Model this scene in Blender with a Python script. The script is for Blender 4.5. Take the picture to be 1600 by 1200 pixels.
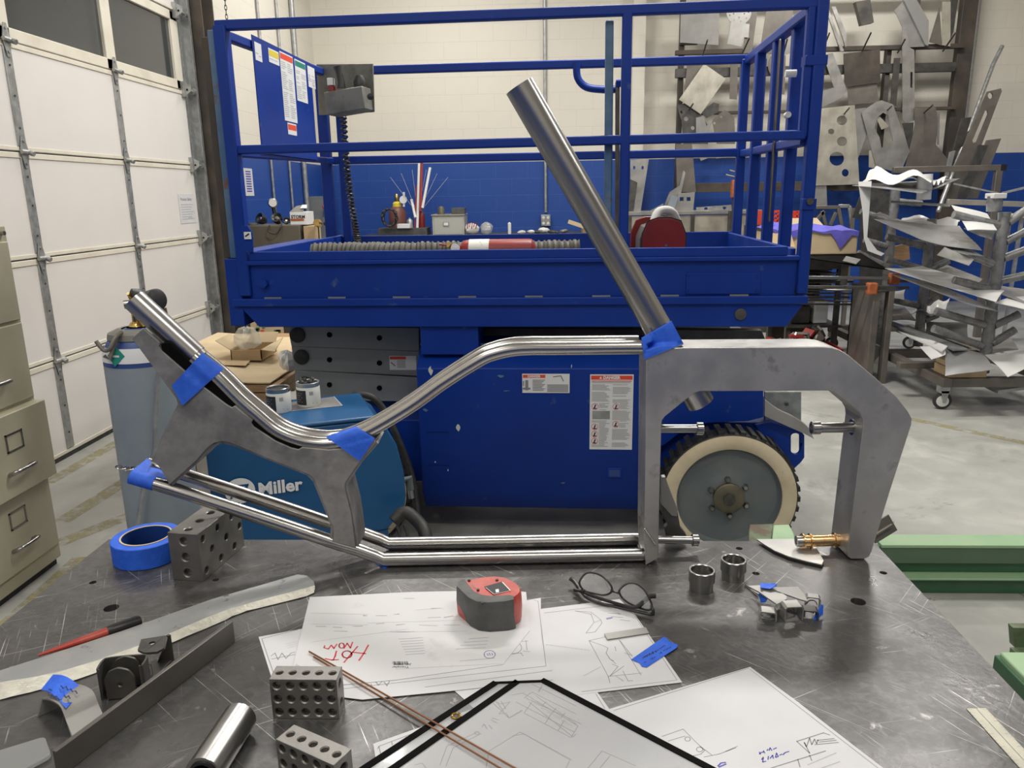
import bpy, bmesh, math, random
from mathutils import Vector, Matrix, Euler
from mathutils.geometry import tessellate_polygon
from mathutils.bvhtree import BVHTree
PI = math.pi
sc = bpy.context.scene
for o in list(bpy.data.objects): bpy.data.objects.remove(o, do_unlink=True)
COL = sc.collection
random.seed(7)
# ------------------------------------------------------------ camera
F, H, T = 1200.0, 1.434, 0.86          # focal length in pixels of 1600, eye height, height of the steel table
UPc = -Vector((80/F, -4850/F, -1.0)).normalized()
_a = 50/F; _b = (UPc.z - UPc.x*_a)/UPc.y
Yc = Vector((_a, _b, -1.0)).normalized()
Xc = Yc.cross(UPc)
MW = Matrix((Xc, Yc, UPc))              # rows: room axes written in camera axes
CAM = Vector((0, 0, H))
cd = bpy.data.cameras.new('camera'); cam = bpy.data.objects.new('camera', cd); COL.objects.link(cam)
cd.sensor_fit = 'HORIZONTAL'; cd.sensor_width = 36.0; cd.lens = 36.0*F/1600.0; cd.clip_start = 0.02; cd.clip_end = 60
cam.matrix_world = Matrix.Translation(CAM) @ MW.to_4x4()
sc.camera = cam
# ------------------------------------------------------------ light and exposure
sc.view_settings.view_transform = 'Standard'; sc.view_settings.look = 'None'
sc.view_settings.gamma = 1; sc.view_settings.use_curve_mapping = False
sc.view_settings.exposure = -0.1
w = bpy.data.worlds.new('night'); sc.world = w; w.use_nodes = True
w.node_tree.nodes['Background'].inputs[0].default_value = (0.02, 0.024, 0.03, 1)
w.node_tree.nodes['Background'].inputs[1].default_value = 0.5
CEIL = 4.9
LAMPS = [(0.6, 4.1, 175), (-1.7, 5.2, 50), (3.0, 5.2, 60), (-1.2, 8.0, 85), (3.4, 8.0, 95), (-1.6, 0.2, 42), (1.4, -0.8, 60), (4.6, 1.5, 55), (-1.4,-2.2,50)]
for i, (lx, ly, e) in enumerate(LAMPS):
    ld = bpy.data.lights.new('high_bay', 'AREA'); ld.shape = 'RECTANGLE'; ld.size = 1.15; ld.size_y = 0.38
    ld.energy = e; ld.color = (1.0, 0.97, 0.915)
    lo = bpy.data.objects.new('high_bay_light', ld); COL.objects.link(lo); lo.location = (lx, ly, CEIL-0.36)
# ------------------------------------------------------------ picking points in the room
def ray(px, py): return MW @ Vector(((px-800)/F, (600-py)/F, -1.0))
def az(px, py, z=T): d = ray(px, py); return CAM + d*((z-H)/d.z)
def ay(px, py, y): d = ray(px, py); return CAM + d*(y/d.y)
def ax(px, py, x): d = ray(px, py); return CAM + d*(x/d.x)
# ------------------------------------------------------------ object helpers
WM = {}
def tag(o, label=None, cat=None, group=None, kind=None):
    if label: o['label'] = label
    if cat: o['category'] = cat
    if group: o['group'] = group
    if kind: o['kind'] = kind
    return o
def thing(name, label=None, cat=None, loc=(0,0,0), rz=0, group=None, kind=None):
    o = bpy.data.objects.new(name, None); COL.objects.link(o); o.empty_display_size = 0.05
    o.location = loc; o.rotation_euler = (0,0,rz)
    WM[o.name] = Matrix.Translation(Vector(loc)) @ Matrix.Rotation(rz, 4, 'Z')
    return tag(o, label, cat, group, kind)
def sharp(me, ang=38):
    bm = bmesh.new(); bm.from_mesh(me)
    for f in bm.faces: f.smooth = True
    ca = math.radians(ang)
    for e in bm.edges:
        if len(e.link_faces) == 2: e.smooth = e.calc_face_angle(0) < ca
        else: e.smooth = True
    bm.to_mesh(me); bm.free()
class MB:
    def __init__(s): s.v = []; s.f = []
    def add(s, vs, fs):
        k = len(s.v); s.v += [Vector(p) for p in vs]; s.f += [tuple(i+k for i in f) for f in fs]; return s
    def box(s, c, d, R=None):
        c = Vector(c); hx, hy, hz = d[0]/2, d[1]/2, d[2]/2
        P = [Vector((x,y,z)) for x in (-hx,hx) for y in (-hy,hy) for z in (-hz,hz)]
        if R is not None: P = [R @ p for p in P]
        return s.add([c+p for p in P], [(0,1,3,2),(4,6,7,5),(0,4,5,1),(2,3,7,6),(0,2,6,4),(1,5,7,3)])
    def bb(s, x0,x1,y0,y1,z0,z1): return s.box(((x0+x1)/2,(y0+y1)/2,(z0+z1)/2),(abs(x1-x0),abs(y1-y0),abs(z1-z0)))
    def bar(s, p, q, w, h, up=(0,0,1)):          # rectangular bar from p to q, w sideways, h along up
        p, q = Vector(p), Vector(q); d = (q-p).normalized(); up = Vector(up)
        if abs(d.dot(up)) > 0.98: up = Vector((0,1,0))
        a = d.cross(up).normalized(); b = a.cross(d).normalized()
        P = [e + a*sx*w/2 + b*sy*h/2 for e in (p,q) for sx in (-1,1) for sy in (-1,1)]
        return s.add(P, [(0,1,3,2),(4,6,7,5),(0,4,5,1),(2,3,7,6),(0,2,6,4),(1,5,7,3)])
    def prism(s, pts, vec, holes=()):            # planar outline (with holes) pushed along vec
        loops = [[Vector(p) for p in pts]] + [[Vector(p) for p in h] for h in holes]
        vec = Vector(vec); flat = [p for l in loops for p in l]; n = len(flat)
        tr = tessellate_polygon(loops) if (len(loops) > 1) else None
        if tr is None: caps = [tuple(range(n))]
        else: caps = [tuple(t) for t in tr]
        fs = list(caps) + [tuple(i+n for i in reversed(t)) for t in caps]
        k = 0
        for l in loops:
            m = len(l)
            for i in range(m): a, b = k+i, k+(i+1) % m; fs.append((a, a+n, b+n, b))
            k += m
        return s.add(flat + [p+vec for p in flat], fs)
    def tube(s, pts, r, n=12, closed=False, caps=True, hollow=None):
        pts = [Vector(p) for p in pts]; m = len(pts)
        rr = r if callable(r) else (lambda i: r)
        T_ = []
        for i in range(m):
            if closed: d = pts[(i+1) % m]-pts[i-1]
            else: d = pts[min(i+1,m-1)]-pts[max(i-1,0)]
            T_.append(d.normalized() if d.length > 1e-9 else Vector((0,0,1)))
        u = T_[0].orthogonal().normalized(); V = []; Us = []
        for i in range(m):
            if i:
                ax_ = T_[i-1].cross(T_[i])
                if ax_.length > 1e-7: u = Matrix.Rotation(T_[i-1].angle(T_[i]), 3, ax_.normalized()) @ u
            u = (u - T_[i]*u.dot(T_[i])).normalized(); Us.append(u.copy())
            b = T_[i].cross(u)
            V += [pts[i] + (u*math.cos(2*PI*j/n) + b*math.sin(2*PI*j/n))*rr(i) for j in range(n)]
        fs = []
        for i in range(m if closed else m-1):
            a, b = i*n, ((i+1) % m)*n
            for j in range(n): fs.append((a+j, a+(j+1)%n, b+(j+1)%n, b+j))
        if caps and not closed:
            if hollow:                            # open bore of depth hollow[1], wall leaves radius hollow[0]
                for (i, sg) in ((0,1),(m-1,-1)):
                    k = len(V); b = T_[i].cross(Us[i])
                    for dd in (0, hollow[1]):
                        V += [pts[i] + T_[i]*sg*dd + (Us[i]*math.cos(2*PI*j/n)+b*math.sin(2*PI*j/n))*hollow[0] for j in range(n)]
                    o = i*n
                    for j in range(n):
                        j2 = (j+1) % n
                        q = [(o+j, k+j, k+j2, o+j2), (k+j, k+n+j, k+n+j2, k+j2)]
                        fs += [tuple(reversed(t)) for t in q] if sg < 0 else q
                    cap = tuple(range(k+n, k+2*n)); fs.append(cap if sg < 0 else tuple(reversed(cap)))
            else:
                fs.append(tuple(reversed(range(n)))); fs.append(tuple(range((m-1)*n, m*n)))
        return s.add(V, fs)
    def lathe(s, prof, c=(0,0,0), axis=(0,0,1), n=32, cap=True):   # prof: (radius, height) list
        c = Vector(c); d = Vector(axis).normalized(); u = d.orthogonal().normalized(); b = d.cross(u)
        V = []; fs = []; m = len(prof)
        for (r, h) in prof: V += [c + d*h + (u*math.cos(2*PI*j/n)+b*math.sin(2*PI*j/n))*max(r,1e-5) for j in range(n)]
        for i in range(m-1):
            for j in range(n): fs.append((i*n+j, i*n+(j+1)%n, (i+1)*n+(j+1)%n, (i+1)*n+j))
        if cap and prof[0][0] > 1e-4: fs.append(tuple(reversed(range(n))))
        if cap and prof[-1][0] > 1e-4: fs.append(tuple(range((m-1)*n, m*n)))
        return s.add(V, fs)
    def cyl(s, p, q, r, n=20): p, q = Vector(p), Vector(q); return s.lathe([(r,0),(r,(q-p).length)], p, q-p, n)
    def grid(s, fn, nu, nv, th=0.0, nrm=(0,0,1)):       # fn(u,v)->point, optional thickness
        V = [fn(i/nu, j/nv) for j in range(nv+1) for i in range(nu+1)]; W_ = nu+1
        q = [(j*W_+i, j*W_+i+1, (j+1)*W_+i+1, (j+1)*W_+i) for j in range(nv) for i in range(nu)]
        if not th: return s.add(V, q)
        n = len(V); nr = Vector(nrm)*th; fs = q + [tuple(k+n for k in reversed(f)) for f in q]
        ring = [i for i in range(W_)] + [j*W_+nu for j in range(1,nv+1)] + [nv*W_+i for i in range(nu-1,-1,-1)] + [j*W_ for j in range(nv-1,0,-1)]
        for i in range(len(ring)): a, b = ring[i], ring[(i+1)%len(ring)]; fs.append((b, a, a+n, b+n))
        return s.add(V + [Vector(p)-nr for p in V], fs)
    def strip(s, pts, w, n=(0,0,1)):                    # flat line of width w through pts
        pts = [Vector(p) for p in pts]; n = Vector(n)
        for i in range(len(pts)-1):
            p, q = pts[i], pts[i+1]; d = q-p
            if d.length < 1e-7: continue
            a = d.normalized().cross(n).normalized()*w/2; e = d.normalized()*w*0.3
            s.add([p-e-a, p-e+a, q+e+a, q+e-a], [(0,1,2,3)])
        return s
    def build(s, name, mat, parent=None, local=False, bevel=0, smooth=True, seg=2, ang=38):
        me = bpy.data.meshes.new(name)
        if parent is not None and not local:
            iv = WM[parent.name].inverted(); vs = [iv @ p for p in s.v]
        else: vs = s.v
        me.from_pydata([tuple(p) for p in vs], [], s.f)
        bm = bmesh.new(); bm.from_mesh(me); bmesh.ops.recalc_face_normals(bm, faces=bm.faces); bm.to_mesh(me); bm.free()
        if smooth: sharp(me, ang)
        me.materials.append(MAT[mat] if isinstance(mat, str) else mat)
        o = bpy.data.objects.new(name, me); COL.objects.link(o)
        if parent is not None: o.parent = parent; WM[o.name] = WM[parent.name]
        else: WM[o.name] = Matrix.Identity(4)
        if bevel:
            b = o.modifiers.new('bevel', 'BEVEL'); b.width = bevel; b.segments = seg; b.limit_method = 'ANGLE'; b.angle_limit = math.radians(40)
        return o
def solo(name, mb, mat, label, cat, group=None, kind=None, **k):    # a thing that is one mesh, origin at its base
    xs = [p.x for p in mb.v]; ys = [p.y for p in mb.v]; zs = [p.z for p in mb.v]
    c = Vector(((min(xs)+max(xs))/2, (min(ys)+max(ys))/2, min(zs)))
    m2 = MB(); m2.v = [p-c for p in mb.v]; m2.f = mb.f
    o = m2.build(name, mat, None, **k); o.location = c; WM[o.name] = Matrix.Translation(c)
    return tag(o, label, cat, group, kind)
def struct(name, mb, mat, parent=None, **k):
    o = mb.build(name, mat, parent, **k)
    if parent is None: o['kind'] = 'structure'
    return o
def copy_tree(o, parent=None):
    c = o.copy(); COL.objects.link(c); c.parent = parent
    for ch in list(o.children): copy_tree(ch, c)
    return c
def text(s, size, mat, parent, org, xd, yd, name='lettering', align='LEFT', bold=0.0, lift=0.0, sx=1.0, shear=0.0, local=False):
    cu = bpy.data.curves.new('t', 'FONT'); cu.body = s; cu.size = size; cu.align_x = align; cu.offset = bold; cu.resolution_u = 2; cu.shear = shear
    ob = bpy.data.objects.new('t', cu); COL.objects.link(ob)
    dg = bpy.context.evaluated_depsgraph_get(); dg.update()
    me0 = bpy.data.meshes.new_from_object(ob.evaluated_get(dg))
    X = Vector(xd).normalized(); Y = Vector(yd); Y = (Y - X*Y.dot(X)).normalized(); N = X.cross(Y)
    mb = MB(); mb.add([Vector(org) + X*v.co.x*sx + Y*v.co.y + N*lift for v in me0.vertices], [tuple(p.vertices) for p in me0.polygons])
    bpy.data.objects.remove(ob); bpy.data.curves.remove(cu); bpy.data.meshes.remove(me0)
    if name is None: return mb
    return mb.build(name, mat, parent, smooth=False, local=local)
def circ(c, r, a, b, n=20, e=1.0): c, a, b = Vector(c), Vector(a).normalized(), Vector(b).normalized(); return [c + a*math.cos(2*PI*i/n)*r + b*math.sin(2*PI*i/n)*r*e for i in range(n)]
def smoothpath(pts, k=8, closed=False):
    P = [Vector(p) for p in pts]; out = []; n = len(P)
    for i in range(n if closed else n-1):
        if closed: p0,p1,p2,p3 = P[i-1],P[i],P[(i+1)%n],P[(i+2)%n]
        else: p0,p1,p2,p3 = P[max(i-1,0)],P[i],P[i+1],P[min(i+2,n-1)]
        for j in range(k):
            t = j/k; out.append(0.5*((2*p1)+(p2-p0)*t+(2*p0-5*p1+4*p2-p3)*t*t+(3*p1-p0-3*p2+p3)*t**3))
    if not closed: out.append(P[-1])
    return out
def fillet(pts, r, k=5):                      # round every corner of a closed planar outline
    P = [Vector(p) for p in pts]; out = []; n = len(P)
    for i in range(n):
        a, b, c = P[i-1], P[i], P[(i+1)%n]; ri = r[i] if isinstance(r,(list,tuple)) else r
        u, v = (a-b), (c-b)
        if ri <= 0: out.append(b); continue
        d = min(ri, u.length*0.48, v.length*0.48); u = b+u.normalized()*d; v = b+v.normalized()*d
        for j in range(k+1): t = j/k; out.append(u*(1-t)**2 + b*2*t*(1-t) + v*t*t)
    return out
# ------------------------------------------------------------ materials
MAT = {}
def _n(nt, t, **k):
    n = nt.nodes.new(t)
    for a, v in k.items(): setattr(n, a, v)
    return n
def mat(name, col, rough=0.5, metal=0.0, col2=None, ns=5.0, nd=5.0, lo=0.4, hi=0.6, bump=0.0, bs=60.0, rv=0.0, stretch=None, coat=0.0, col3=None, ns3=30.0, lo3=0.6, hi3=0.7, spec=0.5, trans=0.0, alpha=1.0, emit=None):
    m = bpy.data.materials.new(name); m.use_nodes = True; nt = m.node_tree; P = nt.nodes['Principled BSDF']; L = nt.links
    P.inputs['Base Color'].default_value = (*col, 1); P.inputs['Roughness'].default_value = rough; P.inputs['Metallic'].default_value = metal
    P.inputs['Coat Weight'].default_value = coat; P.inputs['Specular IOR Level'].default_value = spec; P.inputs['Transmission Weight'].default_value = trans; P.inputs['Alpha'].default_value = alpha
    if emit: P.inputs['Emission Color'].default_value = (*emit[0],1); P.inputs['Emission Strength'].default_value = emit[1]
    tc = _n(nt,'ShaderNodeTexCoord'); src = tc.outputs['Object']
    if stretch:
        mp = _n(nt,'ShaderNodeMapping'); mp.inputs['Scale'].default_value = stretch; L.new(src, mp.inputs[0]); src = mp.outputs[0]
    def noise(scale, det=5.0):
        n = _n(nt,'ShaderNodeTexNoise'); n.inputs['Scale'].default_value = scale; n.inputs['Detail'].default_value = det; n.inputs['Roughness'].default_value = 0.6; L.new(src, n.inputs['Vector']); return n.outputs['Fac']
    def remap(s_, a, b, c=0.0, d=1.0):
        r = _n(nt,'ShaderNodeMapRange'); r.inputs[1].default_value=a; r.inputs[2].default_value=b; r.inputs[3].default_value=c; r.inputs[4].default_value=d; L.new(s_, r.inputs[0]); return r.outputs[0]
    cur = None
    if col2:
        f = noise(ns, nd); mx = _n(nt,'ShaderNodeMix', data_type='RGBA'); L.new(remap(f,lo,hi), mx.inputs['Factor']); mx.inputs['A'].default_value=(*col,1); mx.inputs['B'].default_value=(*col2,1); cur = mx.outputs['Result']
        if rv: L.new(remap(f,0.3,0.7,max(rough-rv,0.03),rough+rv), P.inputs['Roughness'])
    if col3:
        f3 = noise(ns3, 6.0); mx = _n(nt,'ShaderNodeMix', data_type='RGBA'); L.new(remap(f3,lo3,hi3), mx.inputs['Factor'])
        if cur: L.new(cur, mx.inputs['A'])
        else: mx.inputs['A'].default_value=(*col,1)
        mx.inputs['B'].default_value=(*col3,1); cur = mx.outputs['Result']
    if cur: L.new(cur, P.inputs['Base Color'])
    if bump:
        b = _n(nt,'ShaderNodeBump'); b.inputs['Strength'].default_value = bump; b.inputs['Distance'].default_value = 0.002; L.new(noise(bs), b.inputs['Height']); L.new(b.outputs[0], P.inputs['Normal'])
    MAT[name] = m; return m
mat('lift_blue', (0.002,0.028,0.235), 0.45, 0, (0.003,0.035,0.27), 3, 4, .35,.65, 0.1, 40, 0.06, spec=0.3, col3=(0.05,0.09,0.22), ns3=14, lo3=0.66, hi3=0.74)
mat('lift_blue_worn', (0.05,0.12,0.24), 0.55, 0, (0.12,0.2,0.3), 6, 6, .4,.65, 0.2, 60, 0.1, col3=(0.14,0.07,0.04), ns3=9, lo3=0.6, hi3=0.66)
mat('blue_vinyl', (0.012,0.06,0.36), 0.5)
mat('welder_blue', (0.006,0.075,0.2), 0.38, 0, (0.008,0.085,0.225), 4, 4, .4,.6, 0.1, 30, 0.06, col3=(0.02,0.12,0.26), ns3=40, lo3=0.68, hi3=0.76)
mat('tape_blue', (0.015,0.1,0.62), 0.62, 0, (0.02,0.125,0.7), 60, 3, .4,.6, 0.3, 250)
mat('tape_dark', (0.01,0.05,0.25), 0.5)
mat('bright_steel', (0.42,0.41,0.4), 0.24, 1.0)
mat('turned_steel', (0.38,0.375,0.37), 0.28, 1.0)
mat('blasted_steel', (0.25,0.245,0.24), 0.5, 0.5, (0.32,0.315,0.305), 60, 6, .35,.65, 0.1, 320, 0.07, col3=(0.15,0.147,0.145), ns3=9, lo3=0.52, hi3=0.7)
mat('mill_plate', (0.42,0.41,0.4), 0.38, 0.72, (0.5,0.49,0.475), 11, 4, .42,.58, 0.0, 200, 0.07, col3=(0.34,0.33,0.315), ns3=22, lo3=0.58, hi3=0.66)
mat('dark_plate', (0.085,0.083,0.08), 0.45, 0.7, (0.12,0.115,0.11), 12, 5, .4,.6, 0.15, 120, 0.08)
mat('bar_steel', (0.13,0.122,0.11), 0.42, 0.6, (0.17,0.16,0.145), 8, 5, .4,.6, 0.1, 120, 0.08)
mat('block_steel', (0.2,0.193,0.183), 0.38, 0.75, (0.25,0.24,0.225), 25, 5, .4,.6, 0.1, 200, 0.05)
mat('dark_iron', (0.075,0.072,0.068), 0.45, 0.5, (0.11,0.1,0.09), 9, 5, .4,.6, 0.2, 80, 0.08)
mat('rusty_iron', (0.055,0.048,0.042), 0.6, 0.3, (0.1,0.08,0.062), 3, 6, .42,.62, 0.2, 60, 0.1, col3=(0.13,0.085,0.05), ns3=6, lo3=0.64, hi3=0.72)
mat('galvanised', (0.36,0.37,0.37), 0.42, 0.75, (0.46,0.47,0.47), 26, 4, .42,.6, 0.1, 90, 0.08)
mat('sheet_metal', (0.36,0.355,0.34), 0.4, 0.75, (0.46,0.45,0.43), 6, 5, .4,.62, 0.1, 60, 0.1)
mat('pale_sheet', (0.5,0.47,0.4), 0.35, 0.6, (0.62,0.59,0.5), 5, 5, .4,.62, 0.1, 60, 0.1)
mat('grey_plate', (0.27,0.265,0.255), 0.5, 0.5, (0.34,0.33,0.315), 5, 5, .4,.62, 0.15, 60, 0.08)
mat('brown_plate', (0.16,0.145,0.13), 0.5, 0.5, (0.21,0.19,0.165), 5, 5, .4,.62, 0.15, 60, 0.08)
mat('aluminium_bar', (0.36,0.37,0.375), 0.42, 0.4, (0.45,0.455,0.45), 10, 5, .4,.62, 0.15, 90, 0.07, col3=(0.16,0.165,0.17), ns3=28, lo3=0.62, hi3=0.68)
mat('burr_metal', (0.62,0.6,0.53), 0.4, 0.4, (0.74,0.72,0.63), 90, 5, .35,.65, 0.8, 160, 0.1)
mat('film', (0.66,0.66,0.65), 0.32, 0.1, (0.7,0.7,0.69), 3, 3, .4,.6, 0.0, 30, 0.04)
mat('film_grey', (0.4,0.4,0.4), 0.25, 0.55, (0.44,0.44,0.44), 2, 3, .4,.6, 0.0, 30, 0.04)
mat('wrapped_pipe', (0.17,0.172,0.172), 0.3, 0.2, (0.26,0.26,0.26), 14, 4, .4,.65, 0.5, 50, 0.08)
mat('white_wall_paint', (0.74,0.71,0.64), 0.6)
mat('door_white', (0.72,0.69,0.66), 0.42, 0, (0.7,0.67,0.64), 2, 4, .4,.6, 0.02, 60)
mat('door_trim', (0.7,0.66,0.56), 0.45, 0, (0.6,0.56,0.46), 4, 5, .45,.7)
mat('grey_paint', (0.2,0.21,0.21), 0.45, 0.1, (0.17,0.18,0.18), 4, 5, .4,.65, 0.1, 60, 0.05)
mat('scissor_grey', (0.25,0.27,0.275), 0.45, 0.1, (0.21,0.23,0.235), 4, 5, .4,.65, 0.1, 60, 0.05)
mat('wheel_grey', (0.13,0.155,0.165), 0.5, 0.1, (0.17,0.18,0.18), 8, 5, .4,.65, 0.1, 60, 0.05)
mat('hub_brown', (0.12,0.11,0.08), 0.5, 0.4, (0.17,0.15,0.1), 20, 5, .4,.65, 0.2, 100)
mat('rubber', (0.018,0.018,0.017), 0.6, 0, (0.04,0.038,0.035), 18, 4, .45,.65, 0.3, 60)
mat('cream_rubber', (0.66,0.57,0.4), 0.6, 0, (0.56,0.47,0.32), 7, 6, .45,.65, 0.2, 50, col3=(0.16,0.13,0.1), ns3=16, lo3=0.69, hi3=0.73)
mat('black_plastic', (0.015,0.015,0.016), 0.4)
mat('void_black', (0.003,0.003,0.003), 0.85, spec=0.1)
mat('dark_grey_plastic', (0.06,0.062,0.06), 0.55, 0, (0.085,0.087,0.085), 30, 4, .4,.6, 0.3, 200)
mat('control_grey', (0.2,0.2,0.18), 0.5, 0.3, (0.12,0.12,0.105), 8, 6, .45,.65, 0.2, 60, 0.1)
mat('red_plastic', (0.42,0.045,0.03), 0.38, 0, (0.5,0.11,0.08), 20, 4, .5,.7, 0.1, 100)
mat('red_paint', (0.3,0.02,0.018), 0.45, 0, (0.22,0.018,0.016), 6, 4, .4,.6, 0.1, 60)
mat('safety_red', (0.72,0.07,0.03), 0.5)
mat('orange_clamp', (0.5,0.14,0.045), 0.55, 0.1, (0.35,0.1,0.04), 20, 4, .4,.6, 0.3, 90)
mat('brass', (0.66,0.45,0.16), 0.25, 1.0, (0.56,0.37,0.13), 20, 4, .4,.6)
mat('bronze', (0.8,0.52,0.25), 0.25, 1.0, (0.72,0.46,0.22), 30, 4, .4,.6)
mat('copper_rod', (0.5,0.27,0.15), 0.35, 1.0)
mat('paper', (0.6,0.6,0.62), 0.75, 0, (0.57,0.57,0.59), 8, 3, .4,.6)
mat('paper_soiled', (0.6,0.6,0.61), 0.75, 0, (0.42,0.4,0.37), 7, 5, .62,.78)
mat('label_white', (0.72,0.73,0.74), 0.5)
mat('ink_black', (0.02,0.02,0.022), 0.6)
mat('ink_grey', (0.22,0.22,0.23), 0.7)
mat('ink_light', (0.42,0.42,0.43), 0.7)
mat('ink_blue', (0.05,0.05,0.35), 0.6)
mat('ink_red', (0.55,0.03,0.05), 0.6)
mat('marker_navy', (0.01,0.02,0.1), 0.6)
mat('cardboard', (0.48,0.35,0.2), 0.8, 0, (0.42,0.3,0.17), 4, 5, .4,.6, 0.1, 60)
mat('cardboard_pale', (0.6,0.48,0.3), 0.8, 0, (0.54,0.42,0.26), 4, 5, .4,.6, 0.1, 60)
mat('wood', (0.4,0.25,0.13), 0.7, 0, (0.3,0.18,0.09), 6, 5, .4,.6, 0.2, 60, stretch=(1,8,8))
mat('cabinet_beige', (0.46,0.43,0.31), 0.42, 0.05, (0.42,0.39,0.28), 5, 5, .4,.65, 0.1, 30, 0.08)
mat('cabinet_grey', (0.42,0.42,0.38), 0.45)
mat('brown_box', (0.13,0.11,0.085), 0.6, 0, (0.11,0.095,0.07), 5, 4, .4,.6)
mat('cylinder_grey', (0.26,0.305,0.34), 0.45, 0.1, (0.215,0.255,0.29), 4, 6, .4,.65, 0.1, 40, 0.06, col3=(0.09,0.06,0.05), ns3=17, lo3=0.685, hi3=0.72)
mat('cylinder_blue', (0.025,0.06,0.22), 0.45)
mat('cylinder_brown', (0.16,0.06,0.045), 0.45)
mat('yellow', (0.7,0.55,0.05), 0.5)
mat('green_label', (0.01,0.22,0.17), 0.5)
mat('machine_green_light', (0.31,0.45,0.27), 0.42, 0, (0.25,0.42,0.24), 5, 5, .4,.65, 0.1, 60)
mat('machine_green', (0.09,0.15,0.095), 0.45, 0, (0.075,0.13,0.08), 5, 5, .4,.65, 0.1, 60)
mat('machine_green_deep', (0.035,0.11,0.05), 0.45, 0, (0.05,0.13,0.07), 5, 5, .4,.65, 0.1, 60)
mat('machine_green_rust', (0.12,0.18,0.1), 0.6, 0, (0.09,0.06,0.035), 12, 6, .42,.6, 0.2, 60)
mat('purple_cloth', (0.13,0.12,0.55), 0.8, 0, (0.1,0.09,0.45), 10, 4, .4,.6)
mat('plastic_white', (0.7,0.7,0.68), 0.4)
mat('can_label', (0.68,0.68,0.62), 0.5, 0, (0.1,0.1,0.1), 22, 6, .62,.72)
mat('gloss_red_reel', (0.22,0.015,0.013), 0.35, 0, (0.16,0.015,0.013), 5,4,.4,.6)
mat('hose_grey', (0.075,0.07,0.06), 0.6, 0, (0.1,0.095,0.08), 10, 4, .4,.6)
mat('lens', (0.95,0.95,0.95), 0.03, 0, trans=1.0)
mat('acrylic', (0.75,0.77,0.76), 0.3, 0, trans=0.85)
mat('rule_steel', (0.4,0.385,0.32), 0.4, 0.5, (0.46,0.44,0.36), 30, 4, .4, .6)
mat('lamp_diffuser', (0.9,0.9,0.85), 0.5, emit=((1,0.95,0.86), 3.0))
mat('stone_grey', (0.55,0.55,0.52), 0.8)
# clear vinyl: part see-through
m = mat('clear_vinyl', (0.55,0.56,0.58), 0.12); P = m.node_tree.nodes['Principled BSDF']; P.inputs['Alpha'].default_value = 0.28; P.inputs['Coat Weight'].default_value = 0.4
mat('clear_bag', (0.7,0.7,0.62), 0.15, alpha=0.4)
# dark window glass
m = mat('door_glass', (0.045,0.05,0.052), 0.06, 0, spec=0.9)
# painted block wall: courses 0.2032 high, white over blue with the change at 1.83 m; u axis picked per wall
def wallmat(name, axis, blue=True):
    m = bpy.data.materials.new(name); m.use_nodes = True; nt = m.node_tree; P = nt.nodes['Principled BSDF']; L = nt.links
    tc = _n(nt,'ShaderNodeTexCoord'); sp = _n(nt,'ShaderNodeSeparateXYZ'); L.new(tc.outputs['Object'], sp.inputs[0])
    cb = _n(nt,'ShaderNodeCombineXYZ'); L.new(sp.outputs[axis], cb.inputs[0]); L.new(sp.outputs[2], cb.inputs[1])
    br = _n(nt,'ShaderNodeTexBrick'); L.new(cb.outputs[0], br.inputs['Vector']); br.inputs['Scale'].default_value = 1.0
    br.inputs['Brick Width'].default_value = 0.4064; br.inputs['Row Height'].default_value = 0.2032; br.inputs['Mortar Size'].default_value = 0.003; br.inputs['Mortar Smooth'].default_value = 0.6
    gt = _n(nt,'ShaderNodeMath', operation='GREATER_THAN'); L.new(sp.outputs[2], gt.inputs[0]); gt.inputs[1].default_value = 1.83 if blue else -1
    nz = _n(nt,'ShaderNodeTexNoise'); nz.inputs['Scale'].default_value = 1.3; nz.inputs['Detail'].default_value = 5; L.new(tc.outputs['Object'], nz.inputs[0])
    def mix(f, a, b):
        x = _n(nt,'ShaderNodeMix', data_type='RGBA')
        if isinstance(f, float): x.inputs['Factor'].default_value = f
        else: L.new(f, x.inputs['Factor'])
        for k, v in (('A',a),('B',b)):
            if isinstance(v, tuple): x.inputs[k].default_value = (*v,1)
            else: L.new(v, x.inputs[k])
        return x.outputs['Result']
    white = mix(nz.outputs[0], (0.74,0.705,0.62), (0.68,0.645,0.56)); bl = mix(nz.outputs[0], (0.008,0.055,0.28), (0.01,0.062,0.31))
    wm = mix(br.outputs['Fac'], white, (0.63,0.6,0.515)); bm_ = mix(br.outputs['Fac'], bl, (0.03,0.095,0.34))
    L.new(mix(gt.outputs[0], bm_, wm), P.inputs['Base Color']); P.inputs['Roughness'].default_value = 0.5
    n2 = _n(nt,'ShaderNodeTexNoise'); n2.inputs['Scale'].default_value = 90; L.new(tc.outputs['Object'], n2.inputs[0])
    su = _n(nt,'ShaderNodeMath', operation='MULTIPLY_ADD'); L.new(br.outputs['Fac'], su.inputs[0]); su.inputs[1].default_value = -1.0; L.new(n2.outputs[0], su.inputs[2])
    bu = _n(nt,'ShaderNodeBump'); bu.inputs['Strength'].default_value = 0.35; bu.inputs['Distance'].default_value = 0.004; L.new(su.outputs[0], bu.inputs['Height']); L.new(bu.outputs[0], P.inputs['Normal'])
    MAT[name] = m
wallmat('block_x', 0); wallmat('block_y', 1); 
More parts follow.
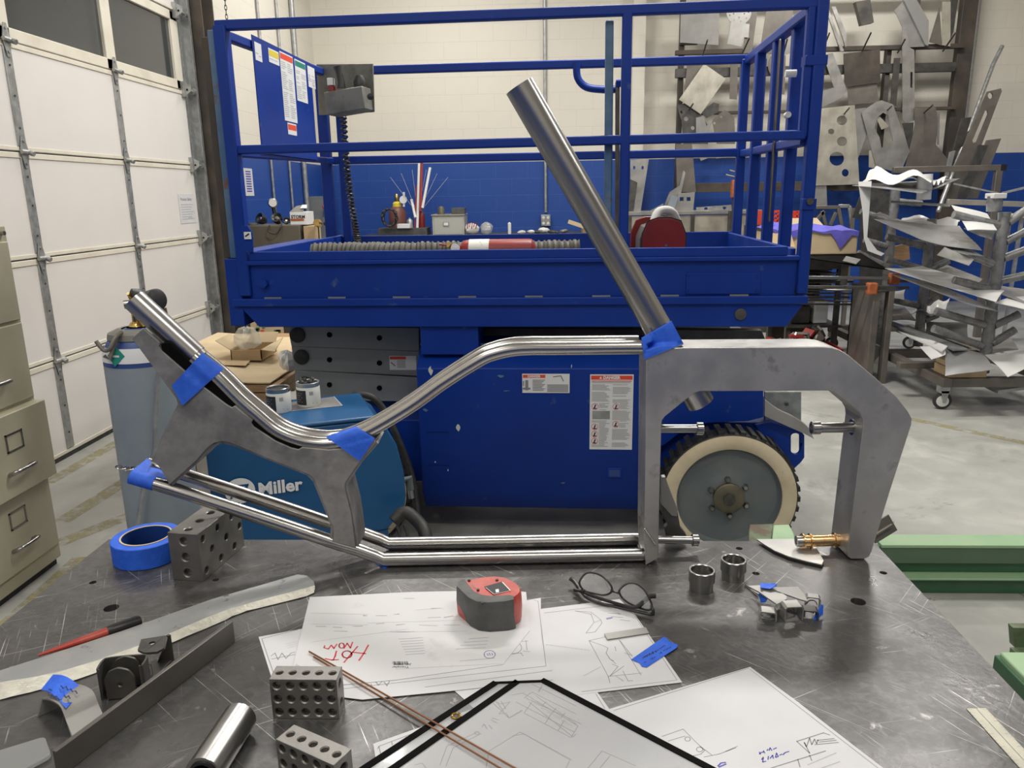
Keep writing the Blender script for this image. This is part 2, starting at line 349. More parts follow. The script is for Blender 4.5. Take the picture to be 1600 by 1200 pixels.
# concrete floor and steel table top
def patchy(name, cols, scales, rough, metal, bump, scratch=None):
    m = bpy.data.materials.new(name); m.use_nodes = True; nt = m.node_tree; P = nt.nodes['Principled BSDF']; L = nt.links
    tc = _n(nt,'ShaderNodeTexCoord'); cur = cols[0]
    for (c, (s_, a, b, d)) in zip(cols[1:], scales):
        n = _n(nt,'ShaderNodeTexNoise'); n.inputs['Scale'].default_value = s_; n.inputs['Detail'].default_value = d; n.inputs['Roughness'].default_value = 0.65; n.inputs['Distortion'].default_value = 0.6; L.new(tc.outputs['Object'], n.inputs[0])
        r = _n(nt,'ShaderNodeMapRange'); r.inputs[1].default_value = a; r.inputs[2].default_value = b; L.new(n.outputs[0], r.inputs[0])
        x = _n(nt,'ShaderNodeMix', data_type='RGBA'); L.new(r.outputs[0], x.inputs['Factor'])
        if isinstance(cur, tuple): x.inputs['A'].default_value = (*cur,1)
        else: L.new(cur, x.inputs['A'])
        x.inputs['B'].default_value = (*c,1); cur = x.outputs['Result']; last = r.outputs[0]
    if scratch:                                   # long fine scratches: stretched noise, thresholded
        for k, (ang, sc_, col, th) in enumerate(scratch):
            mp = _n(nt,'ShaderNodeMapping', vector_type='TEXTURE'); mp.inputs['Rotation'].default_value = (0,0,ang); mp.inputs['Scale'].default_value = tuple(1/c_ for c_ in sc_); L.new(tc.outputs['Object'], mp.inputs[0])
            n = _n(nt,'ShaderNodeTexNoise'); n.inputs['Scale'].default_value = 1.0; n.inputs['Detail'].default_value = 2; n.inputs['Distortion'].default_value = 0.4; L.new(mp.outputs[0], n.inputs[0])
            r = _n(nt,'ShaderNodeMapRange'); r.inputs[1].default_value = th; r.inputs[2].default_value = th+0.03; L.new(n.outputs[0], r.inputs[0])
            n3 = _n(nt,'ShaderNodeTexNoise'); n3.inputs['Scale'].default_value = 5.0+k*2; n3.inputs['Detail'].default_value = 3; L.new(tc.outputs['Object'], n3.inputs[0])
            r3 = _n(nt,'ShaderNodeMapRange'); r3.inputs[1].default_value = 0.5; r3.inputs[2].default_value = 0.62; L.new(n3.outputs[0], r3.inputs[0])
            mu = _n(nt,'ShaderNodeMath', operation='MULTIPLY'); L.new(r.outputs[0], mu.inputs[0]); L.new(r3.outputs[0], mu.inputs[1])
            x = _n(nt,'ShaderNodeMix', data_type='RGBA'); L.new(mu.outputs[0], x.inputs['Factor']); L.new(cur, x.inputs['A']); x.inputs['B'].default_value = (*col,1); cur = x.outputs['Result']
    L.new(cur, P.inputs['Base Color']); P.inputs['Metallic'].default_value = metal
    nr = _n(nt,'ShaderNodeTexNoise'); nr.inputs['Scale'].default_value = 7; nr.inputs['Detail'].default_value = 7; L.new(tc.outputs['Object'], nr.inputs[0])
    rr = _n(nt,'ShaderNodeMapRange'); rr.inputs[1].default_value=0.3; rr.inputs[2].default_value=0.7; rr.inputs[3].default_value=rough-0.1; rr.inputs[4].default_value=rough+0.1; L.new(nr.outputs[0], rr.inputs[0]); L.new(rr.outputs[0], P.inputs['Roughness'])
    nb = _n(nt,'ShaderNodeTexNoise'); nb.inputs['Scale'].default_value = 120; nb.inputs['Detail'].default_value = 6; L.new(tc.outputs['Object'], nb.inputs[0])
    bu = _n(nt,'ShaderNodeBump'); bu.inputs['Strength'].default_value = bump; bu.inputs['Distance'].default_value = 0.001; L.new(nb.outputs[0], bu.inputs['Height']); L.new(bu.outputs[0], P.inputs['Normal'])
    MAT[name] = m; return m
patchy('concrete', [(0.36,0.36,0.335),(0.27,0.27,0.25),(0.43,0.43,0.4),(0.16,0.155,0.14),(0.09,0.088,0.08)], [(1.1,0.4,0.65,7),(3.0,0.5,0.7,7),(2.2,0.6,0.72,10),(7.5,0.66,0.7,10)], 0.42, 0, 0.2)
patchy('table_steel', [(0.085,0.083,0.083),(0.165,0.16,0.157),(0.07,0.069,0.069),(0.115,0.112,0.11),(0.36,0.35,0.335)], [(2.6,0.45,0.7,8),(7.0,0.5,0.7,9),(70,0.45,0.62,6),(24,0.64,0.72,10)], 0.32, 0.5, 0.3,
       scratch=[(0.9,(3,420,1),(0.5,0.49,0.47),0.67),(-0.7,(2.5,500,1),(0.45,0.44,0.42),0.67),(0.2,(4,380,1),(0.4,0.4,0.38),0.69),(-1.1,(5,600,1),(0.5,0.49,0.46),0.66),(0.5,(2,300,1),(0.45,0.44,0.42),0.69)])
# worn yellow floor paint
m = mat('floor_yellow', (0.36,0.32,0.14), 0.5, 0, (0.3,0.26,0.13), 4, 5, .4,.6); nt = m.node_tree; P = nt.nodes['Principled BSDF']
tc = _n(nt,'ShaderNodeTexCoord'); n = _n(nt,'ShaderNodeTexNoise'); n.inputs['Scale'].default_value = 14; n.inputs['Detail'].default_value = 12; n.inputs['Roughness'].default_value = 0.7; nt.links.new(tc.outputs['Object'], n.inputs[0])
r = _n(nt,'ShaderNodeMapRange'); r.inputs[1].default_value=0.38; r.inputs[2].default_value=0.62; r.inputs[4].default_value=0.8; nt.links.new(n.outputs[0], r.inputs[0]); nt.links.new(r.outputs[0], P.inputs['Alpha'])
# ------------------------------------------------------------ room shell
XL, XR, YB, YF = -2.84, 7.2, 10.1, -3.2
struct('floor', MB().bb(XL-0.3, XR+0.3, YF-0.3, YB+0.3, -0.15, 0), 'concrete', smooth=False)
struct('ceiling', MB().bb(XL-0.3, XR+0.3, YF-0.3, YB+0.3, CEIL, CEIL+0.15), 'white_wall_paint', smooth=False)
struct('wall_back', MB().bb(XL-0.3, XR+0.3, YB, YB+0.2, 0, CEIL), 'block_x', smooth=False)
struct('wall_right', MB().bb(XR, XR+0.2, YF, YB, 0, CEIL), 'block_y', smooth=False)
struct('wall_front', MB().bb(XL-0.3, XR+0.3, YF-0.2, YF, 0, CEIL), 'block_x', smooth=False)
mbw = MB().bb(XL-0.2, XL, 6.6, YB, 0, CEIL); mbw.bb(XL-0.2, XL, YF, 1.6, 0, CEIL); mbw.bb(XL-0.2, XL, 1.6, 6.6, 3.95, CEIL)
struct('wall_left', mbw, 'block_y', smooth=False)
# flat pier on the back wall left of the steel rack
struct('trim_1', MB().bb(ay(987,100,YB).x, ay(1006,100,YB).x, YB-0.12, YB, 0, CEIL), 'block_x', smooth=False)
# floor paint lines
def fline(name, a, b, wd): 
    p, q = az(*a, 0.0012), az(*b, 0.0012); mb = MB().strip([p, q], wd); o = mb.build(name, 'floor_yellow', smooth=False); o['kind'] = 'structure'
fline('trim_2', (100,812), (196,752), 0.09); fline('trim_3', (40,868), (196,808), 0.09)
fline('trim_4', (78,752), (185,690), 0.08); fline('trim_5', (1425,655), (1640,700), 0.07); fline('trim_6', (20,985), (135,878), 0.16)
# ------------------------------------------------------------ roll-up door
DX = -2.76
def dz_(py_): return py_
door = thing('door_1', loc=(DX, 4.2, 0)); door['kind'] = 'structure'
SE = [0.02, 0.565, 1.135, 1.692, 2.245, 2.80, 3.36, 3.92]
DY0, DY1 = 1.62, 6.17
stile_px = [(108,705), (222,640)]
ys = [ax(14,110,DX).y, ax(178,118,DX).y]
pit = ys[1]-ys[0]
ST = [ys[0]-2*pit, ys[0]-pit, ys[0], ys[1], ys[1]+pit] 
for i in range(len(SE)-1):
    z0, z1 = SE[i]+0.003, SE[i+1]-0.003
    if i == 4:                      # glazed section: rails round four lights
        mb = MB(); mb.bb(DX-0.045, DX, DY0, DY1, z0, z0+0.065); mb.bb(DX-0.045, DX, DY0, DY1, z1-0.065, z1)
        for y in [DY0+0.03]+ST[:-1]+[DY1-0.05]: mb.bb(DX-0.045, DX, y-0.055, y+0.055, z0, z1)
        fr = mb.build('glazed_section_frame', 'door_trim', door, bevel=0.004)
        yy = [DY0+0.03]+ST[:-1]+[DY1-0.05]
        for a, b in zip(yy[:-1], yy[1:]): 
            if b-a > 0.2: MB().bb(DX-0.028, DX-0.02, a+0.05, b-0.05, z0+0.06, z1-0.06).build('window_glass', 'door_glass', fr, smooth=False)
    else:
        pn = MB().bb(DX-0.045, DX, DY0, DY1, z0, z1).build('door_panel', 'door_white', door, bevel=0.003)
        mb = MB(); mb.bb(DX, DX+0.006, DY0, DY1, z1-0.03, z1-0.002); mb.bb(DX, DX+0.006, DY0, DY1, z0+0.002, z0+0.022)
        mb.build('edge_lip', 'door_trim', pn, bevel=0.002)
MB().bb(DX-0.05, DX+0.006, DY0, DY1, 0.0, 0.022).build('bottom_seal', 'rubber', door)
for y in ST[:-1]:
    for i in range(len(SE)-1):
        if i == 4: continue
        s_ = MB().bb(DX, DX+0.009, y-0.03, y+0.03, SE[i]+0.028, SE[i+1]-0.032).build('stile', 'galvanised', door, bevel=0.001)
        mb = MB()
        for z in (0.12, 0.28, 0.43): mb.cyl((DX+0.009,y,SE[i]+z),(DX+0.012,y,SE[i]+z),0.006,8)
        mb.build('screw', 'dark_iron', s_)
for y in ST[:-1]:
    for z in SE[1:-1]:
        mb = MB(); mb.prism([(DX+0.012,y-0.028,z-0.01),(DX+0.012,y-0.012,z-0.085),(DX+0.012,y+0.012,z-0.085),(DX+0.012,y+0.028,z-0.01),(DX+0.012,y+0.028,z+0.02),(DX+0.012,y+0.012,z+0.08),(DX+0.012,y-0.012,z+0.08),(DX+0.012,y-0.028,z+0.02)], (0.004,0,0))
        mb.cyl((DX+0.024,y-0.04,z),(DX+0.024,y+0.045,z),0.011,12); mb.cyl((DX+0.03,y+0.02,z-0.004),(DX+0.05,y+0.02,z-0.012),0.014,10)
        for dz in (-0.06, 0.055): mb.cyl((DX+0.014,y,z+dz),(DX+0.022,y,z+dz),0.008,8)
        mb.build('hinge', 'galvanised', door)
# end hinges with rollers, and track
for z in SE[1:-1]:
    mb = MB(); mb.bb(DX, DX+0.03, DY1-0.06, DY1-0.01, z-0.05, z+0.06); mb.cyl((DX+0.045,DY1-0.05,z),(DX+0.045,DY1+0.06,z),0.008,10); mb.cyl((DX+0.045,DY1+0.04,z),(DX+0.045,DY1+0.06,z),0.024,14)
    mb.prism([(DX+0.012,DY1-0.05,z-0.055),(DX+0.075,DY1-0.05,z-0.01),(DX+0.075,DY1-0.05,z+0.03),(DX+0.012,DY1-0.05,z+0.06)],(0,0.004,0))
    mb.build('roller_bracket', 'galvanised', door)
mb = MB().bb(DX-0.01, DX+0.004, DY1+0.03, DY1+0.10, 0.02, 3.95); mb.bb(DX+0.004, DX+0.07, DY1+0.092, DY1+0.10, 0.02, 3.95); mb.bb(DX+0.065, DX+0.07, DY1+0.06, DY1+0.10, 0.02, 3.95)
mb.build('track', 'galvanised', door)
MB().bb(DX-0.06, DX+0.002, DY1, DY1+0.19, 0.0, 3.95).build('jamb', 'galvanised', door)
# notice on the door
p = [ax(279,303,DX+0.008), ax(303,305,DX+0.008), ax(303,348,DX+0.008), ax(281,344,DX+0.008)]
y0, y1, z1, z0 = p[0].y, p[1].y, p[0].z, p[2].z
ntc = thing('safety_notice', 'white printed safety notice taped to the roll-up door beside its track', 'notice', (DX+0.001,(y0+y1)/2,z0))
MB().bb(DX+0.001,DX+0.003,y0,y1,z0,z1).build('sheet','paper',ntc, smooth=False)
text('Product Safety', 0.032, 'ink_grey', ntc, (DX+0.0036, y0+0.03, z1-0.05), (0,1,0), (0,0,1), bold=0.0005)
mb = MB()
for k in range(7):
    z = z1-0.08-k*0.018; mb.strip([(DX+0.0036,y0+0.03,z),(DX+0.0036,y1-0.03-0.02*(k%3),z)],0.006,(1,0,0))
mb.strip([(DX+0.0036,y0+0.13,z0+0.04),(DX+0.0036,y0+0.2,z0+0.04)],0.007,(1,0,0)); mb.build('print','ink_light',ntc, smooth=False)
# dark steel column and beam flange beside the door
mb = MB(); cy = DY1+0.24
mb.bb(DX-0.075, DX+0.145, cy-0.11, cy-0.095, 0, CEIL); mb.bb(DX-0.075, DX+0.145, cy+0.11, cy+0.125, 0, CEIL); mb.bb(DX+0.02, DX+0.035, cy-0.1, cy+0.12, 0, CEIL)
struct('trim_7', mb, 'rusty_iron', bevel=0.002)
# chains of the hoist hanging by the column
def chain(px, y, z0, z1, label):
    x = ay(px, 150, y).x; mb = MB(); n = int((z1-z0)/0.034)
    for i in range(n):
        z = z0+i*0.034; R = Matrix.Rotation(PI/2*(i%2)+0.3,3,'Z')
        mb.tube([Vector((x,y,z+0.02)) + R @ Vector((math.cos(t)*0.009,0,math.sin(t)*0.023)) for t in [2*PI*j/8 for j in range(8)]], 0.0032, 5, closed=True)
    solo('hoist_chain', mb, 'dark_iron', label, 'chain')
chain(366, 6.6, 1.2, 4.2, 'steel hoist chain hanging just inside the left post of the blue platform railing')
chain(338, 7.0, 2.3, 4.2, 'short length of hoist chain hanging beside the dark steel column')
# conduits
def conduit(pts, r, label, nm='conduit', mt='galvanised'):
    solo(nm, MB().tube(pts, r, 10), mt, label, 'pipe')
def onleft(px, py): return ax(px, py, XL+0.03)
for px, ztop, zb, lab in ((429,3.9,1.05,'thin galvanised conduit running down the left wall, nearest the roll-up door'),(457,3.9,1.05,'thin galvanised conduit on the left wall ending behind the printed white carton')):
    y = onleft(px,300).y; conduit([(XL+0.02,y,zb),(XL+0.02,y,ztop)], 0.014, lab)
y = onleft(478,300).y; conduit([(XL+0.03,y,1.25),(XL+0.03,y,4.2)], 0.03, 'thick galvanised conduit entering the top of the grey disconnect switch box')
x = ay(852,200,YB-0.02).x; conduit([(x,YB-0.022,1.2),(x,YB-0.022,4.6)], 0.02, 'vertical conduit down the back wall to the twin outlet box')
ob = thing('outlet_box', 'square steel outlet box with two sockets at the foot of the back wall conduit', 'outlet', (x,YB-0.05,1.03))
MB().bb(x-0.06,x+0.06,YB-0.075,YB,1.03,1.17).build('box','galvanised',ob,bevel=0.004)
for sx in (-0.028,0.028):
    for sz in (1.065,1.135): MB().cyl((x+sx,YB-0.082,sz),(x+sx,YB-0.075,sz),0.018,12).build('socket','plastic_white',ob)
x = ay(1512,150,YB-0.05).x; conduit([(x,YB-0.05,1.3),(x,YB-0.05,4.6)], 0.028, 'long vertical pipe on the back wall right of the steel rack post')
# light fixtures
for i,(lx,ly,e) in enumerate(LAMPS):
    t = thing('ceiling_light', 'long rectangular high bay light hanging under the ceiling', 'light', (lx,ly,CEIL-0.33), group='high bay lights on the ceiling')
    MB().bb(lx-0.6,lx+0.6,ly-0.21,ly+0.21,CEIL-0.35,CEIL-0.28).build('housing','plastic_white',t)
    for sx in (-0.5,0.5): MB().cyl((lx+sx,ly,CEIL-0.28),(lx+sx,ly,CEIL),0.006,8).build('hanger','galvanised',t)
# ------------------------------------------------------------ welding table
tb = thing('welding_table', 'large scratched grey steel plate welding table in the foreground', 'table', (-0.1,0.6,0))
TX0, TX1, TY0, TY1 = -0.763, 0.547, 0.05, 1.207
holes = []
for (px, py, r) in ((341,1042,0.0),):
    pass
for (px, py, r) in ((145,910,.0055),(174,950,.0105),(1155,857,.0055),(1181,896,.0055),(1380,895,.0055),(1341,940,.0105),(337,906,.005),(512,0,0)):
    if r: holes.append(circ(az(px,py), r, (1,0,0), (0,1,0), 18))
top = MB().prism([(TX0,TY0,T),(TX1,TY0,T),(TX1,TY1,T),(TX0,TY1,T)], (0,0,-0.022), [list(h) for h in holes]).build('tabletop', 'table_steel', tb)
for sx in (TX0+0.08, TX1-0.08):
    for sy in (TY0+0.08, TY1-0.08): MB().bb(sx-0.04,sx+0.04,sy-0.04,sy+0.04,0.0,T-0.022).build('leg','dark_iron',tb,bevel=0.003)
mb = MB().bb(TX0+0.06,TX1-0.06,TY0+0.05,TY0+0.11,T-0.1,T-0.022); mb.bb(TX0+0.06,TX1-0.06,TY1-0.11,TY1-0.05,T-0.1,T-0.022); mb.bb(TX0+0.05,TX0+0.11,TY0+0.1,TY1-0.1,T-0.1,T-0.022); mb.bb(TX1-0.11,TX1-0.05,TY0+0.1,TY1-0.1,T-0.1,T-0.022)
mb.build('apron','dark_iron',tb)
# ------------------------------------------------------------ tube frame standing on the table
def fp(px, py, off=0.0):                 # point on the frame's near plane (y - 0.05 x = 1.113 + off)
    d = ray(px, py); t = (1.113+off)/(d.y - 0.05*d.x); return CAM + d*t
FN = Vector((-0.05, 1, 0)).normalized()
TS = 0.058                               # spacing between the two tubes of a pair
fr = thing('vehicle_frame', 'long bare steel tube and plate frame held with blue tape, standing on the table', 'metal frame', (0, 1.14, T))
def poly(pts, off=0.0): return [fp(x, y, off) for (x, y) in pts]
def zc(pts, lo=T+0.0008): 
    return [Vector((p.x, p.y, max(p.z, lo))) for p in pts]
GP = [(223.7,512.7),(206,528.7),(240,575),(274.8,622),(277.7,631),(265,655),(254,677.5),(244,703),(235.4,721),(243,724),(250,731),(257,744),(264.6,757.7),(280,744),(305.4,721),(325.8,698),(335,692),(346,689.7),(358,691.5),(369.6,696),(420,717),(481,741),(488,745.5),(492,753),(505,785),(515,811),(520,822.7),(521,835),(518.7,846.7),
      (556,856),(548,800),(538.7,764),(538.5,758),(541,752),(562.7,720),(587.5,692),(587,688),(577,688),(545,700),(513,703),(472,699),(466,702.5),(455,700),(430,689),(396,666.7),(392.5,661),(394.3,657),(366.6,634),(362,637),(352,631),(318,604.6),(289,580),(252,548),(248,541),(250,536)]
# the two cheeks of the gusset and the web between them
for k in (0,1):
    o0 = 0.0 if k == 0 else TS+0.008-0.004
    MB().prism(zc([fp(x,y)+FN*o0 for x,y in GP]), FN*0.005).build('gusset_plate','blasted_steel',fr,bevel=0.0008)
def web(pts, name, m_, th=0.004, w=TS+0.001, off=0.0045):
    P = zc([fp(x,y)+FN*off for x,y in pts]); mb = MB()
    for a, b in zip(P[:-1], P[1:]):
        d = (b-a).normalized(); n = d.cross(FN).normalized()*th
        mb.add([a, b, b+FN*w, a+FN*w, a+n, b+n, b+FN*w+n, a+FN*w+n], [(0,1,2,3),(7,6,5,4),(0,4,5,1),(3,2,6,7),(0,3,7,4),(1,5,6,2)])
    return mb.build(name, m_, fr)
web([(556,856),(548,800),(538.7,764),(538.5,758),(541,752),(562.7,720),(587,692)][::-1], 'gusset_web', 'blasted_steel')
web([(518.7,846.7),(520,822.7),(505,785),(492,753),(481,741),(420,717),(369.6,696),(346,689.7),(325.8,698),(305.4,721),(264.6,757.7)], 'gusset_web', 'blasted_steel')
web([(206,528.7),(274.8,622),(277.7,631),(254,677.5),(235.4,721)], 'gusset_web', 'blasted_steel')
# black fill added as the shade inside the notches under the upper tubes
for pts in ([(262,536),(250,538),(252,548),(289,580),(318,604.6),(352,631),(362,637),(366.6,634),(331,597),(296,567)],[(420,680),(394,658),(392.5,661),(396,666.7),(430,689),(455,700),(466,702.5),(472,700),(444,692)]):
    MB().prism([fp(x,y)+FN*0.003 for x,y in pts], FN*(TS-0.002)).build('notch_shade_fill','void_black',fr)
# upper tubes
ub = [(296,566),(331,596),(366,631),(394,655.5),(420,677),(444,690),(472,699),(500,703),(520,702.5),(545,698),(590,678),(650,642),(700,606),(754,572),(775,563),(802,557),(830,555),(870,554.8),(1004,553.5)]
ubp = [fp(x,y,0.012) for x,y in ub]; R1 = 0.0106
cen = []
for i, p in enumerate(ubp):
    d = (ubp[min(i+1,len(ubp)-1)]-ubp[max(i-1,0)]).normalized(); n = FN.cross(d); n = n if n.z > 0 else -n
    cen.append(p + n.normalized()*R1)
near = smoothpath(cen, 6)
MB().tube(near, R1, 20).build('upper_tube','bright_steel',fr)
L0, L1 = near[0].x, near[0].x+0.32
far = [p + FN*(0.0216 + (0.043-0.0216)*min(max((p.x-L0)/(L1-L0),0),1)**0.8) for p in near]
MB().tube(far, R1, 20).build('upper_tube','bright_steel',fr)
# neck sleeve
a = fp(210,468.5,0.028); b = fp(305.5,556,0.028)
MB().tube([a, a+(b-a)*0.99, b], 0.0178, 32, hollow=(0.0145,0.05)).build('neck_sleeve','turned_steel',fr)
MB().tube([b, b+(b-a)*0.06], 0.0165, 28).build('sleeve_collar','turned_steel',fr)
# lower tubes
zt = T+R1+0.0006
lc = [fp(205,745,0.012), fp(270,764,0.012), fp(430,816,0.012), fp(530,850,0.012), fp(572,862,0.012)]
fl = [fp(600,867.5,0.012), fp(1006,867.5,0.012)]
for q in fl: q.z = zt
lc[4].z = max(lc[4].z, zt)
lp = [lc[0]] + smoothpath([lc[1],lc[2],lc[3]],6) + [lc[3]*0.35+lc[4]*0.65, (lc[4]+fl[0])*0.5, fl[0], fl[1]]
for k in (0,1): MB().tube([p+FN*TS*k for p in lp], R1, 20, hollow=(0.0085,0.05)).build('lower_tube','bright_steel',fr)
# C shaped box section
CF = [(1007,826),(1008.5,700),(1010,556),(1016,548.5),(1030,545),(1069,543),(1285,541.5),(1300,543),(1314,547.5),(1326,555),(1365,588),(1401,619.5),(1419,643),(1425,655),(1424,664),(1390,770),(1362,862),(1358,870),(1350,873.6),(1330,873.6),(1325,870),(1324.5,862),(1331,810),(1340,735),(1349,664),(1348,654),(1343,645),(1318,624),(1301,611.5),(1297,610.5),(1094,611.5),(1085,614.5),(1070,626),(1039,651),(1034.5,657),(1033.5,664),(1030,800),(1028.7,872),(1008,876)]
cfp = zc([fp(x,y) for x,y in CF]); GW = TS+0.006
MB().prism(cfp, FN*0.004).build('side_plate','mill_plate',fr,bevel=0.0012)
MB().prism([p+FN*(GW-0.004) for p in cfp], FN*0.004).build('side_plate','mill_plate',fr,bevel=0.0012)
def rim(idx, name, th=0.0035):
    P = [cfp[i % len(cfp)]+FN*0.0035 for i in idx]; mb = MB(); w_ = GW-0.007
    for a, b in zip(P[:-1], P[1:]):
        d = (b-a).normalized(); n = FN.cross(d).normalized()*th        # inward for a clockwise outline
        mb.add([a,b,b+FN*w_,a+FN*w_,a+n,b+n,b+FN*w_+n,a+FN*w_+n],[(0,1,2,3),(7,6,5,4),(0,4,5,1),(3,2,6,7),(0,3,7,4),(1,5,6,2)])
    return mb.build(name,'mill_plate',fr)
n_ = len(cfp)
rim(list(range(0,3)), 'end_strip'); rim(list(range(5,20)), 'outer_strip'); rim(list(range(20,n_)), 'inner_strip')
# triangular foot in front of the left leg
ft = zc([fp(1006,826,-0.0035), fp(1008.5,892,-0.0035), fp(1028.5,872,-0.0035), fp(1027,850,-0.0035)])
MB().prism(ft, FN*0.003).build('foot_plate','mill_plate',fr,bevel=0.0006)
mb = MB()
for k in range(16):
    q = fp(1008+k*1.05, 827+k*1.6, -0.0045); mb.lathe([(0.0001,-0.0016),(0.0014,-0.0006),(0.0014,0.001),(0.0001,0.0018)], q, (0,1,0), 8)
w_ = mb.build('weld_bead','bright_steel',fr); w_['kind'] = 'stuff'
# big round mast tube, through the top of the box section
a = fp(811.5,134.5,0.030); b = fp(1095,630,0.030)
MB().tube([a, (a+b)/2, b], 0.0212, 40, hollow=(0.0165,0.3)).build('mast_tube','turned_steel',fr)
# cross pins
XV = Vector((1,0.05,0)).normalized()
def pin(pa, pb, r, hr, head_at, hl, off, nm='cross_pin'):
    a = fp(*pa, off); b = fp(*pb, off)
    p = MB().cyl(a, b, r, 24).build(nm,'turned_steel',fr)
    c = a if head_at == 0 else b; d = (a-b).normalized() if head_at == 0 else (b-a).normalized()
    MB().lathe([(hr*0.9,0),(hr,0.0008),(hr,hl-0.0008),(hr*0.9,hl),(hr*0.55,hl),(hr*0.5,hl-0.004),(0.0001,hl-0.004)], c, d, 28).build('pin_head','bright_steel',p)
pin((1030,669.5),(1088,669.5),0.0066,0.0102,1,0.0105,0.035)
pin((1336,667.5),(1281,668.5),0.0082,0.0105,1,0.0135,0.035)
MB().lathe([(0.0001,0),(0.0125,0),(0.0125,0.004),(0.0001,0.004)], fp(1334,667.5,0.035), (-1,0,0), 24).build('washer','bright_steel',fr)
pin((1026,843),(1081,844),0.0066,0.0102,1,0.0105,0.035)
# bronze bushing on its pin
a = fp(1244,846,0.035); b = fp(1322,843.5,0.035); d = (b-a).normalized(); Lb = (b-a).length
MB().tube([a,b+d*0.01],0.0088,28,hollow=(0.005,0.003)).build('bushing_pin','turned_steel',fr)
s0 = Lb*0.12; s1 = Lb*0.93
prof = [(0.0088,s0),(0.0128,s0),(0.0128,s0+0.002),(0.0098,s0+0.003),(0.0098,s0+0.011),(0.0124,s0+0.012),(0.0124,s0+0.0142),(0.0094,s0+0.0155),(0.0094,(s0+s1)/2-0.0003),(0.0089,(s0+s1)/2),(0.0094,(s0+s1)/2+0.0003),(0.0094,s1-0.0155),(0.0124,s1-0.0142),(0.0124,s1-0.012),(0.0098,s1-0.011),(0.0098,s1-0.003),(0.0128,s1-0.002),(0.0128,s1),(0.0088,s1)]
MB().lathe(prof, a, d, 36).build('bushing','bronze',fr)
# blue tape draped over tubes and plates
def bvh_of(objs):
    V = []; Fc = []
    for o in objs:
        k = len(V); mw = WM[o.name]; V += [mw @ v.co for v in o.data.vertices]; Fc += [tuple(i+k for i in p.vertices) for p in o.data.polygons]
    return BVHTree.FromPolygons(V, Fc)
def tape(c4, nu, nv, objs, name='tape_strip', m_='tape_blue', back=None):
    bv = bvh_of(objs); P = [fp(*c, -0.08) for c in c4]; g = {}
    for j in range(nv+1):
        for i in range(nu+1):
            u, v = i/nu, j/nv; p = P[0]*(1-u)*(1-v)+P[1]*u*(1-v)+P[2]*u*v+P[3]*(1-u)*v
            dr = (p-CAM).normalized(); h = bv.ray_cast(CAM, dr)[0]
            g[i,j] = (dr, (h-CAM).length if h is not None and (h-CAM).length < 1.6 else None)
    D = {}
    for (i,j),(dr,t) in g.items():
        if t is None:
            c = [g[a,b][1] for (a,b) in g if g[a,b][1] is not None and abs(a-i) < 5 and abs(b-j) < 5]; t = min(c) if c else 1.16
        D[i,j] = t
    for it in range(3):
        D = {(i,j): min(D[a,b] for a in (i-1,i,i+1) for b in (j-1,j,j+1) if (a,b) in D) if it < 2 else D[i,j] for (i,j) in D}
    for it in range(5):
        E2 = {}
        for (i,j) in D:
            c = [D[a,b] for a in (i-1,i,i+1) for b in (j-1,j,j+1) if (a,b) in D]; E2[i,j] = min(D[i,j], 0.5*D[i,j]+0.5*sum(c)/len(c))
        D = E2
    mb = MB(); mb.grid(lambda u,v: CAM + g[round(u*nu),round(v*nv)][0]*(D[round(u*nu),round(v*nv)]-0.0014), nu, nv, 0.0005, (0,-1,0))
    return mb.build(name, m_, fr, ang=80)
kids = list(fr.children)
tape([(316,551),(350,576),(285,634),(268,603)], 22, 30, kids)
tape([(556,666),(586,685),(562,721),(509,682)], 22, 22, kids)
tape([(1002,528),(1049,501),(1068,537),(1007,562)], 26, 22, kids)
# tape wrapped round the left ends of the lower tubes
a = lp[0]; d = (lp[1]-lp[0]).normalized()
MB().tube([a-d*0.0005, a+d*0.037], R1+0.0006, 24, caps=False).build('tape_wrap','tape_blue',fr)
mb = MB(); A = fp(207,731,-0.002); 
P = [fp(203,735),fp(216,736),fp(228,717)+FN*TS,fp(236,722)+FN*TS,fp(238,728)+FN*TS*0.9,fp(232,738)+FN*0.03,fp(262,738)+FN*0.045,fp(258,748)+FN*0.03,fp(236,741),fp(238,762-5)]
mb.prism([fp(203,738,0.010),fp(230,716,0.055),fp(237,721,0.055),fp(229,742,0.02)], (0,0,-0.0006)); mb.prism([fp(229,741,0.018),fp(233,729,0.05),fp(250,733,0.05),fp(264,744,0.04),(fp(262,750,0.03)),fp(248,745,0.02),fp(238,751,0.006)], (0,0,-0.0006))
mb.build('tape_flap','tape_blue',fr)
solo('tape_scrap', MB().prism([az(586,880,T+0.0006),az(617,879,T+0.0006),az(601,889,T+0.0006)], (0,0,0.0004)), 'tape_blue', 'tiny triangle of blue tape on the table under the lower tubes of the frame', 'tape')
# dark clamp jaw leaning behind the left leg of the frame
def yp(pts, y): return [ay(a_,b_,y) for a_,b_ in pts]
cj = thing('clamp_jaw', 'scuffed black forged clamp jaw behind the left leg of the steel frame', 'clamp', (ay(1055,843,1.196).x,1.196,T))
MB().prism(yp([(1034,746),(1040,745),(1044,758),(1059,796),(1058,808),(1049,806),(1033,788)],1.19),(0,0.012,0)).build('jaw_face','grey_plate',cj,bevel=0.001)
pts = [Vector((p.x,p.y,max(p.z,T+0.0006))) for p in yp([(1033,786),(1049,806),(1059,800),(1063,824),(1073,837),(1072,843),(1042,843),(1038,825),(1044,820),(1033,800)],1.192)]
MB().prism(pts,(0,0.014,0)).build('jaw_body','dark_plate',cj,bevel=0.0015)
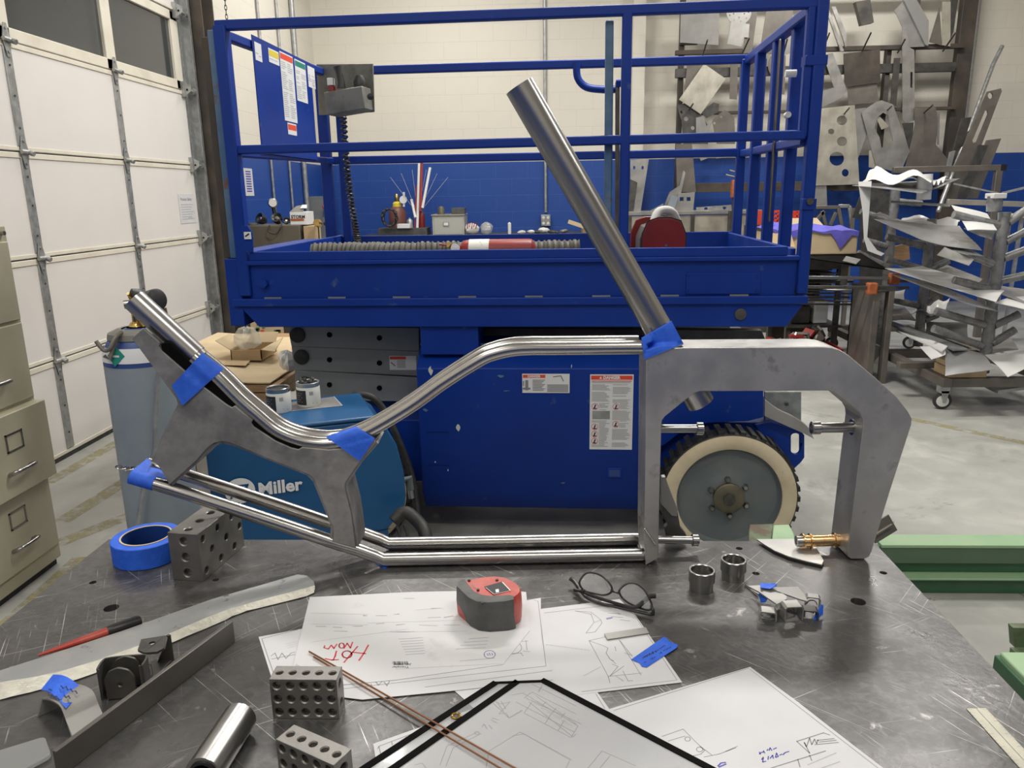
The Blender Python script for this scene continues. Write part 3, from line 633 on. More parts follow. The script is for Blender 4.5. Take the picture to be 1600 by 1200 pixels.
# ------------------------------------------------------------ perforated blocks
def hole_face(mb, o, a, b, la, lb, na, nb, r, n, depth, pts=None):   # face at o spanning a*la, b*lb with blind round holes, outward n
    o, a, b, n = map(Vector, (o,a,b,n)); hs = []
    C_ = pts if pts is not None else [((i+0.5)/na,(j+0.5)/nb) for i in range(na) for j in range(nb)]
    for (u,v) in C_: hs.append(circ(o+a*la*u+b*lb*v, r, a, b, 20))
    loops = [[o,o+a*la,o+a*la+b*lb,o+b*lb]]+hs; flat = [p for l in loops for p in l]
    mb.add(flat, [tuple(t) for t in tessellate_polygon(loops)])
    for h in hs:
        c = sum(h, Vector())/20; r2 = [c+(p-c)*0.8-n*0.0012 for p in h]; r3 = [p-n*depth for p in r2]
        V = h+r2+r3; fs = []
        for i in range(20): j = (i+1)%20; fs += [(i,j,20+j,20+i),(20+i,20+j,40+j,40+i)]
        fs.append(tuple(range(40,60))); mb.add(V, fs)
def block_mesh(name, w, d, h, fr_, tp_, sd_, rf, rt, rs, fpts=None, spts=None):
    mb = MB(); x,y,z = w/2,d/2,h
    X,Y,Z = Vector((1,0,0)),Vector((0,1,0)),Vector((0,0,1))
    hole_face(mb,(-x,-y,0),X,Z,w,h,*fr_,rf,(0,-1,0),0.0075,fpts); hole_face(mb,(-x,y,0),X,Z,w,h,*fr_,rf,(0,1,0),0.0075,fpts)
    hole_face(mb,(-x,-y,z),X,Y,w,d,*tp_,rt,(0,0,1),0.0055); 
    hole_face(mb,(x,-y,0),Y,Z,d,h,*sd_,rs,(1,0,0),0.008,spts); hole_face(mb,(-x,-y,0),Y,Z,d,h,*sd_,rs,(-1,0,0),0.008,spts)
    mb.add([(-x,-y,0),(x,-y,0),(x,y,0),(-x,y,0)],[(0,1,2,3)])
    me = bpy.data.meshes.new(name); me.from_pydata([tuple(p) for p in mb.v],[],mb.f)
    bm = bmesh.new(); bm.from_mesh(me); bmesh.ops.remove_doubles(bm, verts=bm.verts, dist=1e-5); bmesh.ops.recalc_face_normals(bm, faces=bm.faces); bm.to_mesh(me); bm.free(); sharp(me, 30)
    me.materials.append(MAT['block_steel']); return me
def put(me, name, loc, rz, label, cat, group=None):
    o = bpy.data.objects.new(name, me); COL.objects.link(o); o.location = loc; o.rotation_euler = (0,0,rz)
    WM[o.name] = Matrix.Translation(Vector(loc)) @ Matrix.Rotation(rz,4,'Z'); b = o.modifiers.new('bevel','BEVEL'); b.width = 0.0005; b.segments = 2; b.limit_method='ANGLE'; b.angle_limit = math.radians(60)
    return tag(o, label, cat, group)
bm1 = block_mesh('perforated_block', 0.0762, 0.0254, 0.0508, (5,3), (5,1), (1,2), 0.0057, 0.0048, 0.0062)
p = (az(433,1123)+az(524,1124))/2; q = az(524,1124)-az(433,1123)
rz = math.atan2(q.y,q.x)
put(bm1,'perforated_block',(p.x+0.0,p.y+0.0127,T+0.0002),rz,'dark steel perforated setup block beside the papers, standing square to the camera','steel block','small perforated setup blocks')
put(bm1,'perforated_block',(az(490,1245).x,az(490,1245).y+0.012,T+0.0002),math.radians(-27),'dark steel perforated setup block at the bottom edge of the photo, turned at an angle','steel block','small perforated setup blocks')
bm2 = block_mesh('large_perforated_block', 0.0508, 0.128, 0.079, (1,3), (1,4), (6,3), 0.0082, 0.0078, 0.0070, None,
                 [((k+0.6)/6, (j+0.5)/3) for k in range(6) for j in range(3) if (k+j)%2 == 0] + [((k+0.6)/6, (j+0.5)/3) for k in range(6) for j in (0,1,2) if (k+j)%2 and k in (1,3,5)][:0])
p0_ = az(318,909); p1_ = az(268,909); rb = math.radians(-7)
R = Matrix.Rotation(rb,3,'Z'); c = p0_ + R @ Vector((-0.0254,0.064,0))
put(bm2,'perforated_block',(c.x,c.y,T+0.0002),rb,'large grey perforated angle block beside the roll of blue tape','steel block')
# roll of blue tape
p = az(203,893); tr = 0.054
tr_c = Vector((az(203,896).x, az(203,893).y+tr, T+0.0005))
tp = thing('tape_roll','roll of blue masking tape lying on the back left corner of the table','tape roll',tuple(tr_c))
MB().lathe([(0.039,0.0),(tr-0.001,0.0),(tr,0.001),(tr,0.035),(tr-0.001,0.036),(0.0395,0.036),(0.039,0.035),(0.039,0.0)], tr_c, (0,0,1), 64).build('tape','tape_blue',tp)
mb = MB(); n=64; c=tr_c
V=[];fs=[]
for (r_,h_) in ((0.0389,0.0005),(0.0389,0.0365),(0.0375,0.0365),(0.0375,0.0005)): V += [c+Vector((math.cos(2*PI*j/n)*r_,math.sin(2*PI*j/n)*r_,h_)) for j in range(n)]
for k in range(4):
    for j in range(n): fs.append((k*n+j,k*n+(j+1)%n,((k+1)%4)*n+(j+1)%n,((k+1)%4)*n+j))
mb.add(V,fs).build('core','tape_dark',tp)
MB().lathe([(0.0374,0.0362),(0.0372,0.0372),(0.0398,0.0372),(0.0399,0.0362)], tr_c, (0,0,1), 64, cap=False).build('core_edge','cardboard_pale',tp)
# ------------------------------------------------------------ papers on the table
def q5(*c): return [(a/3.2, 850+b/3.2) for a,b in c]
def q6(*c): return [(400+a/3.2, 850+b/3.2) for a,b in c]
def q7(*c): return [(800+a/3.2, 850+b/3.2) for a,b in c]
def q8(*c): return [(1150+a/3, 800+b/3) for a,b in c]
def sheet(px, lvl, label, cat='paper', mt='paper', name='drawing_sheet', group=None):
    z = T+0.0004+lvl*0.0006; P = [az(a,b,z) for a,b in px]; c = sum(P,Vector())/len(P)
    t = thing(name, label, cat, (c.x,c.y,z-0.0003), group=group)
    MB().prism(P,(0,0,-0.0003)).build('sheet', mt, t, smooth=False); return t, z+0.00012
def ink(t, z, lines, w=0.0007, mt='ink_grey', nm='print'):
    mb = MB()
    for l in lines: mb.strip([az(a,b,z) for a,b in l], w)
    return mb.build(nm, mt, t, smooth=False)
def ell(cx, cy, rx, ry, n=14, a0=0, a1=360): return [(cx+rx*math.cos(math.radians(a0+(a1-a0)*i/n)), cy+ry*math.sin(math.radians(a0+(a1-a0)*i/n))) for i in range(n+1)]
def scribble(a, b, n=8, h=1.5, seed=1):     # row of unreadable small print between two pixels
    rn = random.Random(seed); out = []; x0,y0 = a; x1,y1 = b; t = 0
    while t < 1:
        l = rn.uniform(0.04,0.12); out.append([(x0+(x1-x0)*t, y0+(y1-y0)*t),(x0+(x1-x0)*min(t+l,1), y0+(y1-y0)*min(t+l,1))]); t += l+0.025
    return out
Q = lambda q, *segs: [q(*s_) for s_ in segs]
# lowest left sheet with the logo
t, z = sheet([(404,995),(560,966),(640,1080),(424,1058)], 0, 'drawing sheet with a jagged logo sticking out left of the paper pile', name='drawing_sheet')
ink(t,z,[[(409,998),(465,984)],[(409,998),(428,1054)]]+Q(q6,[(75,560),(95,545),(110,578),(130,545),(150,572),(175,545),(195,540)],[(78,575),(195,552)]),0.0009)
ink(t,z,sum([scribble(q6((145+i*8,500+i*10))[0],q6((205,488+i*10))[0],seed=i) for i in range(3)],[]),0.0006,'ink_light')
t, z = sheet([(700,1070),(730,1040),(918,1060),(953,1109),(960,1124),(800,1160)], 0.5, 'sheet almost hidden between the drawing pile and the clear pouch', name='drawing_sheet')
ink(t,z,[[(931,1084),(945,1107)]],0.0007)
t, z = sheet([(583,1162),(760,1100),(860,1210),(600,1260)], 0.2, 'drawing sheet lying under the left corner of the clear vinyl pouch', name='drawing_sheet')
ink(t,z,[[(590,1170),(592,1166)],[(592,1166),(655,1142)],[(592,1166),(600,1200)],[(612,1159),(613,1164)],[(634,1151),(636,1157)]],0.0008)
# right hand drawing of the gusset
t, z = sheet([(790,966),(848,951),(968,936),(992,960),(1066,1066),(905,1085),(800,1092)], 1, 'drawing sheet with two curved part outlines, under the eyeglasses', name='drawing_sheet')
ink(t,z,Q(q7,[(160,345),(535,300),(610,352)],[(610,352),(825,680),(350,738)],[(315,335),(395,340),(445,380),(450,395),(415,440),(370,445)],[(370,445),(410,392),(395,350),(315,335)],[(445,380),(410,392)],
   [(385,483),(480,660),(490,695)],[(385,483),(465,465)],[(385,483),(460,510),(480,520),(470,545),(490,575),(510,585)],[(500,600),(530,612),(490,660),(560,610)],[(520,600),(485,570)],[(535,478),(645,655)],[(480,662),(650,645)],[(555,635),(580,685),(605,682)],[(540,483),(600,560)],[(515,512),(520,535)]),0.0007)
ink(t,z,scribble((853,1007),(921,1016),seed=3)+scribble((912,1056),(938,1042),seed=4)+scribble((962,1056),(974,1064),seed=5)+scribble((976,1020),(988,1024),seed=6),0.0012,'ink_light')
ink(t,z,Q(q7,[(480,345),(545,350)],[(500,362),(555,368)],[(540,378),(590,385)],[(530,345),(538,352)]),0.0009,'ink_grey','handwriting')
ink(t,z,Q(q7,[(472,372),(500,366)],[(474,376),(502,370)]),0.0012,'ink_blue','handwriting')
# pile under the job sheet
t, z = sheet([(480,1075),(484,1000),(845,934),(846,1000),(864,1062),(700,1080),(566,1093),(540,1090)], 2, 'large drawing sheet with a small plate outline, directly under the job traveler', name='drawing_sheet')
ink(t,z,Q(q6,[(1390,280),(1410,285),(1450,610),(425,725)],[(425,690),(428,722)],[(1225,488),(1232,550),(1330,545)],[(1225,488),(1270,488)],ell(1280,518,48,32,10,-90,90),ell(1257,523,12,8,8),[(1310,462),(1315,490)],[(1225,440),(1225,488)],[(1225,470),(1310,465)],[(1330,487),(1360,485)],[(1350,482),(1355,530)],[(1335,535),(1370,538)],[(1325,545),(1335,560)],[(845,715),(1480,632)]),0.0007)
ink(t,z,Q(q6,[(600,690),(612,705),(630,688)],[(640,690),(655,708),(668,685)],[(575,700),(578,708)]),0.0010,'ink_grey','handwriting')
t, z = sheet([(456,1048),(484,933),(640,925),(736,923),(800,923),(822,925),(828,985),(786,1038),(620,1062),(534,1070)], 3, 'job traveler paper with HOT NOW in red handwriting, top of the pile', mt='paper_soiled', name='job_traveler')
L_ = []
for k,(a,b) in enumerate([((270,345),(560,352)),((275,400),(560,405)),((275,490),(760,425)),((700,440),(1060,435)),((560,395),(1050,380)),((800,330),(935,320)),((940,365),(1060,360)),((700,625),(1230,598))]): L_.append(q6(a,b))
ink(t,z,L_,0.0006,'ink_light')
Lb_ = []
for k,(a,b) in enumerate([((300,412),(350,412)),((385,415),(430,417)),((485,412),(535,410)),((600,400),(640,396)),((700,405),(745,400)),((815,405),(905,408)),((940,405),(1020,405)),((390,435),(455,437)),((670,440),(790,438)),((860,368),(925,366)),((940,368),(985,358)),((600,358),(655,358)),((535,358),(555,358)),((690,352),(715,350)),((740,272),(790,272)),((875,322),(925,320))]): Lb_ += scribble(q6(a)[0],q6(b)[0],seed=k)
for k in range(7): Lb_ += scribble(q6((715+k*6,475+k*13))[0], q6((832+k*2,468+k*13))[0], seed=40+k)
for k in range(4): Lb_ += scribble(q6((1000+k*22,525-k*17))[0], q6((1150+k*4,518-k*17))[0], seed=60+k)
Lb_ += scribble(q6((1020,585))[0], q6((1195,570))[0], seed=71)
ink(t,z,Lb_,0.0013,'ink_light')
mb = MB(); rn = random.Random(3)
x = 681
while x < 760: mb.strip([az(*q6((x,588))[0],z), az(*q6((x+4,602))[0],z)], rn.choice((0.0005,0.0009,0.0014))); x += rn.uniform(3,6)
mb.build('barcode','ink_grey',t,smooth=False)
for s_,p_,sz in (('Traveler',(766,610),0.0062),('Job: 44864',(775,598),0.0050)):
    o_ = az(*q6(p_)[0],z); text(s_, sz, 'ink_grey', t, o_, (-1,-0.03,0), (0.03,-1,0), bold=0.0002)
ink(t,z,Q(q6,[(562,505),(540,545),(515,582)],[(508,512),(475,550),(440,592)],[(548,548),(482,541)],ell(455,552,24,18,14),[(402,535),(396,560),(386,580)],[(346,573),(380,580),(412,578)]),0.0021,'ink_red','handwriting')
ink(t,z,Q(q6,[(483,490),(472,520),(456,496),(440,522)],ell(428,508,13,13,12),[(404,500),(390,522),(376,505),(362,525),(340,518),(344,508)]),0.0018,'ink_red','handwriting')
ink(t,z,Q(q6,ell(1168,552,28,20,14),[(1155,548),(1162,558)],[(1165,545),(1172,556)],[(1180,545),(1182,556)]),0.0008,'ink_blue','handwriting')
# right front sheet
t, z = sheet([(951,1108),(1172,1042),(1247,1097),(1298,1137),(1384,1203),(1330,1262),(1060,1262)], 0, 'big drawing sheet with blue pen notes and corner logo, right of the vinyl pouch', name='drawing_sheet')
ink(t,z,Q(q7,[(510,832),(1185,620)])+[[(1171,1045),(1372,1200)]]+Q(q7,[(750,962),(855,925),(960,1030)],[(780,985),(865,960)],ell(878,975,14,11,10),ell(938,1027,16,12,10),[(880,1065),(945,1050),(965,1030)],[(940,1010),(1000,1055)],[(960,1065),(1035,1050),(1120,1018)]),0.0007)
ink(t,z,Q(q8,[(285,1075),(410,1035),(440,1045)],[(285,1075),(345,1130)],[(320,1080),(330,1100),(345,1060),(355,1090),(368,1065),(378,1085),(385,1068)],[(370,1090),(480,1080)],[(380,1070),(460,1062)],[(390,1078),(470,1070)],[(320,1080),(345,1130)],[(165,1200),(420,1120)],[(290,1160),(300,1195)],[(345,1140),(355,1165)]),0.0011)
ink(t,z,scribble((1262,1195),(1307,1176),seed=9)+scribble((1284,1200),(1312,1190),seed=10)+scribble((1134,1174),(1152,1166),seed=12),0.0012,'ink_light')
ink(t,z,Q(q8,[(110,1125),(112,1135),(120,1125)],[(125,1128),(130,1120),(135,1130)],[(145,1118),(150,1112)],[(155,1118),(160,1105),(168,1118)],[(175,1112),(190,1105)]),0.0012,'ink_blue','handwriting')
ink(t,z,Q(q8,[(120,1160),(128,1150),(125,1172),(140,1168)],[(150,1160),(152,1145)],[(160,1155),(172,1140),(175,1155)],[(185,1150),(190,1130),(198,1145),(188,1150)],[(205,1140),(215,1135)],[(220,1138),(230,1128),(248,1122)]),0.0012,'ink_blue','handwriting')
ink(t,z,Q(q7,[(1030,1110),(1045,1095),(1068,1092)],[(1035,1115),(1070,1100)]),0.0016,'ink_blue','handwriting')
# clear job pouch with black binding
zp = T+0.0034
pc = thing('vinyl_pouch', 'clear vinyl job pouch with black bound edges and a brass grommet, bottom of the photo', 'pouch', (az(850,1150).x,az(850,1150).y,T+0.0028))
inner = [az(a,b,zp-0.0007) for a,b in ((812,1068),(850,1066),(1122,1206),(1000,1262),(640,1262),(622,1204))]
MB().prism(inner,(0,0,-0.0004)).build('paper_insert','paper',pc,smooth=False)
zi = zp-0.0006
ink(pc,zi,Q(q6,[(1165,1035),(1320,940),(1580,1080)],[(1165,1035),(1150,1120)],[(920,1105),(955,1010),(1110,940)],[(950,1110),(985,1020),(1125,948)],ell(1105,945,12,8,8),[(960,1000),(990,1010)],[(795,1105),(830,1095),(850,1120)],
  [(1190,785),(1225,800),(1270,790),(1215,850),(1250,845),(1265,870),(1330,835)],[(1205,790),(1240,840)],[(1225,785),(1250,825)],[(1180,790),(1265,870),(1330,830)],
  [(1340,770),(1380,740),(1600,850)],[(1380,700),(1600,810)],[(1365,790),(1585,965),(1600,950)],[(1400,760),(1600,900)],[(1450,790),(1430,810)],[(1500,820),(1480,845)],[(1545,845),(1525,870)],[(1410,735),(1430,715)]),0.0009)
ink(pc,zi,Q(q7,[(0,755),(55,745),(330,910),(295,968),(60,845)],[(60,845),(100,790)],[(135,740),(150,705)],[(20,790),(310,940)],[(165,900),(195,850)],[(230,935),(262,880)],[(70,770),(345,900)],[(0,960),(60,950),(290,1080),(270,1120)],[(450,1035),(620,1110)],[(450,1035),(380,1120)],[(490,1060),(440,1120)]),0.0009)
for k in range(6): 
    a,b = q7((75+k*35,775+k*22))[0], q7((150+k*30,800+k*22))[0]
    ink(pc,zi,scribble(a,b,seed=80+k),0.0011,'ink_light')
ink(pc,zi,Q(q6,[(1130,915),(1140,900),(1155,925)],[(1165,905),(1180,925)],[(1175,880),(1205,895)],[(1180,870),(1215,880)],[(855,985),(890,968)]),0.001,'ink_grey','handwriting')
MB().prism([az(a,b,zp) for a,b in ((772,1066),(850,1063),(1126,1206),(1000,1262),(600,1262),(571,1196))],(0,0,-0.0003)).build('vinyl_sheet','clear_vinyl',pc,smooth=False)
for (a,b,w1) in (((809,1064),(600,1210),0.0085),((775,1066),(560,1206),0.0085),((846,1062),(1128,1210),0.0085),((772,1067),(852,1064),0.004)):
    mb = MB(); p, q = az(*a,zp+0.0003), az(*b,zp+0.0003); mb.bar(p,q,w1,0.0012); mb.build('binding','void_black',pc,bevel=0.0004)
g = az(712.5,1119,zp); MB().lathe([(0.0033,0),(0.0033,0.0012),(0.0045,0.0018),(0.0058,0.0012),(0.0062,0)], g, (0,0,1), 28).build('grommet','brass',pc)
# two filler rods
for k,(a,b,lab) in enumerate((((483,1018),(815,1206),'long copper filler rod lying across the papers and pouch, the upper one of two'),((490,1026),(790,1205),'long copper filler rod lying across the papers and pouch, the lower one of two'))):
    solo('filler_rod', MB().tube([az(*a,T+0.0045),az(*b,T+0.0062)],0.0011,8),'copper_rod',lab,'rod')
# tape measure
tmz = T+0.0030
tm = thing('tape_measure','worn red and grey tape measure lying on its side on the papers','tape measure',(az(768,960).x,az(768,960).y,tmz))
TH = 0.043
base_px = [(742,989),(760,986),(790,981),(804,977),(816,966),(822,952),(822,938),(815,925),(795,914),(770,911),(735,915),(722,925),(722,945),(735,968)]
bp = [az(a,b,tmz) for a,b in base_px]
# body outline taken at top height
top_px = [(733,932),(745,937),(760,939),(790,938),(803,934),(814,925),(812,915),(801,907),(788,902),(770,900),(745,903),(727,908),(714,914),(717,920)]
tpp = [az(a,b,tmz+TH) for a,b in top_px]; cc = sum(tpp,Vector())/len(tpp)
def grow(P, s_, z): return [Vector((cc.x+(p.x-cc.x)*s_, cc.y+(p.y-cc.y)*s_, z)) for p in P]
tpp = smoothpath(tpp, 4, closed=True)
def loft(mb, loops):
    n = len(loops[0]); V = [p for l in loops for p in l]; fs = []
    for k in range(len(loops)-1):
        for j in range(n): fs.append((k*n+j,k*n+(j+1)%n,(k+1)*n+(j+1)%n,(k+1)*n+j))
    fs += [tuple(reversed(range(n))), tuple(range((len(loops)-1)*n,len(loops)*n))]; return mb.add(V,fs)
mb = loft(MB(), [grow(tpp,0.97,tmz),grow(tpp,1.0,tmz+0.003),grow(tpp,1.02,tmz+TH*0.5),grow(tpp,1.0,tmz+TH-0.004),grow(tpp,0.95,tmz+TH)])
mb.build('body','red_plastic',tm,smooth=True,ang=60)
# grey rubber grip: wraps the front and the left
gr = [az(a,b,tmz+TH) for a,b in ((712,913),(724,906),(731,910),(748,930),(765,934),(800,934),(806,938),(760,942.5),(733,936))]
ctr = [Vector((p.x,p.y,0)) for p in gr]
mb = MB(); gg = [az(a,b,tmz+TH) for a,b in ((716,909.5),(724,905),(740,925),(752,930.5),(765,932.5),(796,931),(803,932.5),(803,938),(790,941),(762,943),(744,941),(731,934.5),(713,917))]
gs = gg
def z_(P,z,dx=0,dy=0): return [Vector((p.x+dx,p.y+dy,z)) for p in P]
loft(mb,[z_(gs,tmz+0.0005,0.002,0.0015),z_(gs,tmz+TH*0.5,0,-0.001),z_(gs,tmz+TH-0.002),z_(grow(gs,0.985,0),tmz+TH+0.0012)]).build('rubber_grip','dark_grey_plastic',tm,ang=60)
ds = [az(a,b,tmz+TH+0.0007) for a,b in ((757,917),(785,909),(797,922),(771,929))]
MB().prism(ds,(0,0,0.0006)).build('label','ink_black',tm,smooth=False)
mb = MB(); mb.strip([az(785,909.5,tmz+TH+0.0015),az(797,922,tmz+TH+0.0015)],0.0014); mb.strip([az(759,918,tmz+TH+0.0015),az(772,928.5,tmz+TH+0.0015),az(797,922.5,tmz+TH+0.0015)],0.0007); mb.add([az(774,921,tmz+TH+0.0015),az(779,920,tmz+TH+0.0015),az(780,925,tmz+TH+0.0015),az(775,926,tmz+TH+0.0015)],[(0,1,2,3)]); mb.build('label_print','label_white',tm,smooth=False)
for (a,b) in ((733,907.5),(753.5,943.2),(776.5,907),(747,922.5)):
    p = az(a,b,tmz+TH); MB().cyl(p+Vector((0,0,0.0002)),p+Vector((0,0,0.0016)),0.0022,12).build('screw','ink_black',tm)
mb = MB(); 
for k in range(5): mb.strip([az(736+k*1.2,913+k*1.3,tmz+TH+0.0014),az(740+k*1.2,912+k*1.3,tmz+TH+0.0014)],0.0007)
mb.build('worn_lettering','ink_grey',tm,smooth=False)
# eyeglasses
gl = thing('eyeglasses','black framed reading eyeglasses with folded temples, resting on the table and a drawing','eyeglasses',(az(960,945).x,az(960,945).y,T+0.002))
def g_(a,b,h): return az(880+a/5.714, 870+b/5.714, T+h)
lensA = [g_(145,240,.022),g_(165,185,.03),g_(210,145,.034),g_(270,143,.036),(g_(335,165,.036)),(g_(390,210,.034)),(g_(432,270,.026)),(g_(425,318,.018)),(g_(370,340,.013)),(g_(290,330,.012)),(g_(190,300,.012))]
lensB = [g_(500,310,.024),g_(530,265,.03),g_(585,235,.034),g_(650,240,.035),g_(710,280,.034),g_(750,335,.03),g_(785,410,.02),(g_(790,450,.015)),(g_(765,475,.011)),(g_(700,462,.009)),(g_(600,420,.010)),(g_(530,370,.014))]
for nm,Lp in (('lens_rim',lensA),('lens_rim',lensB)):
    P = smoothpath(Lp,5,closed=True); rimo = MB().tube(P,0.0015,8,closed=True).build(nm,'black_plastic',gl)
    c = sum(P,Vector())/len(P); mb = MB(); n=len(P); mb.add([c]+P,[(0,1+i,1+(i+1)%n) for i in range(n)]); mb.build('lens','clear_vinyl',rimo)
MB().tube(smoothpath([g_(428,300,.02),g_(450,310,.023),g_(480,318,.023),g_(502,325,.022)],5),0.0017,8).build('bridge','black_plastic',gl)
MB().tube(smoothpath([g_(378,210,.026),g_(392,255,.021),g_(415,290,.019)],4),0.0012,6).build('nose_pad','turned_steel',gl)
MB().tube(smoothpath([g_(62,192,.014),g_(95,215,.012),g_(130,262,.010),(g_(165,315,.008)),(g_(215,365,.006)),(g_(300,405,.005)),(g_(420,435,.005)),(g_(600,475,.005)),(g_(780,512,.005)),(g_(800,500,.008))],5),lambda i: 0.0034 if i<12 else 0.0024,8).build('temple','black_plastic',gl)
MB().tube(smoothpath([g_(98,300,.008),g_(150,305,.009),g_(250,345,.009),g_(400,395,.009),g_(560,440,.010),g_(650,450,.012),g_(720,400,.017),g_(770,355,.021),g_(825,350,.023)],5),lambda i: 0.0024 if i<26 else 0.0034,8).build('temple','black_plastic',gl)
MB().tube(smoothpath([g_(98,292,.009),g_(130,300,.010),g_(190,305,.012)],4),0.0026,8).build('hinge','black_plastic',gl)
MB().tube(smoothpath([g_(783,430,.016),g_(800,470,.012),g_(805,498,.008),g_(800,515,.005)],4),0.0024,8).build('hinge','black_plastic',gl)
# scale strip and blue tape note on the drawing
solo('steel_strip', MB().prism([az(a,b,T+0.0022) for a,b in ((944,991),(1009,981),(1014,990),(949,1000))],(0,0,0.0012)),'grey_plate','short flat grey steel strip lying across the curved drawing','steel strip',bevel=0.0002)
tn = thing('tape_note','strip of blue tape with black handwriting stuck over the edge of the curved drawing','tape',(az(1022,1018).x,az(1022,1018).y,T+0.0016))
MB().prism([az(880+a/5.714,870+b/5.714,T+0.0022) for a,b in ((608,915),(900,712),(925,725),(945,752),(985,770),(1025,785),(1015,810),(745,985),(700,975),(680,945),(640,930))],(0,0,-0.0004)).build('tape','tape_blue',tn,smooth=False)
def qg(*c): return [(880+a/5.714,870+b/5.714) for a,b in c]
ink(tn,T+0.0024,Q(qg,[(712,905),(725,888)],[(730,898),(738,882),(748,890),(752,872)],[(760,880),(772,862),(778,878)],[(785,868),(800,845),(806,862),(792,862)],[(812,850),(828,838),(832,855)],[(838,838),(850,828)]),0.0011,'ink_black','handwriting')
ink(tn,T+0.0024,Q(qg,[(722,945),(740,935)],[(780,915),(795,902),(800,915)],[(805,905),(825,890)],[(860,865),(875,850),(880,862)],[(895,842),(910,826)],[(920,830),(940,812)],[(948,815),(962,802)],[(860,822),(880,805)],[(885,808),(900,790),(912,795)]),0.0009,'marker_navy','handwriting')
# two turned cups
def cup(px, py, lab):
    c = az(px,py); c.y += 0.017
    solo('weld_cup', MB().lathe([(0.0172,0),(0.0172,0.013),(0.0192,0.0145),(0.0192,0.0315),(0.0185,0.0322),(0.0165,0.0322),(0.0158,0.0315),(0.0158,0.014),(0.011,0.0125),(0.0108,0.006),(0.0001,0.006)], c,(0,0,1),48),'turned_steel',lab,'steel cup')
cup(1099,930,'turned steel cup on the table, nearer the eyeglasses'); cup(1149,912,'turned steel cup on the table, nearer the taped brackets')
# small taped brackets
def qh(a,b,h=0.0): return az(1160+a/10, 880+b/10, T+h)
solo('wedge_plate', MB().prism([qh(75,350,.012),qh(270,345,.02),qh(560,430,.018),qh(690,510,.02),qh(690,560,.02),qh(540,640,.02),qh(250,440,.016)],(0,0,-0.0022)),'grey_plate','small tapered steel plate with blue tape beneath it, left in the bracket heap','steel plate',bevel=0.0002)
solo('wedge_plate', MB().prism([qh(430,375,.02),qh(870,365,.016),qh(1000,520,.016),qh(1010,590,.018),qh(900,560,.018),qh(560,440,.02)],(0,0,-0.0022)),'grey_plate','small tapered steel plate, right and rear in the bracket heap','steel plate',bevel=0.0002)
solo('offcut_sliver', MB().prism([qh(40,325,.003),qh(110,350,.003),qh(250,430,.006),qh(260,490,.006),qh(150,420,.003)],(0,0,-0.0022)),'grey_plate','thin pointed steel sliver at the left tip of the bracket heap','steel offcut')
solo('tape_piece', MB().prism([qh(280,310,.022),qh(440,310,.023),qh(540,325,.026),(qh(540,350,.024)),qh(430,400,.022),qh(280,380,.021)],(0,0,-0.0005)),'tape_blue','folded bit of blue tape on top of the bracket heap, rear left','tape')
solo('tape_piece', MB().prism([qh(250,480,.006),qh(290,460,.012),qh(390,560,.012),qh(360,610,.008),qh(290,610,.004)],(0,0,-0.0005)),'tape_blue','bit of blue tape hanging under the left wedge plate of the bracket heap','tape')
def saddle(cx, cy, w, l, ang, tilt, h0, mt, lab, r=0.006):
    t = thing('saddle_bracket', lab, 'bracket', tuple(qh(cx,cy)), ang, group=None)
    prof = [(-w/2,0)] + [(-w/2+0.003+ (w-0.006)*0.5*(1-math.cos(PI*k/8)) , (h0 if True else 0)) for k in range(0)] + [(-w/2,h0-0.003),(-w/2+0.003,h0),(w/2-0.003,h0),(w/2,h0-0.003),(w/2,0)]
    mb = MB(); th=0.0016
    for (x0,z0),(x1,z1) in zip(prof[:-1],prof[1:]):
        d = Vector((x1-x0,0,z1-z0)).normalized(); n = Vector((d.z,0,-d.x))*th
        P = [Vector((x0,-l/2,z0)),Vector((x1,-l/2,z1)),Vector((x1,l/2,z1)),Vector((x0,l/2,z0))]
        mb.add(P+[p+n for p in P],[(0,1,2,3),(7,6,5,4),(0,4,5,1),(3,2,6,7),(0,3,7,4),(1,5,6,2)])
    o = mb.build('clip', mt, t, local=True); o.rotation_euler = tilt; o.location.z = 0.0005
    mb = MB(); P_ = [Vector((w*0.32*math.cos(PI*k/10), l/2, h0*0.15+w*0.3*math.sin(PI*k/10))) for k in range(11)]
    mb.tube(P_,0.0009,6); e = mb.build('cut_edge','bright_steel',t,local=True); e.rotation_euler = tilt
    return t
saddle(390,860,0.023,0.016,math.radians(-12),(0,0,0),0.013,'sheet_metal','small saddle bracket at the left end of the bracket heap')
saddle(760,850,0.026,0.018,math.radians(6),(0,0,0),0.021,'sheet_metal','small saddle bracket standing highest in the middle of the bracket heap')
saddle(1040,850,0.022,0.016,math.radians(-8),(0,0,0),0.014,'dark_plate','small dark saddle bracket at the right of the bracket heap')
saddle(1090,700,0.02,0.012,math.radians(-14),(0,0,0),0.019,'grey_plate','small saddle bracket with notched edge at the rear right of the bracket heap')
solo('tape_piece', MB().prism([qh(1230,640,.018),qh(1260,650,.018),qh(1255,800,.004),qh(1130,890,.001),qh(1100,870,.002),qh(1180,740,.012)],(0.0004,-0.0004,0)),'tape_blue','bit of blue tape at the right end of the bracket heap','tape')
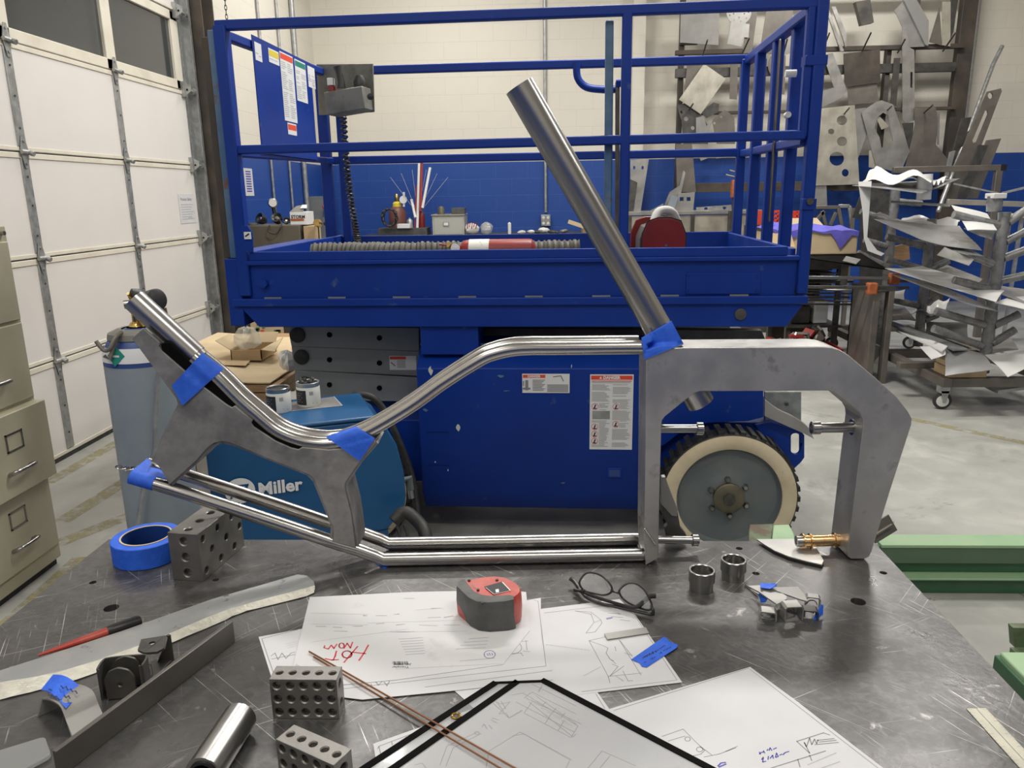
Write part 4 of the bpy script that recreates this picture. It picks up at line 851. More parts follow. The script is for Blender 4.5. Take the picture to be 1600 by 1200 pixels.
# curved blade-like plate under the bushing
bl = [(1182,844),(1192,851),(1210,862),(1232,871),(1258,878),(1284,884),(1287,878),(1276,858),(1268,844)]
solo('curved_plate', MB().prism([az(a,b,T+0.004) for a,b in bl],(0,0,0.0022)),'sheet_metal','thin curved pointed steel plate on the table beneath the bronze bushing','steel plate',bevel=0.0003)
solo('rubber_strip', MB().prism([az(a,b,T+0.0036) for a,b in ((1190,851),(1210,862.5),(1232,872),(1258,879),(1284,885),(1287,881),(1276,870),(1210,850))],(0,0,-0.0034)),'black_plastic','black strip lying under the curved pointed plate','strip')
# steel rule
rl = thing('steel_rule','worn steel rule at the right edge of the table','ruler',tuple(az(1560,1150)))
u0,u1 = az(1510,1107,T+0.001), az(1540,1106,T+0.001); dd = (az(1600,1207,T+0.001)-u0).normalized(); wv = u1-u0; wv = wv-dd*wv.dot(dd); 
MB().prism([u0,u0+wv,u0+wv+dd*0.3,u0+dd*0.3],(0,0,-0.0009)).build('blade','rule_steel',rl,smooth=False)
mb = MB(); mb.strip([u0+wv*0.5+Vector((0,0,.0002)),u0+wv*0.5+dd*0.3+Vector((0,0,.0002))],0.0006)
for k in range(60):
    l = 0.5 if k%4==0 else 0.25
    for (o_,s_) in ((u0,1),(u0+wv,-1)): a = o_+dd*(0.002+k*0.005)+Vector((0,0,.0002)); mb.strip([a,a+wv*s_*l*0.45],0.0003)
e = mb.build('graduations','ink_grey',rl,smooth=False)
# ------------------------------------------------------------ left side of the table
# bevelled aluminium bar with a rough cut edge
zb = T+0.008
TP = [(0,1047),(60,1028),(200,982),(330,936),(465,897),(480,899),(491,908),(492,915),(470,921),(380,945),(340,958),(240,1000),(120,1042),(60,1057),(4,1066),(-40,1078),(-40,1060)]
lb = thing('flame_cut_bar','long grey aluminium bar with a rough bright cut edge at the left','metal bar',tuple(az(240,1010)))
MB().prism([az(a,b,zb) for a,b in TP],(0,0,-0.0078)).build('bar','aluminium_bar',lb,bevel=0.001)
E1 = [(-40,1078),(4,1066),(60,1057),(120,1042),(240,1000),(340,958),(380,945),(470,921),(492,915)]
E2 = [(-40,1104),(5,1092),(60,1078),(120,1062),(240,1016),(340,974),(385,955),(470,934),(491,926)]
mb = MB(); A = smoothpath([az(a,b,zb+0.0002) for a,b in E1],4); B_ = smoothpath([az(a,b,T+0.0015) for a,b in E2],4)
rn = random.Random(5); V=[]; fs=[]; n=len(A)
for i in range(n):
    for j in range(5): p = A[i].lerp(B_[i], j/4); V.append(p+Vector((rn.uniform(-1,1),rn.uniform(-1,1),rn.uniform(-.5,1)))*0.0006)
for i in range(n-1):
    for j in range(4): fs.append((i*5+j,(i+1)*5+j,(i+1)*5+j+1,i*5+j+1))
V += [Vector((p.x,p.y,T+0.0002)) for p in A]; k=len(V)-n
for i in range(n-1): fs.append((k+i,k+i+1,(i+1)*5,i*5))
mb.add(V,fs).build('cut_edge','burr_metal',lb)
# red and black scriber
pn = thing('scriber','red handled marker with a black grip lying behind the aluminium bar','marker',tuple(az(150,993)))
a,b,c = az(60,1024,T+0.009),az(168,987,T+0.0085),az(220,969,T+0.0085); d=(c-b).normalized()
MB().tube([a,a.lerp(b,0.5),b],lambda i:(0.0015,0.0045,0.006)[i],16).build('shaft','red_plastic',pn)
MB().tube([b,b+d*0.003,b+d*0.006,c-d*0.004,c],lambda i:(0.0064,0.0072,0.0078,0.0078,0.006)[i],16).build('grip','black_plastic',pn)
# dark flat bar standing on edge
a = az(368,1003,T); b = az(95,1215,T); hh = 0.031
tp_ = az(365,970,T+hh)
fb_d = (b-a).normalized(); nn = Vector((fb_d.y,-fb_d.x,0)); nn = nn if nn.x<0 else -nn
solo('flat_bar', MB().prism([a,b,b+Vector((0,0,hh)),a+Vector((0,0,hh))], nn*0.006),'bar_steel','dark steel flat bar standing on edge, running off the bottom left of the photo','metal bar',bevel=0.0008)
# U clips and folded tab
def ubracket(px, py, rz, w, dpt, h, lab, holes=True):
    c = az(px,py); t = thing('pipe_clip', lab, 'bracket', (c.x,c.y,T+0.0004), rz)
    prof = [(-w/2-0.006,-dpt/2-0.001),(-w/2,-dpt/2),(w/2,-dpt/2),(w/2+0.006,-dpt/2-0.001)]
    R_ = []
    for k in range(9): a_ = PI*k/8
    outer = [Vector((-w/2,-dpt/2,0)),Vector((-w/2-0.004,-dpt/2+0.002,0)),Vector((-w/2-0.004,dpt/2-0.006,0)),Vector((-w/2+0.004,dpt/2,0)),Vector((w/2-0.004,dpt/2,0)),Vector((w/2+0.004,dpt/2-0.006,0)),Vector((w/2+0.004,-dpt/2+0.002,0)),Vector((w/2,-dpt/2,0))]
    P = smoothpath(outer,4); mb = MB(); th=0.0022
    for p,q in zip(P[:-1],P[1:]):
        d = (q-p); 
        if d.length<1e-6: continue
        n = Vector((d.y,-d.x,0)).normalized()*th
        mb.add([p,q,q+n,p+n]+[v+Vector((0,0,h)) for v in (p,q,q+n,p+n)],[(0,1,2,3),(7,6,5,4),(0,4,5,1),(3,2,6,7),(0,3,7,4),(1,5,6,2)])
    mb.build('band','dark_iron',t,local=True)
    for (y_,nm) in ((-dpt/2-0.0035,'ear_plate'),(dpt/2-0.006,'ear_plate')):
        pts = [(-w*0.38,0.002),(w*0.38,0.002),(w*0.38,h*0.72),(w*0.26,h*0.95),(0,h*1.06),(-w*0.26,h*0.95),(-w*0.38,h*0.72)]
        o = [Vector((x_,y_,z_)) for x_,z_ in pts]
        MB().prism(fillet(o,0.003,3),(0,0.003,0),[circ((0,y_,h*0.5),0.0032,(1,0,0),(0,0,1),14)]).build(nm,'dark_iron',t,local=True,bevel=0.0003)
ubracket(199,1080,math.radians(10),0.044,0.026,0.040,'dark U shaped pipe clip standing nearest the blue-taped saddle')
tbt = thing('folded_tab','dark folded steel tab with holes, beside the pipe clip on the table','bracket',tuple(az(245,1060)))
yy = 0.0
def tq(a,b,h=0): return az(40+a/5.454, 950+b/5.454, T+h)
MB().prism([tq(985,265,.036),tq(1195,232,.036),tq(1180,340,.034),tq(1120,372,.034),tq(1010,380,.034),tq(955,355,.034)],(0,0,-0.003),[circ(tq(1078,297,.036),0.0038,(1,0,0),(0,1,0),14)]).build('top_flange','dark_iron',tbt,bevel=0.0004)
MB().prism([tq(1195,232,.036),tq(1215,240,.036),tq(1245,455,.001),tq(1120,470,.001),tq(1165,360,.03)],(0.002,0.003,0)).build('upright','dark_iron',tbt)
MB().prism([tq(985,610,.001),tq(1100,625,.001),tq(1180,530,.001),tq(1245,460,.001),tq(1110,455,.001),tq(1000,500,.001)],(0,0,0.003)).build('base_flange','dark_plate',tbt,bevel=0.0004)
MB().tube(smoothpath([tq(1000,580,.008),tq(1040,605,.008),tq(1062,560,.012),tq(1050,490,.018)],4),0.003,8).build('curled_lug','dark_iron',tbt)
# curved saddle with tape
sd = thing('curved_saddle','bent steel saddle with a handwritten blue tape label, on the left of the table','bracket',tuple(az(115,1110)))
fl_ = [tq(95,925,.0005),tq(140,770,.022),tq(190,775,.0275),tq(250,800,.029),tq(300,845,.025),tq(345,960,.012),tq(405,1105,.0005)]
off_ = tq(545,740,.024)-tq(300,850,.024); off_.z=0
fl_ = [fl_[0]]+smoothpath(fl_[1:6],4)+[fl_[6]]
mb = MB(); n=len(fl_); V = fl_+[p+off_*1.15 for p in fl_]; V += [v-Vector((0,0,0.002)) if i not in (0,n-1,n,2*n-1) else v+Vector((0.002 if i%n==0 else -0.002,0,0)) for i,v in enumerate(V)]
fs=[]
for i in range(n-1): fs += [(i,i+1,n+i+1,n+i),(2*n+i,3*n+i,3*n+i+1,2*n+i+1),(i,2*n+i,2*n+i+1,i+1),(n+i,n+i+1,3*n+i+1,3*n+i)]
fs += [(0,n,3*n,2*n),(n-1,3*n-1,4*n-1,2*n-1)]
mb.add(V,fs).build('saddle','grey_plate',sd)
tq4 = [tq(130,705,.0255),tq(235,575,.0265),tq(380,640,.031),tq(505,705,.0235),tq(345,862,.024),tq(240,800,.0300)]
mb = MB(); mb.grid(lambda u,v: (tq4[0]*(1-u)+tq4[4]*u)*(1-v)+(tq4[1]*(1-u)+tq4[3]*u)*v + Vector((0,0,0.0065*math.sin(PI*min(u*1.05,1))+0.0012)), 10, 6, 0.0004)
mb.build('tape_label','tape_blue',sd)
mb = MB()
for row in ([(300,660),(320,685),(345,668),(360,700),(385,690),(400,715),(425,705),(440,730)],[(330,745),(345,765),(365,748),(380,772)],[(175,705),(200,720),(195,740),(225,735),(245,760),(260,750),(290,785),(310,775)],[(200,688),(225,700)]):
    mb.strip([tq(a,b,.0345 if a>220 else .032) for a,b in row],0.0012)
mb.build('handwriting','marker_navy',sd,smooth=False)
# steel tube
a = az(375,1121,T+0.0185); b = az(318,1209,T+0.0185)
ta = az(378,1102+18,T+0.019); 
d = (b-a).normalized()
MB0 = MB().tube([a,(a+b)/2,b],0.0185,40,hollow=(0.0145,0.03))
st = thing('steel_sleeve','thick bright steel sleeve with a black lined bore, lying at the bottom left','steel tube',tuple(az(345,1160)))
MB0.build('sleeve','turned_steel',st)
mb = MB(); n=36; u=d.orthogonal().normalized(); w_=d.cross(u); V=[];fs=[]
for (r_,o_) in ((0.0144,-0.02),(0.0144,0.0015),(0.0112,0.0015),(0.0112,-0.02)): V += [b+d*o_+(u*math.cos(2*PI*j/n)+w_*math.sin(2*PI*j/n))*r_ for j in range(n)]
for k in range(3):
    for j in range(n): fs.append((k*n+j,k*n+(j+1)%n,(k+1)*n+(j+1)%n,(k+1)*n+j))
mb.add(V,fs).build('bore_liner','black_plastic',st)
solo('acrylic_plate', MB().prism(fillet([az(-60,1190,T+0.006),az(70,1150,T+0.006),az(80,1178,T+0.006),az(10,1215,T+0.006),az(-60,1240,T+0.006)],0.006),(0,0,-0.0055)),'acrylic','frosted clear acrylic plate at the bottom left corner of the photo','plate',bevel=0.0008)
solo('plastic_flap', MB().prism([az(455,1052,T+0.004),az(463,1037,T+0.012),az(480,1046,T+0.006)],(0,0,-0.0003)),'clear_vinyl','small clear film corner sticking up behind the front perforated block','film')
# ------------------------------------------------------------ scissor lift (own axes: u along the platform, v away from the camera, z up)
LRZ = math.radians(-2.1); LO = Vector((0,3.0,0)); LU = Vector((math.cos(LRZ),math.sin(LRZ),0)); LV = Vector((-math.sin(LRZ),math.cos(LRZ),0))
def lp_(px, py, v):
    d = ray(px,py); t = (v-(CAM-LO).dot(LV))/d.dot(LV); p = CAM+d*t-LO; return Vector((p.dot(LU), v, p.z))
def lu_(px, py, u):
    d = ray(px,py); t = (u-(CAM-LO).dot(LU))/d.dot(LU); p = CAM+d*t-LO; return Vector((u, p.dot(LV), p.z))
lift = thing('scissor_lift','blue scissor lift with railed platform, folded grey scissor arms and cream tyred wheels','scissor lift',tuple(LO),LRZ)
UL, UR, VB = -1.228, 1.0, 1.3
ZT, ZM = 2.062, 1.616
def P4(mb, name, mt='lift_blue', par=lift, **k): return mb.build(name, mt, par, local=True, **k)
# platform deck, skirt and toe boards
P4(MB().bb(UL+0.03,UR-0.02,0.02,VB,1.045,1.075),'deck','dark_grey_plastic')
P4(MB().bb(-1.256,1.002,-0.012,0.03,1.009,1.041),'skirt_lip',bevel=0.004)
P4(MB().prism([(-1.235,0.002,1.009),(-1.161,0.002,0.925),(0.93,0.002,0.92),(0.99,0.002,1.009)],(0,0.012,0)),'lower_skirt',bevel=0.002)
P4(MB().bb(-1.19,0.955,0.012,0.02,1.041,1.18),'side_channel',bevel=0.001)
P4(MB().bb(-1.192,0.962,-0.006,0.03,1.174,1.191),'channel_lip',bevel=0.003)
P4(MB().bb(-1.175,0.918,0.004,0.02,1.19,1.226),'toe_board',bevel=0.003)
for u in [-1.09+0.262*k for k in range(8)]: P4(MB().bb(u-0.035,u+0.035,-0.008,-0.001,1.041,1.047),'clip','grey_paint')
p0,p1 = lp_(1073,427,0.008), lp_(1187,459,0.008)
e = P4(MB().bb(p0.x,p1.x,0.006,0.012,p1.z,p0.z),'access_plate',bevel=0.001)
for uu in (p0.x+0.012,p1.x-0.012):
    for zz in (p0.z-0.012,p1.z+0.012): P4(MB().cyl((uu,0.002,zz),(uu,0.006,zz),0.005,8),'screw','lift_blue',e)
b = lp_(412,443,0.0); P4(MB().cyl((b.x,-0.01,b.z),(b.x,0.012,b.z),0.018,6),'bolt')
b = lp_(1157,491,0.0); e = P4(MB().lathe([(0.022,0),(0.022,0.006),(0.012,0.008),(0.0001,0.008)],(b.x,0.002,b.z),(0,-1,0),24),'pivot_pin','dark_iron'); 
# left end box of the extension deck
P4(MB().prism([(-1.345,0.25,1.215),(-1.345,0.25,1.13),(-1.33,0.25,0.98),(-1.24,0.25,0.9),(-1.2,0.25,0.9),(-1.2,0.25,1.215)],(0,0.9,0)),'end_box',bevel=0.003)
P4(MB().bb(-1.28,-1.22,0.0,0.28,0.93,1.2),'end_bracket',bevel=0.003)
# rear and end toe boards
P4(MB().bb(UL,UR,VB-0.02,VB,1.07,1.22),'toe_board',bevel=0.003)
P4(MB().bb(UL+0.03,UL+0.05,0.05,VB,1.07,1.225),'toe_board',bevel=0.003); P4(MB().bb(UR-0.06,UR-0.04,0.05,VB,1.07,1.215),'toe_board',bevel=0.003)
# railing
q = 0.04
def rail(a, b, w=0.04, h=0.04, nm='rail', mt='lift_blue', par=lift): return P4(MB().bar(a,b,w,h),nm,mt,par,bevel=0.006)
rail((-1.225,0.02,ZT-0.0),(1.0,0.02,ZT+0.006),0.035,0.036)
rail((UL+0.03,0.02,ZM),(0.955,0.02,ZM+0.01),0.035,0.034)
rail((-1.205,0.02,1.05),(-1.205,0.02,ZT),0.05,0.05,'post')
for (uu) in (0.302,): rail((uu,0.02,1.22),(uu,0.02,ZT),0.036,0.036,'post')
rail((0.98,0.02,1.045),(0.98,0.02,ZT+0.12),0.042,0.05,'post')
p = lp_(1257,120,0.02); rail((0.945,0.02,ZM),(0.945,0.02,ZT),0.03,0.034,'post')
P4(MB().bb(0.93,1.008,-0.006,0.05,1.86,1.895),'latch_collar',bevel=0.003)
P4(MB().bb(0.955,1.005,-0.012,0.02,1.36,1.40),'bolt_plate',bevel=0.002)
for zz in (1.39,): P4(MB().cyl((0.98,-0.02,zz),(0.98,-0.01,zz),0.013,8),'bolt','dark_iron')
rail((-1.2,VB-0.02,ZT+0.02),(0.99,VB-0.02,ZT+0.02),0.036,0.042)
rail((-1.2,VB-0.02,ZM+0.01),(0.99,VB-0.02,ZM+0.01),0.036,0.042)
for uu in (-1.235,-1.14,0.985,1.065-0.0): rail((uu,VB-0.02,1.08),(uu,VB-0.02,ZT+0.02),0.06 if uu<-1.2 else 0.045,0.04,'post')
# left end rails
rail((-1.205,0.03,ZT-0.03),(-1.205,VB,ZT+0.01),0.035,0.036); rail((-1.205,0.03,ZM-0.01),(-1.205,VB,ZM+0.01),0.035,0.03)
# right end rails and posts
rail((0.965,0.03,ZT-0.005),(1.0,VB,ZT+0.015),0.045,0.04); rail((0.965,0.03,ZM-0.01),(1.0,VB,ZM+0.005),0.045,0.035)
for vv,zt in ((0.32,ZT),(0.62,ZT),(0.95,ZT)): rail((0.985,vv,1.08),(0.985,vv,zt),0.045,0.045,'post')
rail((0.95,0.45,1.3),(0.95,0.45,2.03),0.012,0.012,'gate_rod','dark_iron')
P4(MB().cyl((0.95,0.18,1.86),(0.91,0.18,1.86),0.014,10),'gate_pin','plastic_white'); P4(MB().cyl((0.955,0.3,1.72),(0.955,0.27,1.72),0.012,10),'bolt','plastic_white')
# worn sliding bar beside the centre post, hook tube
p = lp_(952,200,0.05); rail((p.x,0.06,1.3),(p.x-0.004,0.06,ZT-0.02),0.03,0.036,'pull_bar','lift_blue_worn')
a = lp_(901,98,VB-0.05); b = lp_(944,140,VB-0.05)
P4(MB().tube(smoothpath([(a.x,a.y,a.z),(a.x+0.005,a.y,a.z-0.07),(a.x+0.05,a.y,b.z+0.015),(b.x,b.y,b.z),(b.x+0.06,b.y,b.z)],6),0.019,14),'hook_tube')
P4(MB().cyl((0.345,VB-0.08,1.25),(0.335,VB-0.08,1.98),0.012,10),'hinge_rod','dark_iron')
P4(MB().lathe([(0.02,0),(0.02,0.03),(0.0001,0.032)],(0.345,VB-0.08,1.96),(0,-0.3,1),12),'hinge_cap','lift_blue')
# left gate post detail and hooks
P4(MB().bb(-1.262,-1.232,0.02,0.06,1.2,2.05),'gate_post','lift_blue_worn',bevel=0.004)
P4(MB().bb(-1.298,-1.263,0.04,0.09,1.2,2.03),'gate_post','rusty_iron',bevel=0.004)
P4(MB().prism([(-1.175,-0.006,1.226),(-1.155,-0.006,1.226),(-1.15,-0.006,1.30),(-1.165,-0.006,1.33),(-1.19,-0.006,1.33),(-1.19,-0.006,1.226)],(0,0.01,0)),'gate_hook',bevel=0.002)
p = lp_(387,368,-0.012); e = P4(MB().bb(p.x-0.014,p.x+0.014,-0.014,-0.012,p.z-0.014,p.z+0.014),'hook_label','label_white'); P4(MB().strip([(p.x-0.008,-0.0145,p.z-0.003),(p.x+0.006,-0.0145,p.z+0.006)],0.006,(0,1,0)),'symbol','ink_black',e)
# sheet panel on the left end rail, with its stickers
u0 = -1.18
v0, v1 = lu_(402,150,u0).y, lu_(489,150,u0).y; 
pan = P4(MB().bb(u0-0.004,u0,v0,v1,ZM,ZT+0.012),'end_panel',bevel=0.001)
def sticker(px, u, par, parts, nm='sticker'):
    Q4 = [lu_(a,b,u+0.0012) for a,b in px]; y0=(Q4[0].y+Q4[3].y)/2; y1=(Q4[1].y+Q4[2].y)/2; z1=(Q4[0].z+Q4[1].z)/2; z0=(Q4[2].z+Q4[3].z)/2
    s = P4(MB().bb(u,u+0.0012,y0,y1,z0,z1),nm,'label_white',par,smooth=False)
    if 'red' in parts or 'green' in parts or 'yel' in parts:
        P4(MB().bb(u+0.0012,u+0.0016,y0+0.004,y1-0.004,z1-0.03,z1-0.006),'header','safety_red' if 'red' in parts else 'green_label' if 'green' in parts else 'yellow',s,smooth=False)
    mb = MB(); rn = random.Random(int(y0*1000)); z = z1-0.042; w_=(y1-y0)
    while z > z0+0.012:
        for (f0,f1) in ((0.06,0.47),(0.53,0.94)):
            if rn.random() < 0.85: mb.strip([(u+0.0016,y0+w_*f0,z),(u+0.0016,y0+w_*(f0+(f1-f0)*rn.uniform(0.5,1)),z)],0.0035,(1,0,0))
        z -= 0.0085
    P4(mb,'print','ink_light',s,smooth=False); return s
sticker([(397,64),(408,70),(410,97),(400,94)],u0,pan,'')
sticker([(419,75),(435,81),(437,103),(421,97)],u0,pan,'yel')
sticker([(436,80),(457,88),(465,193),(446,188)],u0,pan,'red')
sticker([(449,192),(463,194),(464,212),(451,210)],u0,pan,'red')
sticker([(460,93),(477,98),(481,162),(465,157)],u0,pan,'green')
sticker([(480,97),(491,112),(494,143),(482,132)],u0,pan,'')
# control box at the rear left corner
cb = P4(MB().prism([lp_(494,100,1.2),lp_(583,99,1.1),lp_(585,175,1.1),lp_(498,180,1.2)],(0,0.012,0)),'control_panel','control_grey',bevel=0.004)
a,b_,c,d = lp_(505,144,1.02),lp_(566,134,1.0),lp_(570,170,1.0),lp_(511,180,1.02)
P4(MB().prism([a,b_,c,d],(0.02,0.13,0)),'control_box','control_grey',cb,bevel=0.005)
a,b_ = lp_(533,128,1.03), lp_(527,104,1.03); P4(MB().tube([a-Vector((0,0,.03)),a,a.lerp(b_,0.6),b_],lambda i:(0.022,0.018,0.016,0.02)[i],12),'joystick','black_plastic',cb)
a = lp_(517,128,1.04); P4(MB().box((a.x,a.y,a.z),(0.032,0.03,0.035)),'guard','plastic_white',cb,bevel=0.003); P4(MB().box((a.x+0.003,a.y,a.z-0.035),(0.03,0.03,0.03)),'switch','red_paint',cb,bevel=0.003)
a = lp_(562,128,1.05); P4(MB().lathe([(0.03,-0.03),(0.032,0),(0.02,0.03),(0.0001,0.035)],a,(0,0,1),16),'knob','black_plastic',cb)
a = lp_(577,152,1.0); P4(MB().lathe([(0.008,0),(0.008,0.02),(0.016,0.022),(0.016,0.03),(0.0001,0.032)],a,(0.5,-1,0),12),'toggle','black_plastic',cb)
# coiled cable
cl = []
A = smoothpath([lp_(536,180,1.2),lp_(541,250,1.18),lp_(548,310,1.16),lp_(556,360,1.12),lp_(560,385,1.05)],10)
for i in range(len(A)-1):
    for j in range(10): t=j/10; p=A[i].lerp(A[i+1],t); an=2*PI*(i*0.95+t*0.95); cl.append(p+Vector((math.cos(an)*0.016,math.sin(an)*0.016,0)))
P4(MB().tube(cl,0.005,6),'coil_cable','black_plastic')
# ribbed hose lying on the deck
def ribbed(A, r, mt, nm, par=None, pitch=0.022):
    L=[0]; 
    for i in range(1,len(A)): L.append(L[-1]+(A[i]-A[i-1]).length)
    return MB().tube(A, lambda i: r*(1.0 if int(L[i]/pitch*2)%2 else 0.86), 14)
a,b_ = lp_(487,390,0.35), lp_(905,388,0.35); n=150
A = [Vector((a.x+(b_.x-a.x)*i/n,0.35+0.012*math.sin(i*0.09),1.192)) for i in range(n+1)]
mbh = ribbed(A,0.05,'hose_grey','hose')
mbh.v = [LO + LU*p.x + LV*p.y + Vector((0,0,p.z)) for p in mbh.v]
solo('ribbed_hose',mbh,'hose_grey','grey ribbed flexible hose lying along the blue lift platform behind its front toe board','hose')
# extinguisher lying on the platform
def LW(p): return LO + LU*p[0] + LV*p[1] + Vector((0,0,p[2]))
a = lp_(722,384,0.16); b_ = lp_(834,383,0.16); r=0.047; z=1.21
ex = thing('fire_extinguisher','red fire extinguisher with a printed label lying on the blue lift platform','fire extinguisher',tuple(LW((a.x,0.16,z-r))))
MB().lathe([(0.0001,-0.012),(r*0.7,-0.004),(r*0.97,0.008),(r,0.02),(r,0.26),(r*0.9,0.285),(r*0.55,0.3),(0.018,0.305),(0.016,0.33),(0.0001,0.331)], LW((b_.x,0.16,z)), -LU, 32).build('cylinder','red_paint',ex)
MB().lathe([(r+0.0008,0.18),(r+0.0008,0.262)], LW((b_.x,0.16,z)), -LU, 32).build('label','can_label',ex)
MB().tube([LW((a.x+0.02,0.16,z)),LW((a.x-0.03,0.15,z+0.01)),LW((a.x-0.05,0.12,z+0.03))],0.012,10).build('valve','brass',ex)
MB().lathe([(0.0001,0),(0.018,0.001),(0.018,0.012),(0.0001,0.014)], LW((a.x-0.02,0.11,z+0.015)), (0,-1,0.2), 20).build('gauge','plastic_white',ex)
MB().bar(LW((a.x-0.01,0.14,z+0.02)),LW((a.x-0.09,0.13,z+0.03)),0.02,0.006).build('lever','red_paint',ex)
# red case on the platform
c0 = lp_(1003,385,0.30); c1 = lp_(1071,385,0.30)
rc = thing('red_case','red rounded cable reel case standing at the right of the blue lift platform','case',tuple(LW(((c0.x+c1.x)/2,0.35,1.075))))
w2 = (c1.x-c0.x)/2; cx_ = (c0.x+c1.x)/2; zb_=1.08
ol = [(-w2,0),(w2,0),(w2,0.17),(w2*0.75,0.222),(w2*0.3,0.235),(-w2*0.3,0.235),(-w2*0.75,0.222),(-w2,0.17)]
MB().prism([LW((cx_+x_,0.30,zb_+z_*1.05)) for x_,z_ in ol], LV*0.012).build('front_panel','gloss_red_reel',rc,bevel=0.004)
MB().prism([LW((cx_+x_-0.03,0.55,zb_+z_*1.05)) for x_,z_ in ol], LV*0.012).build('rear_panel','gloss_red_reel',rc,bevel=0.004)
MB().prism([LW((cx_+x_*1.03,0.302,zb_+z_*1.05+(0.004 if z_>0 else 0))) for x_,z_ in ol], LV*0.004).build('rim','black_plastic',rc)
MB().prism([LW((cx_-0.015+x_*0.93,0.312,zb_+z_*0.95)) for x_,z_ in ol], LV*0.24).build('body','dark_iron',rc,bevel=0.004)
MB().tube(smoothpath([LW((cx_-0.05,0.32,zb_+0.2)),LW((cx_-0.02,0.36,zb_+0.27)),LW((cx_+0.04,0.4,zb_+0.27)),LW((cx_+0.07,0.42,zb_+0.22))],6),0.018,10).build('handle','stone_grey',rc)
for k in (0,1): MB().cyl(LW((cx_+0.01,0.294,zb_+0.11+k*0.025)),LW((cx_+0.01,0.299,zb_+0.11+k*0.025)),0.006,10).build('rivet','turned_steel',rc)
# scissor arms
for k,(pts) in enumerate([[(449,510),(655,512),(655,549),(455,541)],[(455,541),(655,549),(655,588),(460,578)],[(460,578),(655,590),(655,628),(463,625)]]):
    Q4=[lp_(a,b,0.3) for a,b in pts]
    ar = P4(MB().prism(Q4+[] ,(0,0.05,0)),'scissor_arm','scissor_grey',bevel=0.003)
    zc_ = (Q4[0].z+Q4[3].z)/2
    P4(MB().lathe([(0.034,0),(0.034,0.008),(0.022,0.012),(0.0001,0.012)],(Q4[0].x+0.045,0.298,zc_+0.006),(0,-1,0),24),'pivot_pin','rubber',ar)
    for (a,b) in ((515,523+k*39),(593,528+k*39)):
        p=lp_(a,b,0.3); P4(MB().lathe([(0.012,0),(0.012,0.003),(0.0001,0.0032)],(p.x,0.299,p.z),(0,-1,0),14),'bolt','void_black',ar)
for v_ in (0.9,): P4(MB().bb(-1.15,0.9,v_,v_+0.05,0.5,0.87),'scissor_arm','scissor_grey')
Q4=[lp_(a,b,0.3) for a,b in [(740,512),(1190,516),(1200,540),(740,540)]]; P4(MB().prism(Q4,(0,0.05,0)),'scissor_arm','dark_iron',bevel=0.003)
def decal(px, v, par, title, seed, cols=2, pics=()):
    Q4=[lp_(a,b,v) for a,b in px]; x0,x1=Q4[0].x,Q4[1].x; z1,z0=Q4[0].z,Q4[2].z
    s = P4(MB().bb(x0,x1,v-0.0012,v,z0,z1),'warning_sticker','label_white',par,smooth=False,bevel=0)
    w_=x1-x0; h_=z1-z0; return s,x0,x1,z0,z1
s,x0,x1,z0,z1 = decal([(608,556),(650,556),(650,578),(608,578)],0.2985,lift,'',1)
P4(MB().bb(x0+.003,x0+.075,0.2965,0.2973,z1-0.016,z1-0.003),'header','safety_red',s,smooth=False)
mb=MB()
for k in range(6): mb.strip([(x0+0.035,0.2968,z1-0.022-k*0.006),(x0+0.072,0.2968,z1-0.022-k*0.006)],0.003,(0,1,0))
mb.strip([(x0+.008,.2968,z1-.03),(x0+.025,.2968,z1-.045)],.006,(0,1,0)); P4(mb,'print','ink_grey',s,smooth=False)
# support column and power module covers
a,b_ = lp_(655,487,0.02), lp_(748,547,0.02)
P4(MB().bb(a.x,b_.x,0.02,0.2,b_.z-0.02,0.93),'support_column',bevel=0.004)
zc0,zc1,zc2,zc3 = 0.129,0.221,0.756,0.833
def cover(u0_,u1_,nm='cover'):
    prof=[(0.06,zc0),(0.0,zc1),(-0.012,zc2),(0.10,zc3),(0.5,zc3),(0.5,zc0)]
    return P4(MB().prism([(u0_,y_,z_) for y_,z_ in prof],(u1_-u0_,0,0)),nm,bevel=0.004)
cv = cover(-0.52,0.385,'power_cover')
cover(0.39,0.42,'cover_strip')
cv2 = P4(MB().bb(-0.52,0.385,0.09,0.105,zc3,zc3+0.006),'cover_seam','lift_blue_worn',cv)
p0,p1=lp_(668,675,-0.006),lp_(703,727,-0.006)
mb=MB(); 
for l in ([(p0.x,-0.0085,p0.z),(p1.x,-0.0085,p0.z)],[(p0.x,-0.0075,p1.z),(p1.x,-0.0075,p1.z)]): mb.strip(l,0.0015,(0,1,0))
P4(mb,'panel_seam','void_black',cv,smooth=False)
p=lp_(960,739,-0.004); e=P4(MB().bb(p.x-0.03,p.x+0.03,-0.006,-0.002,p.z-0.022,p.z+0.022),'latch_recess','lift_blue',cv,bevel=0.002); P4(MB().bb(p.x-0.022,p.x+0.022,-0.0075,-0.006,p.z-0.015,p.z+0.013),'latch','cylinder_blue',e,bevel=0.001)
